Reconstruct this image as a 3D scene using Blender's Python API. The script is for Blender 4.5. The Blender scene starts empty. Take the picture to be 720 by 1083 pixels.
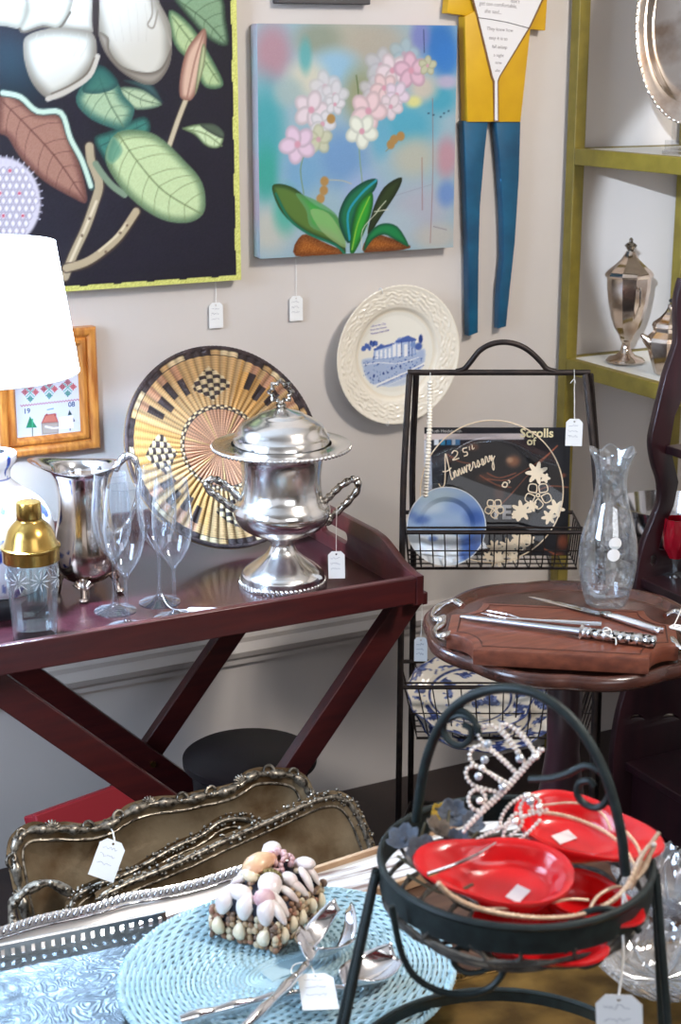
import bpy, bmesh, math, random
import numpy as np
from mathutils import Vector, Matrix, noise as mnoise

S = bpy.context.scene
COL = S.collection
PI = math.pi
random.seed(7)
RNG = np.random.default_rng(7)

# ------------------------------------------------------------------ camera
F = 1700.0; PITCH = math.radians(15.8); YAW = math.radians(27.5); CZ = 1.57; WALL = 2.9
FH = np.array([math.sin(YAW), math.cos(YAW), 0.0])
RT = np.array([math.cos(YAW), -math.sin(YAW), 0.0])
UPZ = np.array([0.0, 0.0, 1.0])
FW = FH * math.cos(PITCH) - UPZ * math.sin(PITCH)
UC = UPZ * math.cos(PITCH) + FH * math.sin(PITCH)
EYE = np.array([0.0, 0.0, CZ])

cam = bpy.data.cameras.new('camera'); camo = bpy.data.objects.new('camera', cam); COL.objects.link(camo)
cam.sensor_fit = 'VERTICAL'; cam.sensor_height = 36.0; cam.lens = F / 1083.0 * 36.0
cam.clip_start = 0.05; cam.clip_end = 60
camo.location = EYE
camo.rotation_euler = (PI / 2 - PITCH, 0, -YAW)
cam.dof.use_dof = True; cam.dof.focus_distance = 2.62; cam.dof.aperture_fstop = 8.5
S.camera = camo

# ------------------------------------------------------------------ light
S.view_settings.view_transform = 'Standard'; S.view_settings.look = 'None'
S.view_settings.gamma = 1.0; S.view_settings.use_curve_mapping = False
S.view_settings.exposure = 0.28
S.cycles.max_bounces = 10; S.cycles.transparent_max_bounces = 24; S.cycles.glossy_bounces = 5
S.cycles.caustics_reflective = False; S.cycles.caustics_refractive = False
S.cycles.sample_clamp_indirect = 6.0

world = bpy.data.worlds.new('shop_surroundings'); S.world = world; world.use_nodes = True
wn = world.node_tree.nodes; wl = world.node_tree.links
wbg = wn['Background']
wtc = wn.new('ShaderNodeTexCoord')
wvo = wn.new('ShaderNodeTexVoronoi'); wvo.inputs['Scale'].default_value = 3.2
wmap = wn.new('ShaderNodeMapping'); wmap.inputs['Scale'].default_value = (1.0, 1.0, 0.55)
wl.new(wtc.outputs['Generated'], wmap.inputs['Vector']); wl.new(wmap.outputs['Vector'], wvo.inputs['Vector'])
wrp = wn.new('ShaderNodeValToRGB')
wsep = wn.new('ShaderNodeSeparateColor'); wl.new(wvo.outputs['Color'], wsep.inputs['Color'])
e = wrp.color_ramp.elements
e[0].position = 0.0; e[0].color = (0.05, 0.04, 0.035, 1)
e[1].position = 1.0; e[1].color = (1.5, 1.55, 1.7, 1)
n_ = e.new(0.42); n_.color = (0.16, 0.13, 0.11, 1)
n_ = e.new(0.70); n_.color = (0.48, 0.42, 0.38, 1)
n_ = e.new(0.86); n_.color = (1.0, 0.95, 0.92, 1)
wl.new(wsep.outputs['Red'], wrp.inputs['Fac'])
wl.new(wrp.outputs['Color'], wbg.inputs['Color'])
wbg.inputs['Strength'].default_value = 0.42

def area(name, loc, target, size, power, color, size_y=None):
    l = bpy.data.lights.new(name, 'AREA'); l.energy = power; l.color = color
    l.size = size
    if size_y: l.shape = 'RECTANGLE'; l.size_y = size_y
    o = bpy.data.objects.new(name, l); COL.objects.link(o); o.location = loc
    d = Vector(target) - Vector(loc); o.rotation_euler = d.to_track_quat('-Z', 'Y').to_euler()
    return o
area('ceiling_light_fixture', (1.9, 0.5, 2.6), (1.45, 2.7, 0.8), 0.35, 38, (1.0, 0.93, 0.86))
area('shop_window_daylight', (-1.25, 1.75, 1.75), (1.15, 2.9, 0.95), 1.1, 58, (0.58, 0.75, 1.0), 1.2)
sl = bpy.data.lights.new('sun_through_shop_window', 'SPOT'); sl.energy = 1050; sl.color = (0.72, 0.84, 1.0); sl.spot_size = math.radians(9.0); sl.spot_blend = 0.06; sl.shadow_soft_size = 0.02
so = bpy.data.objects.new('sun_through_shop_window', sl); COL.objects.link(so); so.location = (-1.5, -1.5, 2.3)
so.rotation_euler = (Vector((2.76, 2.9, 1.12)) - Vector((-1.5, -1.5, 2.3))).to_track_quat('-Z', 'Y').to_euler()
area('front_window_daylight', (0.9, -2.2, 2.1), (1.0, 2.0, 0.6), 2.0, 22, (0.93, 0.95, 1.0), 1.2)

# ------------------------------------------------------------------ view geometry helpers
def ray(x, y): return FW + RT * (x - 360.0) / F + UC * (541.5 - y) / F
def pz(x, y, z):
    d = ray(x, y); return EYE + d * ((z - CZ) / d[2])
def py(x, y, Y):
    d = ray(x, y); return EYE + d * (Y / d[1])
def pxx(x, y, X):
    d = ray(x, y); return EYE + d * (X / d[0])
def pd(x, y, D): return EYE + ray(x, y) * D
def zat(b, y):
    h = b[0] * FH[0] + b[1] * FH[1]; k = (541.5 - y) / F
    return CZ + h * (k * math.cos(PITCH) - math.sin(PITCH)) / (math.cos(PITCH) + k * math.sin(PITCH))
def rat(b, y, half):
    h = b[0] * FH[0] + b[1] * FH[1]; dz = zat(b, y) - CZ
    return half * (h * math.cos(PITCH) - dz * math.sin(PITCH)) / F
def prof(b, lst):
    """(pixel row, half width) pairs -> (radius, height above base) pairs"""
    return [(max(rat(b, y, w), 0.0), zat(b, y) - b[2]) for y, w in lst]

# ------------------------------------------------------------------ materials
def lin(c):
    a = np.asarray(c, float) / 255.0
    return np.where(a <= 0.04045, a / 12.92, ((a + 0.055) / 1.055) ** 2.4)
def rgb(c): return tuple(float(v) for v in lin(c)) + (1.0,)
MATS = {}
def newmat(name):
    m = bpy.data.materials.new(name); m.use_nodes = True
    return m, m.node_tree.nodes, m.node_tree.links, m.node_tree.nodes['Principled BSDF']
def pbr(name, c, rough=0.5, metal=0.0, c2=None, scale=30.0, bump=0.0, bscale=None, coat=0.0, stretch=(1, 1, 1), vcol=False,
        spec=0.5, emit=None, rough2=None, lo=0.35, hi=0.65, detail=5.0, trans=0.0, sss=0.0):
    if name in MATS: return MATS[name]
    m, n, l, b = newmat(name)
    b.inputs['Base Color'].default_value = rgb(c); b.inputs['Roughness'].default_value = rough
    b.inputs['Metallic'].default_value = metal; b.inputs['Coat Weight'].default_value = coat
    b.inputs['Coat Roughness'].default_value = 0.12
    b.inputs['Specular IOR Level'].default_value = spec
    if trans: b.inputs['Transmission Weight'].default_value = trans
    if c2 is not None or bump or rough2 is not None:
        tc = n.new('ShaderNodeTexCoord'); mp = n.new('ShaderNodeMapping'); mp.inputs['Scale'].default_value = stretch
        nz = n.new('ShaderNodeTexNoise'); nz.inputs['Scale'].default_value = scale; nz.inputs['Detail'].default_value = detail
        l.new(tc.outputs['Object'], mp.inputs['Vector']); l.new(mp.outputs['Vector'], nz.inputs['Vector'])
    if c2 is not None:
        r = n.new('ShaderNodeValToRGB'); r.color_ramp.elements[0].position = lo; r.color_ramp.elements[1].position = hi
        r.color_ramp.elements[0].color = rgb(c2); r.color_ramp.elements[1].color = rgb(c)
        l.new(nz.outputs['Fac'], r.inputs['Fac']); l.new(r.outputs['Color'], b.inputs['Base Color'])
    if rough2 is not None:
        mr = n.new('ShaderNodeMapRange'); mr.inputs['From Min'].default_value = lo; mr.inputs['From Max'].default_value = hi
        mr.inputs['To Min'].default_value = rough2; mr.inputs['To Max'].default_value = rough
        l.new(nz.outputs['Fac'], mr.inputs['Value']); l.new(mr.outputs['Result'], b.inputs['Roughness'])
    if bump:
        nb = n.new('ShaderNodeTexNoise'); nb.inputs['Scale'].default_value = bscale or scale; nb.inputs['Detail'].default_value = 4
        l.new(mp.outputs['Vector'], nb.inputs['Vector'])
        bp = n.new('ShaderNodeBump'); bp.inputs['Strength'].default_value = bump; bp.inputs['Distance'].default_value = 0.002
        l.new(nb.outputs['Fac'], bp.inputs['Height']); l.new(bp.outputs['Normal'], b.inputs['Normal'])
    if vcol:
        v = n.new('ShaderNodeVertexColor'); v.layer_name = 'Col'; l.new(v.outputs['Color'], b.inputs['Base Color'])
    MATS[name] = m; return m
def thin_glass(name, tint=(0.96, 0.98, 1.0), edge=(0.74, 0.8, 0.86), refl=1.0, rough=0.02, etch=0.0, etch_scale=60, veil=0.0):
    """thin walled clear glass: see-through, mirrors more and darkens where it turns away"""
    m = bpy.data.materials.new(name); m.use_nodes = True; n = m.node_tree.nodes; l = m.node_tree.links
    n.remove(n['Principled BSDF']); out = n['Material Output']
    lw = n.new('ShaderNodeLayerWeight'); lw.inputs['Blend'].default_value = 0.5
    cr = n.new('ShaderNodeMix'); cr.data_type = 'RGBA'
    cr.inputs[6].default_value = (*tint, 1); cr.inputs[7].default_value = (*edge, 1)
    pw = n.new('ShaderNodeMath'); pw.operation = 'POWER'; pw.inputs[1].default_value = 3.0
    l.new(lw.outputs['Facing'], pw.inputs[0]); l.new(pw.outputs[0], cr.inputs[0])
    tr = n.new('ShaderNodeBsdfTransparent'); l.new(cr.outputs[2], tr.inputs['Color'])
    gl = n.new('ShaderNodeBsdfGlossy'); gl.inputs['Roughness'].default_value = rough; gl.inputs['Color'].default_value = (1, 1, 1, 1)
    p2 = n.new('ShaderNodeMath'); p2.operation = 'POWER'; p2.inputs[1].default_value = 4.0; l.new(lw.outputs['Facing'], p2.inputs[0])
    mu = n.new('ShaderNodeMath'); mu.operation = 'MULTIPLY_ADD'; mu.inputs[1].default_value = 0.42 * refl; mu.inputs[2].default_value = 0.045 * refl; mu.use_clamp = True
    l.new(p2.outputs[0], mu.inputs[0])
    mx = n.new('ShaderNodeMixShader'); l.new(mu.outputs[0], mx.inputs[0]); l.new(tr.outputs[0], mx.inputs[1]); l.new(gl.outputs[0], mx.inputs[2])
    last = mx
    if veil:                                   # whitish veil imitating reflections in the colour, densest where seen edge-on
        dv = n.new('ShaderNodeBsdfDiffuse'); dv.inputs['Color'].default_value = (0.86, 0.89, 0.93, 1)
        va = n.new('ShaderNodeMath'); va.operation = 'MULTIPLY_ADD'; va.inputs[1].default_value = veil * 2.2; va.inputs[2].default_value = veil * 0.25
        l.new(pw.outputs[0], va.inputs[0])
        m3 = n.new('ShaderNodeMixShader'); l.new(va.outputs[0], m3.inputs[0]); l.new(mx.outputs[0], m3.inputs[1]); l.new(dv.outputs[0], m3.inputs[2]); last = m3
    if etch:
        tc = n.new('ShaderNodeTexCoord'); vo = n.new('ShaderNodeTexNoise'); vo.inputs['Scale'].default_value = etch_scale; vo.inputs['Detail'].default_value = 3
        vo.inputs['Distortion'].default_value = 2.0
        l.new(tc.outputs['Object'], vo.inputs['Vector'])
        rp = n.new('ShaderNodeValToRGB'); rp.color_ramp.elements[0].position = 0.52; rp.color_ramp.elements[1].position = 0.62
        rp.color_ramp.elements[0].color = (0, 0, 0, 1); rp.color_ramp.elements[1].color = (etch, etch, etch, 1)
        l.new(vo.outputs['Fac'], rp.inputs['Fac'])
        df = n.new('ShaderNodeBsdfDiffuse'); df.inputs['Color'].default_value = (0.85, 0.88, 0.92, 1)
        m2 = n.new('ShaderNodeMixShader'); l.new(rp.outputs['Color'], m2.inputs[0]); l.new(last.outputs[0], m2.inputs[1]); l.new(df.outputs[0], m2.inputs[2])
        last = m2
    l.new(last.outputs[0], out.inputs['Surface']); return m

M_wood = pbr('mahogany', (74, 27, 26), 0.32, c2=(58, 21, 23), scale=9, stretch=(1, 8, 8), coat=0.08, bump=0.05)
M_woodtop = pbr('mahogany_top', (58, 23, 29), 0.26, c2=(46, 18, 24), scale=7, stretch=(1, 9, 9), coat=0.35)
M_darkwood = pbr('dark_mahogany', (44, 18, 23), 0.35, c2=(30, 12, 17), scale=8, stretch=(6, 6, 1), coat=0.3)
M_tabletop = pbr('brown_mahogany', (82, 46, 36), 0.25, c2=(54, 30, 25), scale=8, stretch=(1.5, 7, 7), coat=0.4)
M_board = pbr('cutting_board_wood', (124, 68, 48), 0.42, c2=(96, 50, 36), scale=10, stretch=(1.2, 9, 9), coat=0.1)
M_pine = pbr('golden_pine', (206, 138, 62), 0.4, c2=(160, 92, 36), scale=12, stretch=(8, 8, 1.3), coat=0.3)
M_silver = pbr('polished_silver', (240, 238, 235), 0.13, 1.0, rough2=0.26, scale=14, bump=0.08, bscale=20)
M_silver_b = pbr('bright_silver', (235, 235, 238), 0.12, 1.0)
M_silver_orn = pbr('chased_silver', (205, 200, 192), 0.2, 1.0, c2=(96, 86, 76), scale=160, lo=0.38, hi=0.56)
M_silver_warm = pbr('tarnished_silver', (220, 206, 194), 0.1, 1.0, c2=(168, 144, 126), scale=18, lo=.3, hi=.55, rough2=0.2)
M_tray_old = pbr('old_silver_floor', (164, 146, 118), 0.34, 0.6, c2=(98, 76, 50), scale=12, lo=0.36, hi=0.62, rough2=0.5, bump=0.25, bscale=120)
M_tray_rim = pbr('old_silver_rim', (164, 156, 142), 0.34, 0.75, c2=(70, 62, 54), scale=140, lo=0.36, hi=0.56)
M_gold = pbr('brushed_brass', (196, 160, 88), 0.25, 1.0)
M_brass_tray = pbr('brass_tray', (150, 120, 66), 0.38, 0.9, c2=(96, 74, 40), scale=18, bump=0.25, bscale=60)
M_iron = pbr('dark_iron', (52, 42, 38), 0.45, 0.5, c2=(34, 28, 28), scale=60)
M_green_iron = pbr('green_black_iron', (32, 45, 45), 0.5, 0.2, c2=(22, 31, 32), scale=80)
M_white = pbr('white_paper', (238, 238, 236), 0.8)
M_string = pbr('cotton_string', (232, 230, 224), 0.9)
M_ink = pbr('pencil_ink', (120, 122, 138), 0.9)
M_porc = pbr('white_porcelain', (240, 242, 246), 0.15, coat=0.5)
M_vc = pbr('painted_surface', (200, 200, 200), 0.6, vcol=True, spec=0.25)
M_vcgloss = pbr('glazed_painted_surface', (200, 200, 200), 0.16, vcol=True, coat=0.4)
M_vcpaper = pbr('printed_cover', (200, 200, 200), 0.4, vcol=True)
M_olive = pbr('olive_paint', (132, 116, 40), 0.45, c2=(116, 100, 30), scale=25)
M_shelfwhite = pbr('white_shelf_paint', (236, 232, 222), 0.5)
M_yellow = pbr('yellow_paint', (212, 164, 12), 0.5, c2=(204, 156, 10), scale=20, bump=0.1)
M_blue = pbr('teal_blue_paint', (10, 84, 116), 0.45, c2=(6, 66, 96), scale=14)
M_red = pbr('red_plastic', (214, 26, 30), 0.22, coat=0.5)
M_redbox = pbr('red_box_cloth', (150, 16, 34), 0.6)
M_black = pbr('black_lacquer', (22, 17, 22), 0.5)
M_plastic_black = pbr('black_felt', (18, 16, 18), 0.8)
G_flute = thin_glass('clear_flute_glass', edge=(0.62, 0.68, 0.75), refl=2.6, veil=0.05)
G_thick = thin_glass('clear_carafe_glass', tint=(0.93, 0.96, 0.97), edge=(0.5, 0.56, 0.58), refl=2.4, veil=0.03, etch=0.16, etch_scale=70)
G_shaker = thin_glass('pale_shaker_glass', tint=(0.92, 0.97, 0.98), edge=(0.55, 0.66, 0.68), refl=2.4, veil=0.05)
G_crystal = thin_glass('cut_crystal', tint=(0.9, 0.92, 0.95), edge=(0.5, 0.53, 0.58), refl=3.6, rough=0.06, veil=0.22)
G_plate = thin_glass('clear_plate_glass', tint=(0.93, 0.94, 0.95), edge=(0.7, 0.72, 0.74), refl=1.6)

# ------------------------------------------------------------------ mesh builder
def nrm(v):
    v = np.asarray(v, float); n = np.linalg.norm(v); return v / n if n > 1e-12 else v
def frame(o, x, y, z):
    return (np.array(o, float), np.stack([nrm(x), nrm(y), nrm(z)], 0))
class MB:
    def __init__(s): s.v = []; s.f = []; s.m = []; s.c = []; s.n = 0
    def add(s, vs, fs, mat=0, col=None):
        vs = np.asarray(vs, float).reshape(-1, 3); o = s.n
        s.v.append(vs); s.n += len(vs)
        s.f += [tuple(int(i) + o for i in f) for f in fs]; s.m += [mat] * len(fs)
        if col is None: c = np.ones((len(vs), 3)) * 0.5
        else:
            c = np.asarray(col, float)
            if c.ndim == 1: c = np.tile(c, (len(vs), 1))
        s.c.append(c); return s
    def box(s, c, d, R=None, mat=0, col=None):
        x, y, z = np.array(d) / 2.0
        v = np.array([(a, b, e) for e in (-z, z) for b in (-y, y) for a in (-x, x)])
        if R is not None: v = v @ np.array(R)
        f = [(0, 2, 3, 1), (4, 5, 7, 6), (0, 1, 5, 4), (1, 3, 7, 5), (3, 2, 6, 7), (2, 0, 4, 6)]
        return s.add(v + np.array(c), f, mat, col)
    def beam(s, a, b, w, t, up=(0, 0, 1), mat=0):
        a = np.array(a, float); b = np.array(b, float); x = nrm(b - a)
        y = nrm(np.cross(up, x)); z = np.cross(x, y)
        return s.box((a + b) / 2, (np.linalg.norm(b - a), w, t), np.stack([x, y, z]), mat)
    def grid(s, P, wrap_u=False, wrap_v=False, mat=0, col=None, flip=False):
        P = np.asarray(P, float); a, b = P.shape[:2]; f = []
        for i in range(a if wrap_u else a - 1):
            for j in range(b if wrap_v else b - 1):
                i2 = (i + 1) % a; j2 = (j + 1) % b
                q = (i * b + j, i * b + j2, i2 * b + j2, i2 * b + j)
                f.append(q[::-1] if flip else q)
        return s.add(P.reshape(-1, 3), f, mat, None if col is None else np.asarray(col).reshape(-1, 3))
    def lathe(s, pr, n=48, c=(0, 0, 0), mat=0, wob=None, cap=True):
        t = np.linspace(0, 2 * PI, n, endpoint=False); P = np.zeros((len(pr), n, 3))
        for i, (r, z) in enumerate(pr):
            rr = r if wob is None else r * wob(t, z, r)
            P[i, :, 0] = c[0] + rr * np.cos(t); P[i, :, 1] = c[1] + rr * np.sin(t); P[i, :, 2] = c[2] + z
        s.grid(P, wrap_v=True, mat=mat); return s
    def tube(s, pts, r, n=8, closed=False, mat=0, cap=True, flat=None):
        p = np.asarray(pts, float); k = len(p)
        r = np.full(k, r, float) if np.isscalar(r) else np.asarray(r, float)
        T = np.zeros_like(p)
        if closed: T = np.roll(p, -1, 0) - np.roll(p, 1, 0)
        else: T[1:-1] = p[2:] - p[:-2]; T[0] = p[1] - p[0]; T[-1] = p[-1] - p[-2]
        T = np.array([nrm(t) for t in T]); N = np.zeros_like(p)
        a = np.array([0, 0, 1.0]) if abs(T[0][2]) < 0.9 else np.array([1.0, 0, 0])
        N[0] = nrm(a - T[0] * (a @ T[0]))
        for i in range(1, k):
            q = N[i - 1] - T[i] * (N[i - 1] @ T[i]); N[i] = nrm(q) if np.linalg.norm(q) > 1e-9 else N[i - 1]
        B = np.cross(T, N); th = np.linspace(0, 2 * PI, n, endpoint=False)
        fl = 1.0 if flat is None else flat
        P = p[:, None] + r[:, None, None] * (np.cos(th)[None, :, None] * N[:, None] + fl * np.sin(th)[None, :, None] * B[:, None])
        o = s.n; s.grid(P, wrap_u=closed, wrap_v=True, mat=mat, flip=True)
        if cap and not closed:
            s.f += [tuple(range(o, o + n))[::1], tuple(range(o + (k - 1) * n, o + k * n))[::-1]]; s.m += [mat, mat]
        return s
    def sphere(s, c, r, n=12, m=8, R=None, mat=0, col=None):
        r = np.array([r, r, r], float) if np.isscalar(r) else np.array(r, float)
        ph = np.linspace(0, PI, m + 1); th = np.linspace(0, 2 * PI, n, endpoint=False); P = np.zeros((m + 1, n, 3))
        P[..., 0] = np.sin(ph)[:, None] * np.cos(th); P[..., 1] = np.sin(ph)[:, None] * np.sin(th); P[..., 2] = np.cos(ph)[:, None]
        P = P * r
        if R is not None: P = P @ np.array(R)
        P = P + np.array(c)
        return s.grid(P, wrap_v=True, mat=mat, col=None if col is None else np.tile(np.asarray(col, float), (m + 1, n, 1)))
    def slab(s, outer, holes, t, fr, bev=0.0, mat=0):
        """flat board: 2D outline with holes in frame fr (origin, rows x,y,z), thickness t along +z"""
        cu = bpy.data.curves.new('tmp', 'CURVE'); cu.dimensions = '2D'; cu.fill_mode = 'BOTH'
        cu.extrude = max(t / 2 - bev, 1e-5); cu.bevel_depth = bev; cu.bevel_resolution = 1
        for loop in [outer] + list(holes):
            sp = cu.splines.new('POLY'); sp.points.add(len(loop) - 1); sp.use_cyclic_u = True
            for q, (x, y) in zip(sp.points, loop): q.co = (x, y, 0, 1)
        s._curve(cu, fr, t / 2, mat); return s
    def text(s, body, size, fr, depth=0.0004, shear=0.0, align='LEFT', mat=0, bold=0.0, spacing=1.0):
        cu = bpy.data.curves.new('tmp', 'FONT'); cu.body = body; cu.size = size; cu.extrude = depth / 2; cu.shear = shear
        cu.align_x = align; cu.offset = bold; cu.space_character = spacing; cu.resolution_u = 3
        s._curve(cu, fr, depth / 2, mat); return s
    def _curve(s, cu, fr, dz, mat):
        ob = bpy.data.objects.new('tmp', cu); COL.objects.link(ob)
        dg = bpy.context.evaluated_depsgraph_get(); dg.update()
        me = bpy.data.meshes.new_from_object(ob.evaluated_get(dg))
        v = np.zeros(len(me.vertices) * 3); me.vertices.foreach_get('co', v); v = v.reshape(-1, 3); v[:, 2] += dz
        o, A = fr
        s.add(v @ A + o, [tuple(p.vertices) for p in me.polygons], mat)
        bpy.data.objects.remove(ob); bpy.data.curves.remove(cu); bpy.data.meshes.remove(me)
    def build(s, name, mats, parent=None, smooth=38, loc=(0, 0, 0), rot=(0, 0, 0), bevel=0.0, weld=True, solid=0.0, vcol=False):
        me = bpy.data.meshes.new(name)
        V = np.concatenate(s.v) if s.v else np.zeros((0, 3))
        me.from_pydata(V.tolist(), [], s.f)
        for m in (mats if isinstance(mats, (list, tuple)) else [mats]): me.materials.append(m)
        me.polygons.foreach_set('material_index', s.m)
        if vcol:
            ca = me.color_attributes.new('Col', 'FLOAT_COLOR', 'POINT')
            C = np.concatenate([np.clip(np.concatenate(s.c), 0, 4), np.ones((len(V), 1))], 1)
            ca.data.foreach_set('color', C.astype(np.float32).ravel())
        if weld:
            bm = bmesh.new(); bm.from_mesh(me)
            bmesh.ops.remove_doubles(bm, verts=bm.verts, dist=1e-6)
            bmesh.ops.recalc_face_normals(bm, faces=bm.faces)
            bm.to_mesh(me); bm.free()
        if smooth:
            me.polygons.foreach_set('use_smooth', [True] * len(me.polygons))
            me.set_sharp_from_angle(angle=math.radians(smooth))
        me.update()
        o = bpy.data.objects.new(name, me); COL.objects.link(o); o.location = loc; o.rotation_euler = rot
        if bevel:
            b = o.modifiers.new('bevel', 'BEVEL'); b.width = bevel; b.segments = 2; b.limit_method = 'ANGLE'; b.angle_limit = math.radians(40)
            b.harden_normals = False
        if solid:
            b = o.modifiers.new('solid', 'SOLIDIFY'); b.thickness = solid; b.offset = 0
        if parent is not None: o.parent = parent
        return o
def tag(o, label, cat, group=None, kind=None):
    o['label'] = label; o['category'] = cat
    if group: o['group'] = group
    if kind: o['kind'] = kind
    return o
def thing(name, label, cat, loc=(0, 0, 0), rot=(0, 0, 0), group=None):
    o = bpy.data.objects.new(name, None); COL.objects.link(o); o.empty_display_size = 0.05
    o.location = tuple(float(v) for v in loc); o.rotation_euler = rot
    return tag(o, label, cat, group)
def struct(o): o['kind'] = 'structure'; return o
def dup(root, loc, rz, label, group=None):
    r = root.copy(); COL.objects.link(r); r.location = loc; r.rotation_euler = (0, 0, rz); r['label'] = label
    if group: r['group'] = group
    for ch in list(root.children):
        c = ch.copy(); COL.objects.link(c); c.parent = r
        for g in ch.children:
            d = g.copy(); COL.objects.link(d); d.parent = c
    return r
def cr(pts, n=8, closed=False):
    """Catmull-Rom through points"""
    p = np.asarray(pts, float); k = len(p); out = []
    rng_ = range(k if closed else k - 1)
    for i in rng_:
        if closed: a, b, c, d = p[(i - 1) % k], p[i], p[(i + 1) % k], p[(i + 2) % k]
        else: a, b, c, d = p[max(i - 1, 0)], p[i], p[i + 1], p[min(i + 2, k - 1)]
        for j in range(n):
            t = j / n
            out.append(0.5 * ((2 * b) + (-a + c) * t + (2 * a - 5 * b + 4 * c - d) * t * t + (-a + 3 * b - 3 * c + d) * t ** 3))
    if not closed: out.append(p[-1])
    return np.array(out)
def resample(p, step, closed=False):
    p = np.asarray(p, float)
    if closed: p = np.vstack([p, p[:1]])
    L = np.concatenate([[0], np.cumsum(np.linalg.norm(np.diff(p, axis=0), axis=1))])
    k = max(int(round(L[-1] / step)), 2); t = np.linspace(0, L[-1], k + 1)
    if closed: t = t[:-1]
    return np.stack([np.interp(t, L, p[:, i]) for i in range(p.shape[1])], 1)
def smooth1(pr, n=5): return [tuple(q) for q in cr(pr, n)]

# ------------------------------------------------------------------ painter (flat artwork as colours on a fine grid)
class Paint:
    """a picture on a rectangle: X = across, Y = up, in metres from the lower left"""
    def __init__(s, w, h, res, bg):
        s.w, s.h = w, h; s.nx = int(w / res) + 1; s.ny = int(h / res) + 1
        s.X, s.Y = np.meshgrid(np.linspace(0, w, s.nx), np.linspace(0, h, s.ny))
        s.C = np.ones((s.ny, s.nx, 3)) * np.asarray(bg, float); s.res = res
    def _mix(s, a, c, sl=None):
        a = a[..., None]
        if sl is None: s.C = s.C * (1 - a) + np.asarray(c, float) * a
        else: s.C[sl] = s.C[sl] * (1 - a) + np.asarray(c, float) * a
    def _box(s, P, pad):
        x0, y0 = P.min(0) - pad; x1, y1 = P.max(0) + pad
        i0 = max(int(x0 / s.w * (s.nx - 1)), 0); i1 = min(int(x1 / s.w * (s.nx - 1)) + 2, s.nx)
        j0 = max(int(y0 / s.h * (s.ny - 1)), 0); j1 = min(int(y1 / s.h * (s.ny - 1)) + 2, s.ny)
        return (slice(j0, max(j1, j0)), slice(i0, max(i1, i0)))
    @staticmethod
    def _dist(x, y, P, closed):
        d = np.full(x.shape, 1e9)
        k = len(P)
        for i in range(k if closed else k - 1):
            a = P[i]; b = P[(i + 1) % k]; e = b - a; q = e @ e + 1e-15
            t = np.clip(((x - a[0]) * e[0] + (y - a[1]) * e[1]) / q, 0, 1)
            d = np.minimum(d, np.hypot(x - a[0] - t * e[0], y - a[1] - t * e[1]))
        return d
    def poly(s, P, c, ce=None, ew=0.01, al=1.0, sm=4, noise=0.0):
        P = np.asarray(P, float)
        if sm: P = cr(P, sm, True)
        sl = s._box(P, s.res * 2); x = s.X[sl]; y = s.Y[sl]
        if x.size == 0: return
        ins = np.zeros(x.shape, bool); k = len(P)
        for i in range(k):
            a = P[i]; b = P[(i + 1) % k]
            if a[1] == b[1]: continue
            cnd = ((a[1] > y) != (b[1] > y)) & (x < (b[0] - a[0]) * (y - a[1]) / (b[1] - a[1]) + a[0])
            ins ^= cnd
        d = s._dist(x, y, P, True); sd = np.where(ins, d, -d)
        a = np.clip(sd / s.res + 0.5, 0, 1) * al
        col = np.ones(x.shape + (3,)) * np.asarray(c, float)
        if ce is not None:
            t = np.clip(d / ew, 0, 1)[..., None]; t = t * t * (3 - 2 * t); col = np.asarray(ce, float) * (1 - t) + col * t
        if noise: col = col + (RNG.random(x.shape)[..., None] - 0.5) * noise
        s._mix(a, col, sl)
    def line(s, P, w, c, al=1.0, sm=4, soft=1.0):
        P = np.asarray(P, float)
        if sm and len(P) > 2: P = cr(P, sm)
        sl = s._box(P, w + 2 * s.res); x = s.X[sl]; y = s.Y[sl]
        if x.size == 0: return
        d = s._dist(x, y, P, False); a = np.clip((w / 2 - d) / (s.res * soft) + 0.5, 0, 1) * al
        s._mix(a, c, sl)
    def blob(s, cx, cy, rx, ry, c, al=1.0, soft=0.5, rot=0.0):
        P = np.array([(cx - max(rx, ry), cy - max(rx, ry)), (cx + max(rx, ry), cy + max(rx, ry))])
        sl = s._box(P, 0); x = s.X[sl] - cx; y = s.Y[sl] - cy
        if x.size == 0: return
        u = x * math.cos(rot) + y * math.sin(rot); v = -x * math.sin(rot) + y * math.cos(rot)
        d = np.hypot(u / rx, v / ry); a = np.clip((1 - d) / max(soft, s.res / min(rx, ry)), 0, 1); a = a * a * (3 - 2 * a)
        s._mix(a * al, c, sl)
    def grain(s, amt, sc=1):
        n = RNG.random((s.ny // sc + 2, s.nx // sc + 2)); n = np.kron(n, np.ones((sc, sc)))[:s.ny, :s.nx]
        s.C = s.C + ((n - 0.5) * amt)[..., None]
    def mesh(s, mb, fr, z=0.0, mat=0):
        o, A = fr
        P = np.stack([s.X, s.Y, np.full_like(s.X, z)], -1) @ A + o
        mb.grid(P, mat=mat, col=lin(np.clip(s.C, 0, 255)))
        return mb
def px2(fr, pts, plane_y=None):
    """photo points on the plane of frame fr -> 2D coordinates in it"""
    o, A = fr; out = []
    for x, y in pts:
        d = ray(x, y); t = ((o - EYE) @ A[2]) / (d @ A[2]); q = EYE + d * t - o
        out.append((q @ A[0], q @ A[1]))
    return np.array(out)
def wallframe(x, z, off): return frame((x, WALL - off, z), (1, 0, 0), (0, 0, 1), (0, -1, 0))

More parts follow.
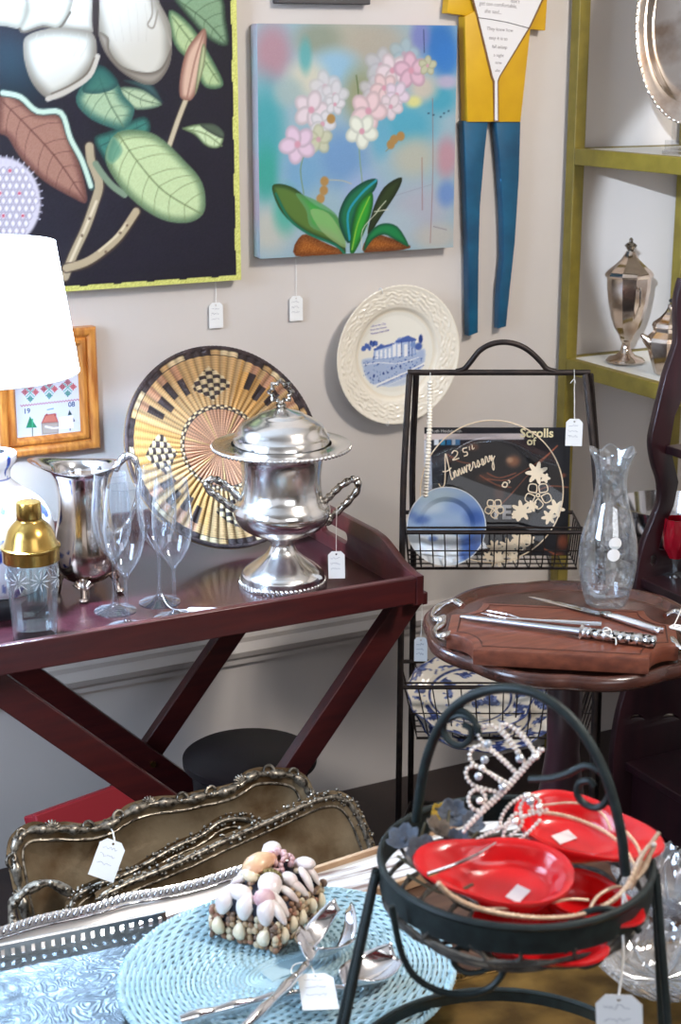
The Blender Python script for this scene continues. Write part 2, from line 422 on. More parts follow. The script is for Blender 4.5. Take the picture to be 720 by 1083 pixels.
# ------------------------------------------------------------------ the room
M_wall = pbr('wall_paint', (212, 204, 197), 0.85, c2=(206, 198, 192), scale=3, bump=0.04, bscale=180)
M_floor = pbr('dark_floor', (58, 44, 40), 0.5, c2=(40, 30, 28), scale=6)
M_ceil = pbr('ceiling_paint', (226, 222, 216), 0.9, c2=(220, 216, 210), scale=4)
M_trim = pbr('trim_paint', (206, 198, 192), 0.55, c2=(200, 192, 186), scale=5)
b = MB(); b.box((1.0, WALL + 0.05, 1.4), (5.2, 0.1, 2.8)); struct(b.build('wall_back', M_wall, smooth=0))
b = MB(); b.box((3.25, 0.4, 1.4), (0.1, 5.2, 2.8)); struct(b.build('wall_right', M_wall, smooth=0))
b = MB(); b.box((0.9, 0.3, -0.05), (5.4, 5.4, 0.1)); struct(b.build('floor', M_floor, smooth=0))
b = MB(); b.box((0.9, 0.3, 2.85), (5.4, 5.4, 0.1)); struct(b.build('ceiling', M_ceil, smooth=0))
b = MB()
rail = [(0, 0), (0.012, 0.004), (0.012, 0.014), (0.02, 0.022), (0.024, 0.034), (0.018, 0.042), (0.01, 0.05), (0.01, 0.06), (0, 0.066)]
P = np.array([[(x, WALL - d, 0.345 + z) for d, z in rail] for x in (-1.6, 3.2)])
b.grid(P); b.add([tuple(q) for q in P[0]], [tuple(range(len(rail)))]); b.add([tuple(q) for q in P[1]], [tuple(range(len(rail)))[::-1]])
struct(b.build('trim_1', M_trim, smooth=25))
# ================================================================== things on the wall
def price_tag(fr, label, w=0.026, h=0.042, string=None, r=0.0007, size_ink=True, group=None):
    """white card tag: frame origin at the middle of its top edge, x across, y up, z toward the reader"""
    t = thing('price_tag', label, 'price tag', group=group)
    c = w * 0.22
    out = [(-w / 2, -h), (w / 2, -h), (w / 2, -c), (w / 2 - c, 0), (-w / 2 + c, 0), (-w / 2, -c)]
    hole = [(0.0018 * math.cos(a), -0.005 + 0.0018 * math.sin(a)) for a in np.linspace(0, 2 * PI, 10, endpoint=False)]
    MB().slab(out, [hole], 0.0008, fr).build('card', M_white, t, smooth=0)
    o, A = fr
    if size_ink:
        ink = MB(); rr = random.Random(label)
        for k in range(3):
            yy = -0.012 - k * h * 0.2; n = rr.randint(9, 14)
            pts = [o + A[0] * (-w * 0.34 + i * w * 0.62 / n) + A[1] * (yy + rr.uniform(-0.0022, 0.0022)) + A[2] * 0.0009 for i in range(n)]
            ink.tube(cr(pts, 3), 0.00022, 4)
        ink.build('handwriting', M_ink, t)
    if string is not None:
        MB().tube(cr(np.array(string), 6), r, 6).build('string', M_string, t)
    return t
def camface(p, tilt=0.0, roll=0.0):
    """axes of a card at p that hangs plumb and faces roughly the viewer"""
    p = np.array(p, float); d = nrm([EYE[0] - p[0], EYE[1] - p[1], 0]); x = np.cross([0, 0, 1], d)
    y = np.array([0, 0, 1.0]) * math.cos(tilt) + d * math.sin(tilt)
    if roll: x, y = x * math.cos(roll) + y * math.sin(roll), y * math.cos(roll) - x * math.sin(roll)
    return frame(p, x, y, np.cross(x, y))

# ---- large magnolia canvas
def zz(pts, s, ox=0.0, oy=0.0): return [(ox + x / s, oy + y / s) for x, y in pts]
o = py(255, 296, WALL - 0.03)
MX0, MX1, MZ0, MZ1 = 0.52, float(o[0]), float(o[2]), 1.98
fr = wallframe(MX0, MZ0, 0.03)
P = Paint(MX1 - MX0, MZ1 - MZ0, 0.0022, (26, 22, 31))
m = lambda pts: px2(fr, zz(pts, 2.769))
P.grain(6, 1)
for x, y, r_ in ((60, 240, 120), (20, 160, 100), (250, 230, 70)): c = m([(x, y)])[0]; P.blob(c[0], c[1], r_ * 0.0007, r_ * 0.0007, (30, 52, 62), 0.7, 0.9)
edge = (48, 44, 36)
def leafp(pts, c, ce, vein, mid, nv=6, ew=0.012):
    q = m(pts); P.poly(q, c, ce, ew, noise=10)
    a = np.array(m(mid)); a = cr(a, 6)
    P.line(a, 0.0024, vein)
    cen = q.mean(0)
    for i in range(1, nv):
        k = int(i / nv * (len(a) - 1)); d = nrm(np.append(a[min(k + 1, len(a) - 1)] - a[k - 1], 0))[:2]; nn = np.array([-d[1], d[0]])
        for sg in (1, -1):
            # march until the edge of the leaf
            L = 0.0
            for L in np.arange(0.004, 0.09, 0.004):
                pt = a[k] + (d * 0.55 + nn * sg) * L
                dd = P._dist(np.array([pt[0]]), np.array([pt[1]]), cr(q, 3, True), True)[0]
                if dd < 0.006: break
            P.line([a[k], a[k] + (d * 0.45 + nn * sg) * L * 0.55, a[k] + (d * 0.62 + nn * sg) * L], 0.0013, vein, 0.75)
# stems
P.line(m([(190, 810), (215, 745), (250, 670), (275, 600), (292, 545), (283, 505), (268, 470), (262, 430)]), 0.021, (58, 48, 40))
P.line(m([(190, 810), (215, 745), (250, 670), (275, 600), (290, 545), (280, 505), (266, 470), (262, 430)]), 0.016, (172, 158, 130))
P.line(m([(195, 790), (220, 735), (255, 655), (282, 590)]), 0.005, (216, 204, 176))
P.line(m([(195, 785), (250, 772), (300, 740), (350, 695), (400, 620)]), 0.019, (62, 50, 40))
P.line(m([(195, 785), (250, 768), (300, 736), (350, 690), (398, 620)]), 0.0145, (178, 162, 132))
P.line(m([(290, 735), (340, 692), (370, 655)]), 0.004, (214, 202, 170))
for x, y in ((240, 690), (262, 640), (310, 738), (352, 682), (372, 660)): c = m([(x, y)])[0]; P.blob(c[0], c[1], 0.004, 0.004, (96, 76, 58), 0.8)
P.line(m([(545, 290), (520, 355), (495, 428)]), 0.013, (70, 60, 48)); P.line(m([(545, 290), (520, 355), (495, 428)]), 0.009, (192, 180, 152))
P.line(m([(280, 480), (300, 510), (330, 545), (365, 570)]), 0.012, (120, 140, 116))
leafp([(500, -30), (640, -20), (662, 60), (668, 132), (620, 122), (560, 62)], (124, 152, 118), (40, 58, 44), (70, 92, 66), [(520, 0), (600, 60), (660, 125)])
leafp([(495, 30), (560, 75), (625, 180), (654, 250), (600, 255), (565, 190), (510, 130)], (170, 190, 140), (70, 100, 70), (96, 116, 76), [(505, 50), (580, 150), (640, 240)])
leafp([(535, 375), (600, 362), (638, 385), (655, 405), (640, 433), (604, 428), (570, 395)], (196, 212, 168), (84, 104, 70), (110, 128, 88), [(535, 376), (600, 392), (650, 428)], 4, 0.007)
P.poly(m([(585, 365), (625, 362), (655, 385), (653, 405), (620, 392)]), (76, 88, 70), (50, 58, 48), 0.006)
leafp([(275, 405), (330, 380), (420, 340), (440, 385), (380, 440), (330, 500), (305, 470)], (58, 118, 104), (26, 58, 54), (36, 84, 76), [(290, 430), (360, 395), (430, 360)], 4)
leafp([(335, 395), (390, 380), (462, 398), (540, 470), (592, 535), (600, 615), (560, 650), (490, 648), (420, 612), (350, 545), (308, 465)], (190, 208, 158), (92, 116, 84), (104, 120, 78), [(345, 390), (400, 470), (480, 560), (592, 628)], 8, 0.02)
P.poly(m([(330, 400), (360, 440), (330, 480), (310, 460)]), (66, 128, 110), (120, 160, 130), 0.008, 0.7)
leafp([(350, 256), (420, 262), (474, 306), (402, 322), (366, 292)], (176, 194, 158), (80, 104, 84), (96, 116, 90), [(352, 258), (410, 290), (472, 306)], 4, 0.008)
P.poly(m([(360, 235), (440, 245), (472, 290), (474, 300), (420, 262)]), (54, 84, 84), (32, 52, 54), 0.008)
leafp([(222, 282), (290, 200), (340, 235), (362, 280), (394, 322), (366, 378), (312, 370), (252, 338)], (164, 188, 152), (46, 92, 84), (84, 108, 84), [(290, 225), (320, 300), (362, 372)], 5, 0.022)
P.poly(m([(240, 262), (290, 190), (345, 235), (330, 262), (280, 275)]), (40, 96, 88), (28, 66, 64), 0.012, 0.85)
leafp([(4, 268), (60, 292), (110, 330), (178, 338), (212, 420), (244, 520), (254, 592), (214, 580), (128, 530), (60, 462), (22, 402), (-8, 380)], (158, 116, 100), (98, 62, 54), (92, 56, 48), [(10, 300), (90, 380), (170, 470), (250, 588)], 8, 0.016)
P.line(m([(8, 272), (60, 284), (110, 326), (178, 330), (206, 405), (240, 470), (268, 548)]), 0.013, (56, 80, 76))
P.line(m([(8, 272), (60, 284), (110, 326), (178, 330), (206, 405), (240, 470), (266, 545)]), 0.009, (196, 220, 204))
P.poly(m([(600, 84), (604, 130), (585, 235), (565, 288), (545, 294), (526, 280), (528, 220), (545, 150), (575, 105)]), (206, 172, 150), (132, 92, 78), 0.012)
P.line(m([(598, 92), (570, 180), (548, 285)]), 0.003, (150, 108, 92))
P.poly(m([(590, 140), (602, 140), (596, 200), (570, 280)]), (176, 186, 140), (110, 110, 80), 0.005)
# petals
pe, pc = (136, 132, 120), (206, 203, 190)
P.poly(m([(-160, -60), (75, -40), (82, 30), (60, 82), (0, 76), (-120, 90)]), pc, pe, 0.02)
P.poly(m([(190, -60), (275, -60), (278, 60), (272, 95), (200, 90), (165, 60)]), (206, 202, 190), (130, 124, 112), 0.02)
P.poly(m([(80, -40), (208, -40), (205, 35), (172, 82), (125, 76), (70, 95), (58, 82), (78, 30)]), pc, pe, 0.016)
P.line(m([(58, 84), (72, 94), (125, 78), (172, 83), (206, 36)]), 0.004, (92, 84, 74))
P.poly(m([(68, 130), (80, 104), (130, 86), (200, 82), (270, 96), (284, 150), (272, 200), (215, 265), (150, 292), (100, 252), (74, 190)]), (214, 214, 204), (128, 122, 110), 0.026)
P.line(m([(286, 165), (262, 222), (205, 262), (140, 290)]), 0.009, (196, 190, 178)); P.line(m([(276, 170), (254, 215), (205, 250), (150, 275)]), 0.003, (108, 98, 86))
for k in range(7): P.line(m([(110 + 24 * k, 100), (100 + 26 * k, 130), (105 + 22 * k, 165)]), 0.0014, (176, 170, 158), 0.6)
P.poly(m([(284, -40), (440, -40), (468, 10), (498, 70), (503, 130), (496, 190), (462, 240), (420, 246), (350, 205), (305, 140), (288, 90)]), (206, 203, 192), (134, 128, 116), 0.026)
P.poly(m([(288, 95), (318, 110), (322, 150), (360, 195), (430, 212), (474, 196), (502, 140), (494, 195), (462, 240), (420, 246), (350, 205), (305, 150)]), (150, 142, 130), (104, 96, 86), 0.01)
P.line(m([(440, -30), (446, 40), (432, 72), (450, 80), (462, 30)]), 0.003, (140, 132, 120)); P.line(m([(440, -20), (470, 40), (500, 130)]), 0.004, (156, 150, 138))
for k in range(5): P.line(m([(320 + 26 * k, 10), (326 + 26 * k, 60), (340 + 22 * k, 120)]), 0.0014, (190, 186, 174), 0.6)
P.poly(m([(274, -30), (290, -30), (288, 90), (278, 110), (270, 60)]), (44, 36, 36))
# cone of seeds at the left
c0 = m([(10, 590)])[0]
P.blob(c0[0], c0[1], 0.072, 0.082, (206, 202, 214), 1.0, 0.1)
for i in range(9):
    for j in range(11):
        x = -85 + j * 19 + (i % 2) * 9; y = 500 + i * 22
        if ((x - 10) / 100) ** 2 + ((y - 590) / 112) ** 2 < 1:
            q = m([(x, y - 13), (x + 10, y), (x, y + 14), (x - 10, y)]); P.poly(q, (232, 228, 236), (150, 146, 166), 0.004, sm=3)
            if (i * 5 + j * 3) % 9 == 0: c = m([(x, y)])[0]; P.blob(c[0], c[1], 0.004, 0.004, (196, 70, 90), 0.9)
for a in np.linspace(-0.4, PI + 0.4, 26):
    q = m([(10 + 96 * math.cos(a), 590 - 112 * math.sin(a)), (10 + 116 * math.cos(a), 590 - 134 * math.sin(a))]); P.line(q, 0.0022, (200, 196, 210), sm=0)
# rough yellow-green border
bw = 0.011; wob = 0.0012 * np.sin(P.Y * 60) + 0.0008 * np.sin(P.X * 95 + 1)
bm_ = (P.X > P.w - bw + wob) | (P.Y < bw * 0.8 + wob) | (P.Y > P.h - bw)
P.C[bm_] = np.array((204, 204, 112)) + (RNG.random((bm_.sum(), 1)) - 0.5) * 40
t = thing('canvas_print', 'large unframed canvas of white magnolia blooms on a near-black ground, above the lamp', 'painting')
P.mesh(MB(), fr, 0.0).build('painted_face', M_vc, t, weld=False, vcol=True, smooth=0)
M_canvas_y = pbr('yellow_green_canvas_edge', (204, 204, 120), 0.7, c2=(180, 180, 96), scale=40)
MB().box(((MX0 + MX1) / 2, WALL - 0.015, (MZ0 + MZ1) / 2), (MX1 - MX0, 0.0296, MZ1 - MZ0)).build('stretcher', M_canvas_y, t, smooth=0)

# ---- orchid canvas
OFF = 0.034
bl = py(275, 274, WALL - OFF); tr_ = py(483.5, 27, WALL - OFF)
fr = wallframe(bl[0], bl[2], OFF)
OW, OH = tr_[0] - bl[0], tr_[2] - bl[2]
P = Paint(OW, OH, 0.00165, (150, 178, 190))
m = lambda pts: px2(fr, zz(pts, 2.88, 250))
def wash(x, y, rx, ry, c, al=0.9, soft=0.75, rot=0.0):
    q = m([(x, y)])[0]; P.blob(q[0], q[1], rx * 0.00068, ry * 0.00068, c, al, soft, rot)
for a in ((330, 130, 190, 110, (180, 172, 150)), (430, 140, 160, 110, (176, 166, 148)), (110, 160, 90, 120, (180, 132, 142)), (250, 120, 110, 70, (140, 150, 130)),
          (90, 400, 90, 200, (60, 160, 165)), (90, 530, 60, 120, (50, 160, 140)), (300, 200, 120, 70, (140, 186, 214)), (320, 480, 140, 130, (104, 148, 196)), (200, 520, 100, 110, (110, 160, 196)),
          (215, 240, 95, 80, (212, 204, 178)), (160, 280, 70, 60, (160, 180, 176)), (620, 130, 90, 110, (38, 108, 190)), (640, 180, 70, 80, (48, 120, 200)), (560, 110, 50, 70, (120, 126, 190)),
          (380, 290, 90, 120, (150, 152, 110)), (520, 380, 150, 100, (70, 164, 190)), (620, 300, 90, 70, (60, 160, 186)), (640, 250, 60, 30, (186, 170, 196)),
          (570, 270, 70, 55, (206, 190, 170)), (640, 480, 60, 90, (190, 136, 146)), (540, 480, 110, 90, (182, 180, 160)), (560, 640, 160, 120, (172, 172, 184)), (480, 690, 120, 80, (168, 186, 196)),
          (640, 590, 50, 60, (100, 136, 196)), (610, 720, 120, 60, (186, 180, 170)), (100, 700, 110, 100, (192, 190, 176)), (150, 640, 60, 100, (70, 170, 150)), (390, 600, 100, 110, (150, 168, 206)), (210, 170, 30, 70, (90, 170, 170)),
          (540, 310, 40, 26, (230, 220, 130)), (440, 420, 50, 90, (96, 168, 196)), (260, 330, 50, 60, (170, 196, 206))):
    wash(*a)
P.grain(4, 1)
for pts, w, c in (([(365, 230), (372, 300), (368, 420)], .003, (96, 116, 70)), ([(565, 480), (566, 640)], .0016, (150, 90, 84)), ([(597, 300), (598, 520), (590, 740)], .0016, (150, 100, 96)),
                  ([(570, 90), (572, 160)], .0016, (30, 40, 70)), ([(205, 590), (195, 520), (206, 470)], .003, (120, 150, 110)), ([(405, 740), (372, 430), (400, 370)], .0026, (130, 160, 110)),
                  ([(350, 560), (320, 550), (270, 548)], .002, (190, 180, 140)), ([(470, 600), (600, 560)], .0012, (150, 150, 160)), ([(455, 460), (500, 420)], .002, (150, 130, 80))):
    P.line(m(pts), w, c, 0.85)
for x, y in ((585, 345), (600, 350), (622, 356), (632, 345), (646, 338)): wash(x, y, 6, 4, (40, 70, 90), 0.9)
def bloom(x, y, r, c, al=1.0, cen=(214, 150, 166), rot=0.0):
    for k in range(5):
        a = rot + k * 2 * PI / 5; q = m([(x + r * .62 * math.cos(a), y - r * .62 * math.sin(a))])[0]
        P.blob(q[0], q[1], r * .00052, r * .0004, tuple(np.array(c) * .86), al, 0.25, a); P.blob(q[0], q[1], r * .00044, r * .00032, c, al, 0.5, a)
    q = m([(x, y)])[0]; P.blob(q[0], q[1], r * .0002, r * .0002, cen, al, 0.6)
pk, wh = (226, 208, 212), (220, 216, 218)
for x, y, r_, c, al in ((270, 265, 40, wh, .6), (300, 290, 36, wh, .7), (440, 200, 44, (200, 200, 206), .6), (510, 165, 40, (170, 196, 206), .5), (415, 275, 36, (206, 200, 206), .6),
                        (228, 335, 46, pk, 1), (262, 378, 34, wh, .9), (250, 425, 36, (206, 206, 170), .8), (186, 440, 46, (226, 196, 214), 1), (300, 318, 26, wh, .9),
                        (475, 215, 42, pk, 1), (532, 215, 44, (222, 178, 196), 1), (582, 200, 24, (196, 196, 160), .9), (450, 268, 36, (228, 196, 196), 1), (488, 290, 34, (226, 206, 220), .9), (470, 325, 32, pk, .9),
                        (402, 338, 48, (232, 200, 202), 1), (382, 400, 42, (230, 232, 214), 1)):
    bloom(x, y, r_, c, al, rot=x * .7)
for x, y in ((268, 552), (266, 580), (256, 605), (288, 362), (500, 415), (470, 440), (480, 425)): wash(x, y, 17, 17, (176, 132, 70), 1, 0.4)
P.poly(m([(180, 780), (200, 715), (260, 735), (330, 775)]), (168, 92, 24), (120, 60, 16), 0.02, noise=40)
P.poly(m([(390, 770), (410, 715), (470, 725), (530, 755)]), (168, 92, 24), (110, 56, 20), 0.02, noise=40)
P.poly(m([(400, 720), (415, 640), (450, 570), (502, 540), (492, 580), (440, 660)]), (46, 62, 26), (30, 40, 20), 0.012)
P.poly(m([(108, 575), (130, 560), (180, 575), (240, 625), (300, 655), (322, 700), (332, 775), (300, 745), (210, 708), (140, 650)]), (86, 118, 44), (36, 66, 24), 0.012)
P.poly(m([(180, 590), (215, 598), (260, 620), (305, 655), (325, 705), (330, 745), (280, 715), (225, 690), (212, 640)]), (44, 190, 60), (90, 150, 90), 0.02, 0.8)
P.poly(m([(225, 640), (280, 650), (325, 720), (330, 755), (260, 705)]), (152, 180, 116), None, 0.01, 0.7)
P.line(m([(120, 590), (160, 665), (220, 712), (300, 745), (330, 775)]), 0.005, (16, 110, 80))
P.poly(m([(318, 700), (312, 650), (340, 590), (390, 552), (428, 546), (420, 580), (370, 640), (345, 740)]), (24, 112, 70), (10, 66, 52), 0.012)
P.line(m([(345, 730), (340, 650), (380, 590), (425, 550)]), 0.005, (26, 150, 170))
P.poly(m([(345, 765), (352, 690), (372, 620), (410, 585), (416, 620), (400, 680), (362, 765)]), (44, 160, 40), (24, 96, 30), 0.012)
P.line(m([(352, 760), (370, 680), (405, 600)]), 0.003, (130, 190, 50))
P.poly(m([(388, 765), (400, 715), (440, 682), (490, 690), (525, 750), (490, 735), (450, 715), (415, 730)]), (20, 130, 66), (14, 80, 50), 0.008)
for pts in ([(382, 760), (384, 700), (425, 650), (438, 632)], [(420, 645), (462, 638)], [(430, 640), (455, 612)]): P.line(m(pts), 0.0018, (206, 206, 180))
P.line(m([(600, 690), (640, 700)]), 0.0012, (120, 110, 120))
P.C = (P.C * .9 + P.C.mean(-1, keepdims=True) * .1) * .95
# paint turned over the left edge catches a pale strip
t = thing('canvas_painting', 'square unframed canvas of pink orchids with green leaves on pastel blue', 'painting')
P.mesh(MB(), fr, 0.0).build('painted_face', M_vc, t, weld=False, vcol=True, smooth=0)
M_canvas_b = pbr('painted_canvas_edge', (150, 186, 196), 0.5, c2=(186, 160, 176), scale=6)
MB().box((bl[0] + OW / 2, WALL - OFF / 2 - 0.0003, bl[2] + OH / 2), (OW, OFF - 0.0012, OH)).build('stretcher', M_canvas_b, t, bevel=0.004)

# ---- bottom of a framed picture above the orchid canvas
a = py(294, 3.5, WALL - 0.025); b_ = py(392, 2, WALL - 0.025)
t = thing('framed_picture', 'dark framed picture cut off at the top, above the orchid canvas', 'picture')
w_ = b_[0] - a[0]; z0 = float(a[2]); h_ = 0.2
fo = MB()
for c, d in (((0, 0.008), (w_, 0.016)), ((0, h_ - 0.008), (w_, 0.016)), ((-w_ / 2 + 0.008, h_ / 2), (0.016, h_ - 0.032)), ((w_ / 2 - 0.008, h_ / 2), (0.016, h_ - 0.032))):
    fo.box((a[0] + w_ / 2 + c[0], WALL - 0.0125, z0 + c[1]), (d[0], 0.025, d[1]))
fo.build('frame', pbr('dark_frame', (70, 66, 66), 0.5), t, bevel=0.002)
MB().box((a[0] + w_ / 2, WALL - 0.008, z0 + h_ / 2), (w_ - 0.03, 0.012, h_ - 0.03)).build('picture_sheet', pbr('muted_print', (150, 146, 140), 0.7, c2=(110, 116, 120), scale=9), t, smooth=0)

# ---- painted wooden figure
t = thing('wooden_figure', 'flat painted wooden figure in yellow shirt and long teal-blue legs', 'wall figure')
fr1 = wallframe(0, 0, 0.006); fr0 = frame((0, WALL - 0.020, 0), (1, 0, 0), (0, 0, 1), (0, -1, 0))
q = lambda pts, s=6.0, ox=470, f=fr0: [tuple(v) for v in px2(f, zz(pts, s, ox))]
fb = wallframe(0, 0, 0.0295)
MB().slab(q([(128, 108), (215, 60), (480, 60), (538, 190), (476, 770), (146, 770)], f=fb), [], 0.026, fr1, 0.001).build('shirt', M_yellow, t, smooth=30)
MB().slab(q([(22, 80), (30, 0), (60, -120), (190, -160), (205, 104)], f=fb), [], 0.022, fr1, 0.001).build('sleeve', M_yellow, t, smooth=30)
MB().slab(q([(542, 180), (520, -160), (620, -140), (652, 0), (640, 190)], f=fb), [], 0.022, fr1, 0.001).build('sleeve', M_yellow, t, smooth=30)
frb = wallframe(0, 0, 0.0325); frf = wallframe(0, 0, 0.0362)
M_bib = pbr('white_painted_bib', (226, 222, 220), 0.6); M_bibedge = pbr('brown_bib_edge', (120, 84, 44), 0.7)
MB().slab(q([(168, -40), (208, 105), (300, 490), (312, 520), (318, 770), (302, 772), (348, 772), (346, 520), (358, 486), (552, 170), (650, -40), (600, -120), (200, -120)], f=frf), [], 0.0018, wallframe(0, 0, 0.0322), 0.0).build('bib_edge', M_bibedge, t, smooth=0)
bib = MB().slab(q([(180, -40), (218, 105), (310, 485), (322, 515), (322, 765), (340, 765), (338, 515), (350, 482), (540, 168), (636, -40), (590, -110), (210, -110)], f=frf), [], 0.0024, frb, 0.0).build('bib', M_bib, t, smooth=0)
cr_ = MB().tube([np.append(v, 0)[[0, 2, 1]] * np.array([1, 0, 1]) + np.array([0, WALL - 0.0352, 0]) for v in px2(frf, zz([(215, 112), (290, 122), (400, 142), (535, 178)], 6, 470))], 0.0007, 5).build('crack', pbr('dark_gap', (60, 44, 34), 0.9), bib)
for s_, (x, y), sz in (("don't", (420, 16), .0105), ('get too comfortable,', (222, 30), .0108), ('she said...', (255, 80), .0108), ('They knew how', (268, 190), .0098), ('easy it is to', (282, 248), .0098), ('fall asleep', (302, 304), .0095), ('a night', (312, 358), .0092), ('now', (322, 405), .009), ('she', (322, 455), .0085)):
    c = px2(frf, zz([(x, y)], 6, 470))[0]; MB().text(s_, sz, frame((c[0], WALL - 0.0349, c[1]), (1, 0, -.06), (0, 0, 1), (0, -1, 0)), 0.0003, 0.15).build('lettering', pbr('grey_lettering', (140, 132, 132), 0.9), bib, smooth=0)
lg = lambda pts: q(pts, 2.577, 460, fb)
MB().slab(lg([(82, 333), (143, 333), (134, 420), (122, 560), (118, 700), (116, 905), (97, 912), (95, 700), (88, 480)]), [], 0.022, fr1, 0.0025).build('leg', M_blue, t, smooth=30)
MB().slab(lg([(170, 333), (232, 333), (228, 480), (217, 660), (204, 780), (193, 888), (178, 892), (181, 790), (191, 700), (190, 600), (182, 460)]), [], 0.022, fr1, 0.0025).build('leg', M_blue, t, smooth=30)

# ---- relief plate with blue building
cpl = py(417, 374, WALL - 0.022); R_ = 0.1455
fr = frame(cpl, (1, 0, 0), (0, 0, 1), (0, -1, 0))
P = Paint(0.3, 0.3, 0.0011, (238, 230, 214)); frp = frame(cpl - np.array([.15, 0, .15]), (1, 0, 0), (0, 0, 1), (0, -1, 0))
m = lambda pts: px2(frp, zz(pts, 5.143, 350, 300))
P.blob(.15, .15, .148, .148, (240, 232, 216), 1, .05); P.blob(.15, .15, .098, .098, (232, 222, 202), 1, .06); P.blob(.15, .15, .09, .09, (238, 234, 222), 1, .04)
B1, B2, B3 = (72, 98, 168), (120, 146, 200), (44, 66, 132)
P.poly(m([(165, 410), (230, 400), (330, 390), (420, 380), (502, 350), (505, 420), (480, 470), (400, 545), (330, 556), (230, 552), (185, 510), (165, 450)]), (170, 186, 216), (206, 214, 226), .006)
for x in np.linspace(168, 285, 14): c = m([(x, 352 - 26 * math.sin((x - 160) / 40) ** 2 + random.uniform(-8, 20))])[0]; P.blob(c[0], c[1], .0052, .007, random.choice((B1, B3)), 1, .5)
P.poly(m([(228, 352), (335, 322), (360, 295), (412, 282), (452, 296), (456, 384), (350, 402), (226, 414)]), (176, 192, 222), B2, .003, sm=0)
P.poly(m([(228, 352), (335, 320), (338, 332), (228, 364)]), B1, sm=0); P.poly(m([(345, 312), (412, 280), (460, 300), (455, 310), (350, 322)]), B1, sm=0)
for x in (240, 262, 285, 308): P.poly(m([(x, 366 - (x - 240) * .22), (x + 12, 363 - (x - 240) * .22), (x + 12, 408 - (x - 240) * .1), (x, 410 - (x - 240) * .1)]), (238, 240, 244), sm=0)
for x in (330, 356, 392): P.poly(m([(x, 330), (x + 18, 326), (x + 18, 392), (x, 398)]), (240, 240, 242), sm=0)
for x in (378, 418, 436): P.line(m([(x, 312), (x, 392)]), .0016, B3, sm=0)
P.blob(*m([(482, 300)])[0], .0062, .012, B3, 1, .4); P.blob(*m([(470, 340)])[0], .012, .010, B1, 1, .5); P.blob(*m([(440, 330)])[0], .008, .008, B2, 1, .5)
rr = random.Random(4)
for k in range(130):
    x = rr.uniform(170, 500); y = rr.uniform(395, 540)
    if y > 560 - (x - 200) * .05 or (x < 200 and y > 500) or (x > 430 and y > 560 - (x - 300) * .5): continue
    c = m([(x, y)])[0]; P.blob(c[0], c[1], rr.uniform(.0012, .0034), rr.uniform(.001, .0026), rr.choice((B1, B1, B3, B2)), .9, .5)
for x, y in ((325, 458), (372, 448), (418, 420), (280, 486), (228, 500), (185, 440)): c = m([(x, y)])[0]; P.blob(c[0], c[1], .0028, .004, B3, 1, .4)
P.line(m([(232, 554), (330, 512), (420, 474), (500, 432)]), .004, (240, 240, 240)); P.line(m([(240, 562), (340, 516), (500, 442)]), .001, B1)
P.line(m([(170, 440), (260, 428), (360, 432), (470, 400)]), .0018, (236, 238, 240))
P.poly(m([(290, 556), (420, 500), (440, 520), (360, 556)]), (196, 206, 222), (220, 226, 232), .004)
nr, nt = 84, 260
pr = [(0, .004), (.55, .004), (.63, .006), (.68, .012), (.93, .019), (.985, .022), (1.0, .021)]
rr_ = np.linspace(0, 1, nr); hz = np.interp(rr_, [a for a, _ in pr], [h for _, h in pr])
th = np.linspace(0, 2 * PI, nt, endpoint=False); G = np.zeros((nr, nt, 3)); Cc = np.zeros((nr, nt, 3))
for i in range(nr):
    for j in range(nt):
        r = rr_[i] * R_; x = r * math.cos(th[j]); y = r * math.sin(th[j]); z = hz[i]
        if .70 < rr_[i] < .955:
            w = min((rr_[i] - .70) / .03, (.955 - rr_[i]) / .03, 1)
            z += w * .0014 * (abs(math.sin(th[j] * 26 + 3 * math.sin(rr_[i] * 46 + th[j] * 3))) * .9 + 1.5 * mnoise.noise((x * 170, y * 170, 3)) + .5 * math.sin(rr_[i] * 110 + 3 * math.sin(th[j] * 21)))
        G[i, j] = (x, y, z)
        ii = int(np.clip((y + .15) / P.h * (P.ny - 1) + .5, 0, P.ny - 1)); jj = int(np.clip((x + .15) / P.w * (P.nx - 1) + .5, 0, P.nx - 1))
        Cc[i, j] = P.C[ii, jj]
mb = MB(); mb.grid(G @ fr[1] + fr[0] - np.array([0, -.0, 0]), wrap_v=True, col=lin(np.clip(Cc, 0, 255)))
Gb = np.array([[(r * R_ * math.cos(a), r * R_ * math.sin(a), z) for a in th[::4]] for r, z in ((1.0, .021), (.97, .018), (.68, .006), (.6, 0), (0, 0))])
mb.grid(Gb @ fr[1] + fr[0], wrap_v=True, col=np.tile(lin((236, 230, 214)), (5, len(th[::4]), 1)))
t = thing('wall_plate', 'cream embossed plate with blue printed mansion scene hung on the wall', 'plate')
dish = mb.build('dish', M_vcgloss, t, vcol=True, smooth=60)
tx = MB()
for k, s_ in enumerate(('Gift to the City', 'from the House', 'Museum Hall 1938')):
    c = px2(fr, zz([(208, 236 + 20 * k)], 5.143, 350, 300))[0]; tx.text(s_, .0058, frame(fr[0] + np.array([c[0], -.0047, c[1]]), (1, 0, .1), (-.1, 0, 1), (0, -1, 0)), .0003, .2)
tx.build('handwritten_note', pbr('violet_ink', (150, 140, 190), .8), dish, smooth=0)
for x, y, dx in ((247, 35, -.004), (278, 762, .002)):
    c = px2(fr, zz([(x, y)], 5.143, 350, 300))[0]; c = c / np.linalg.norm(c)
    pts = [fr[0] + fr[1][0] * c[0] * r + fr[1][1] * c[1] * r + fr[1][2] * z for r, z in ((R_ * .9, .004), (R_ * 1.01, .016), (R_ * 1.01, .026), (R_ * .95, .024))]
    MB().tube(cr(pts, 4), .0008, 6).build('wire_hanger', M_white, t)

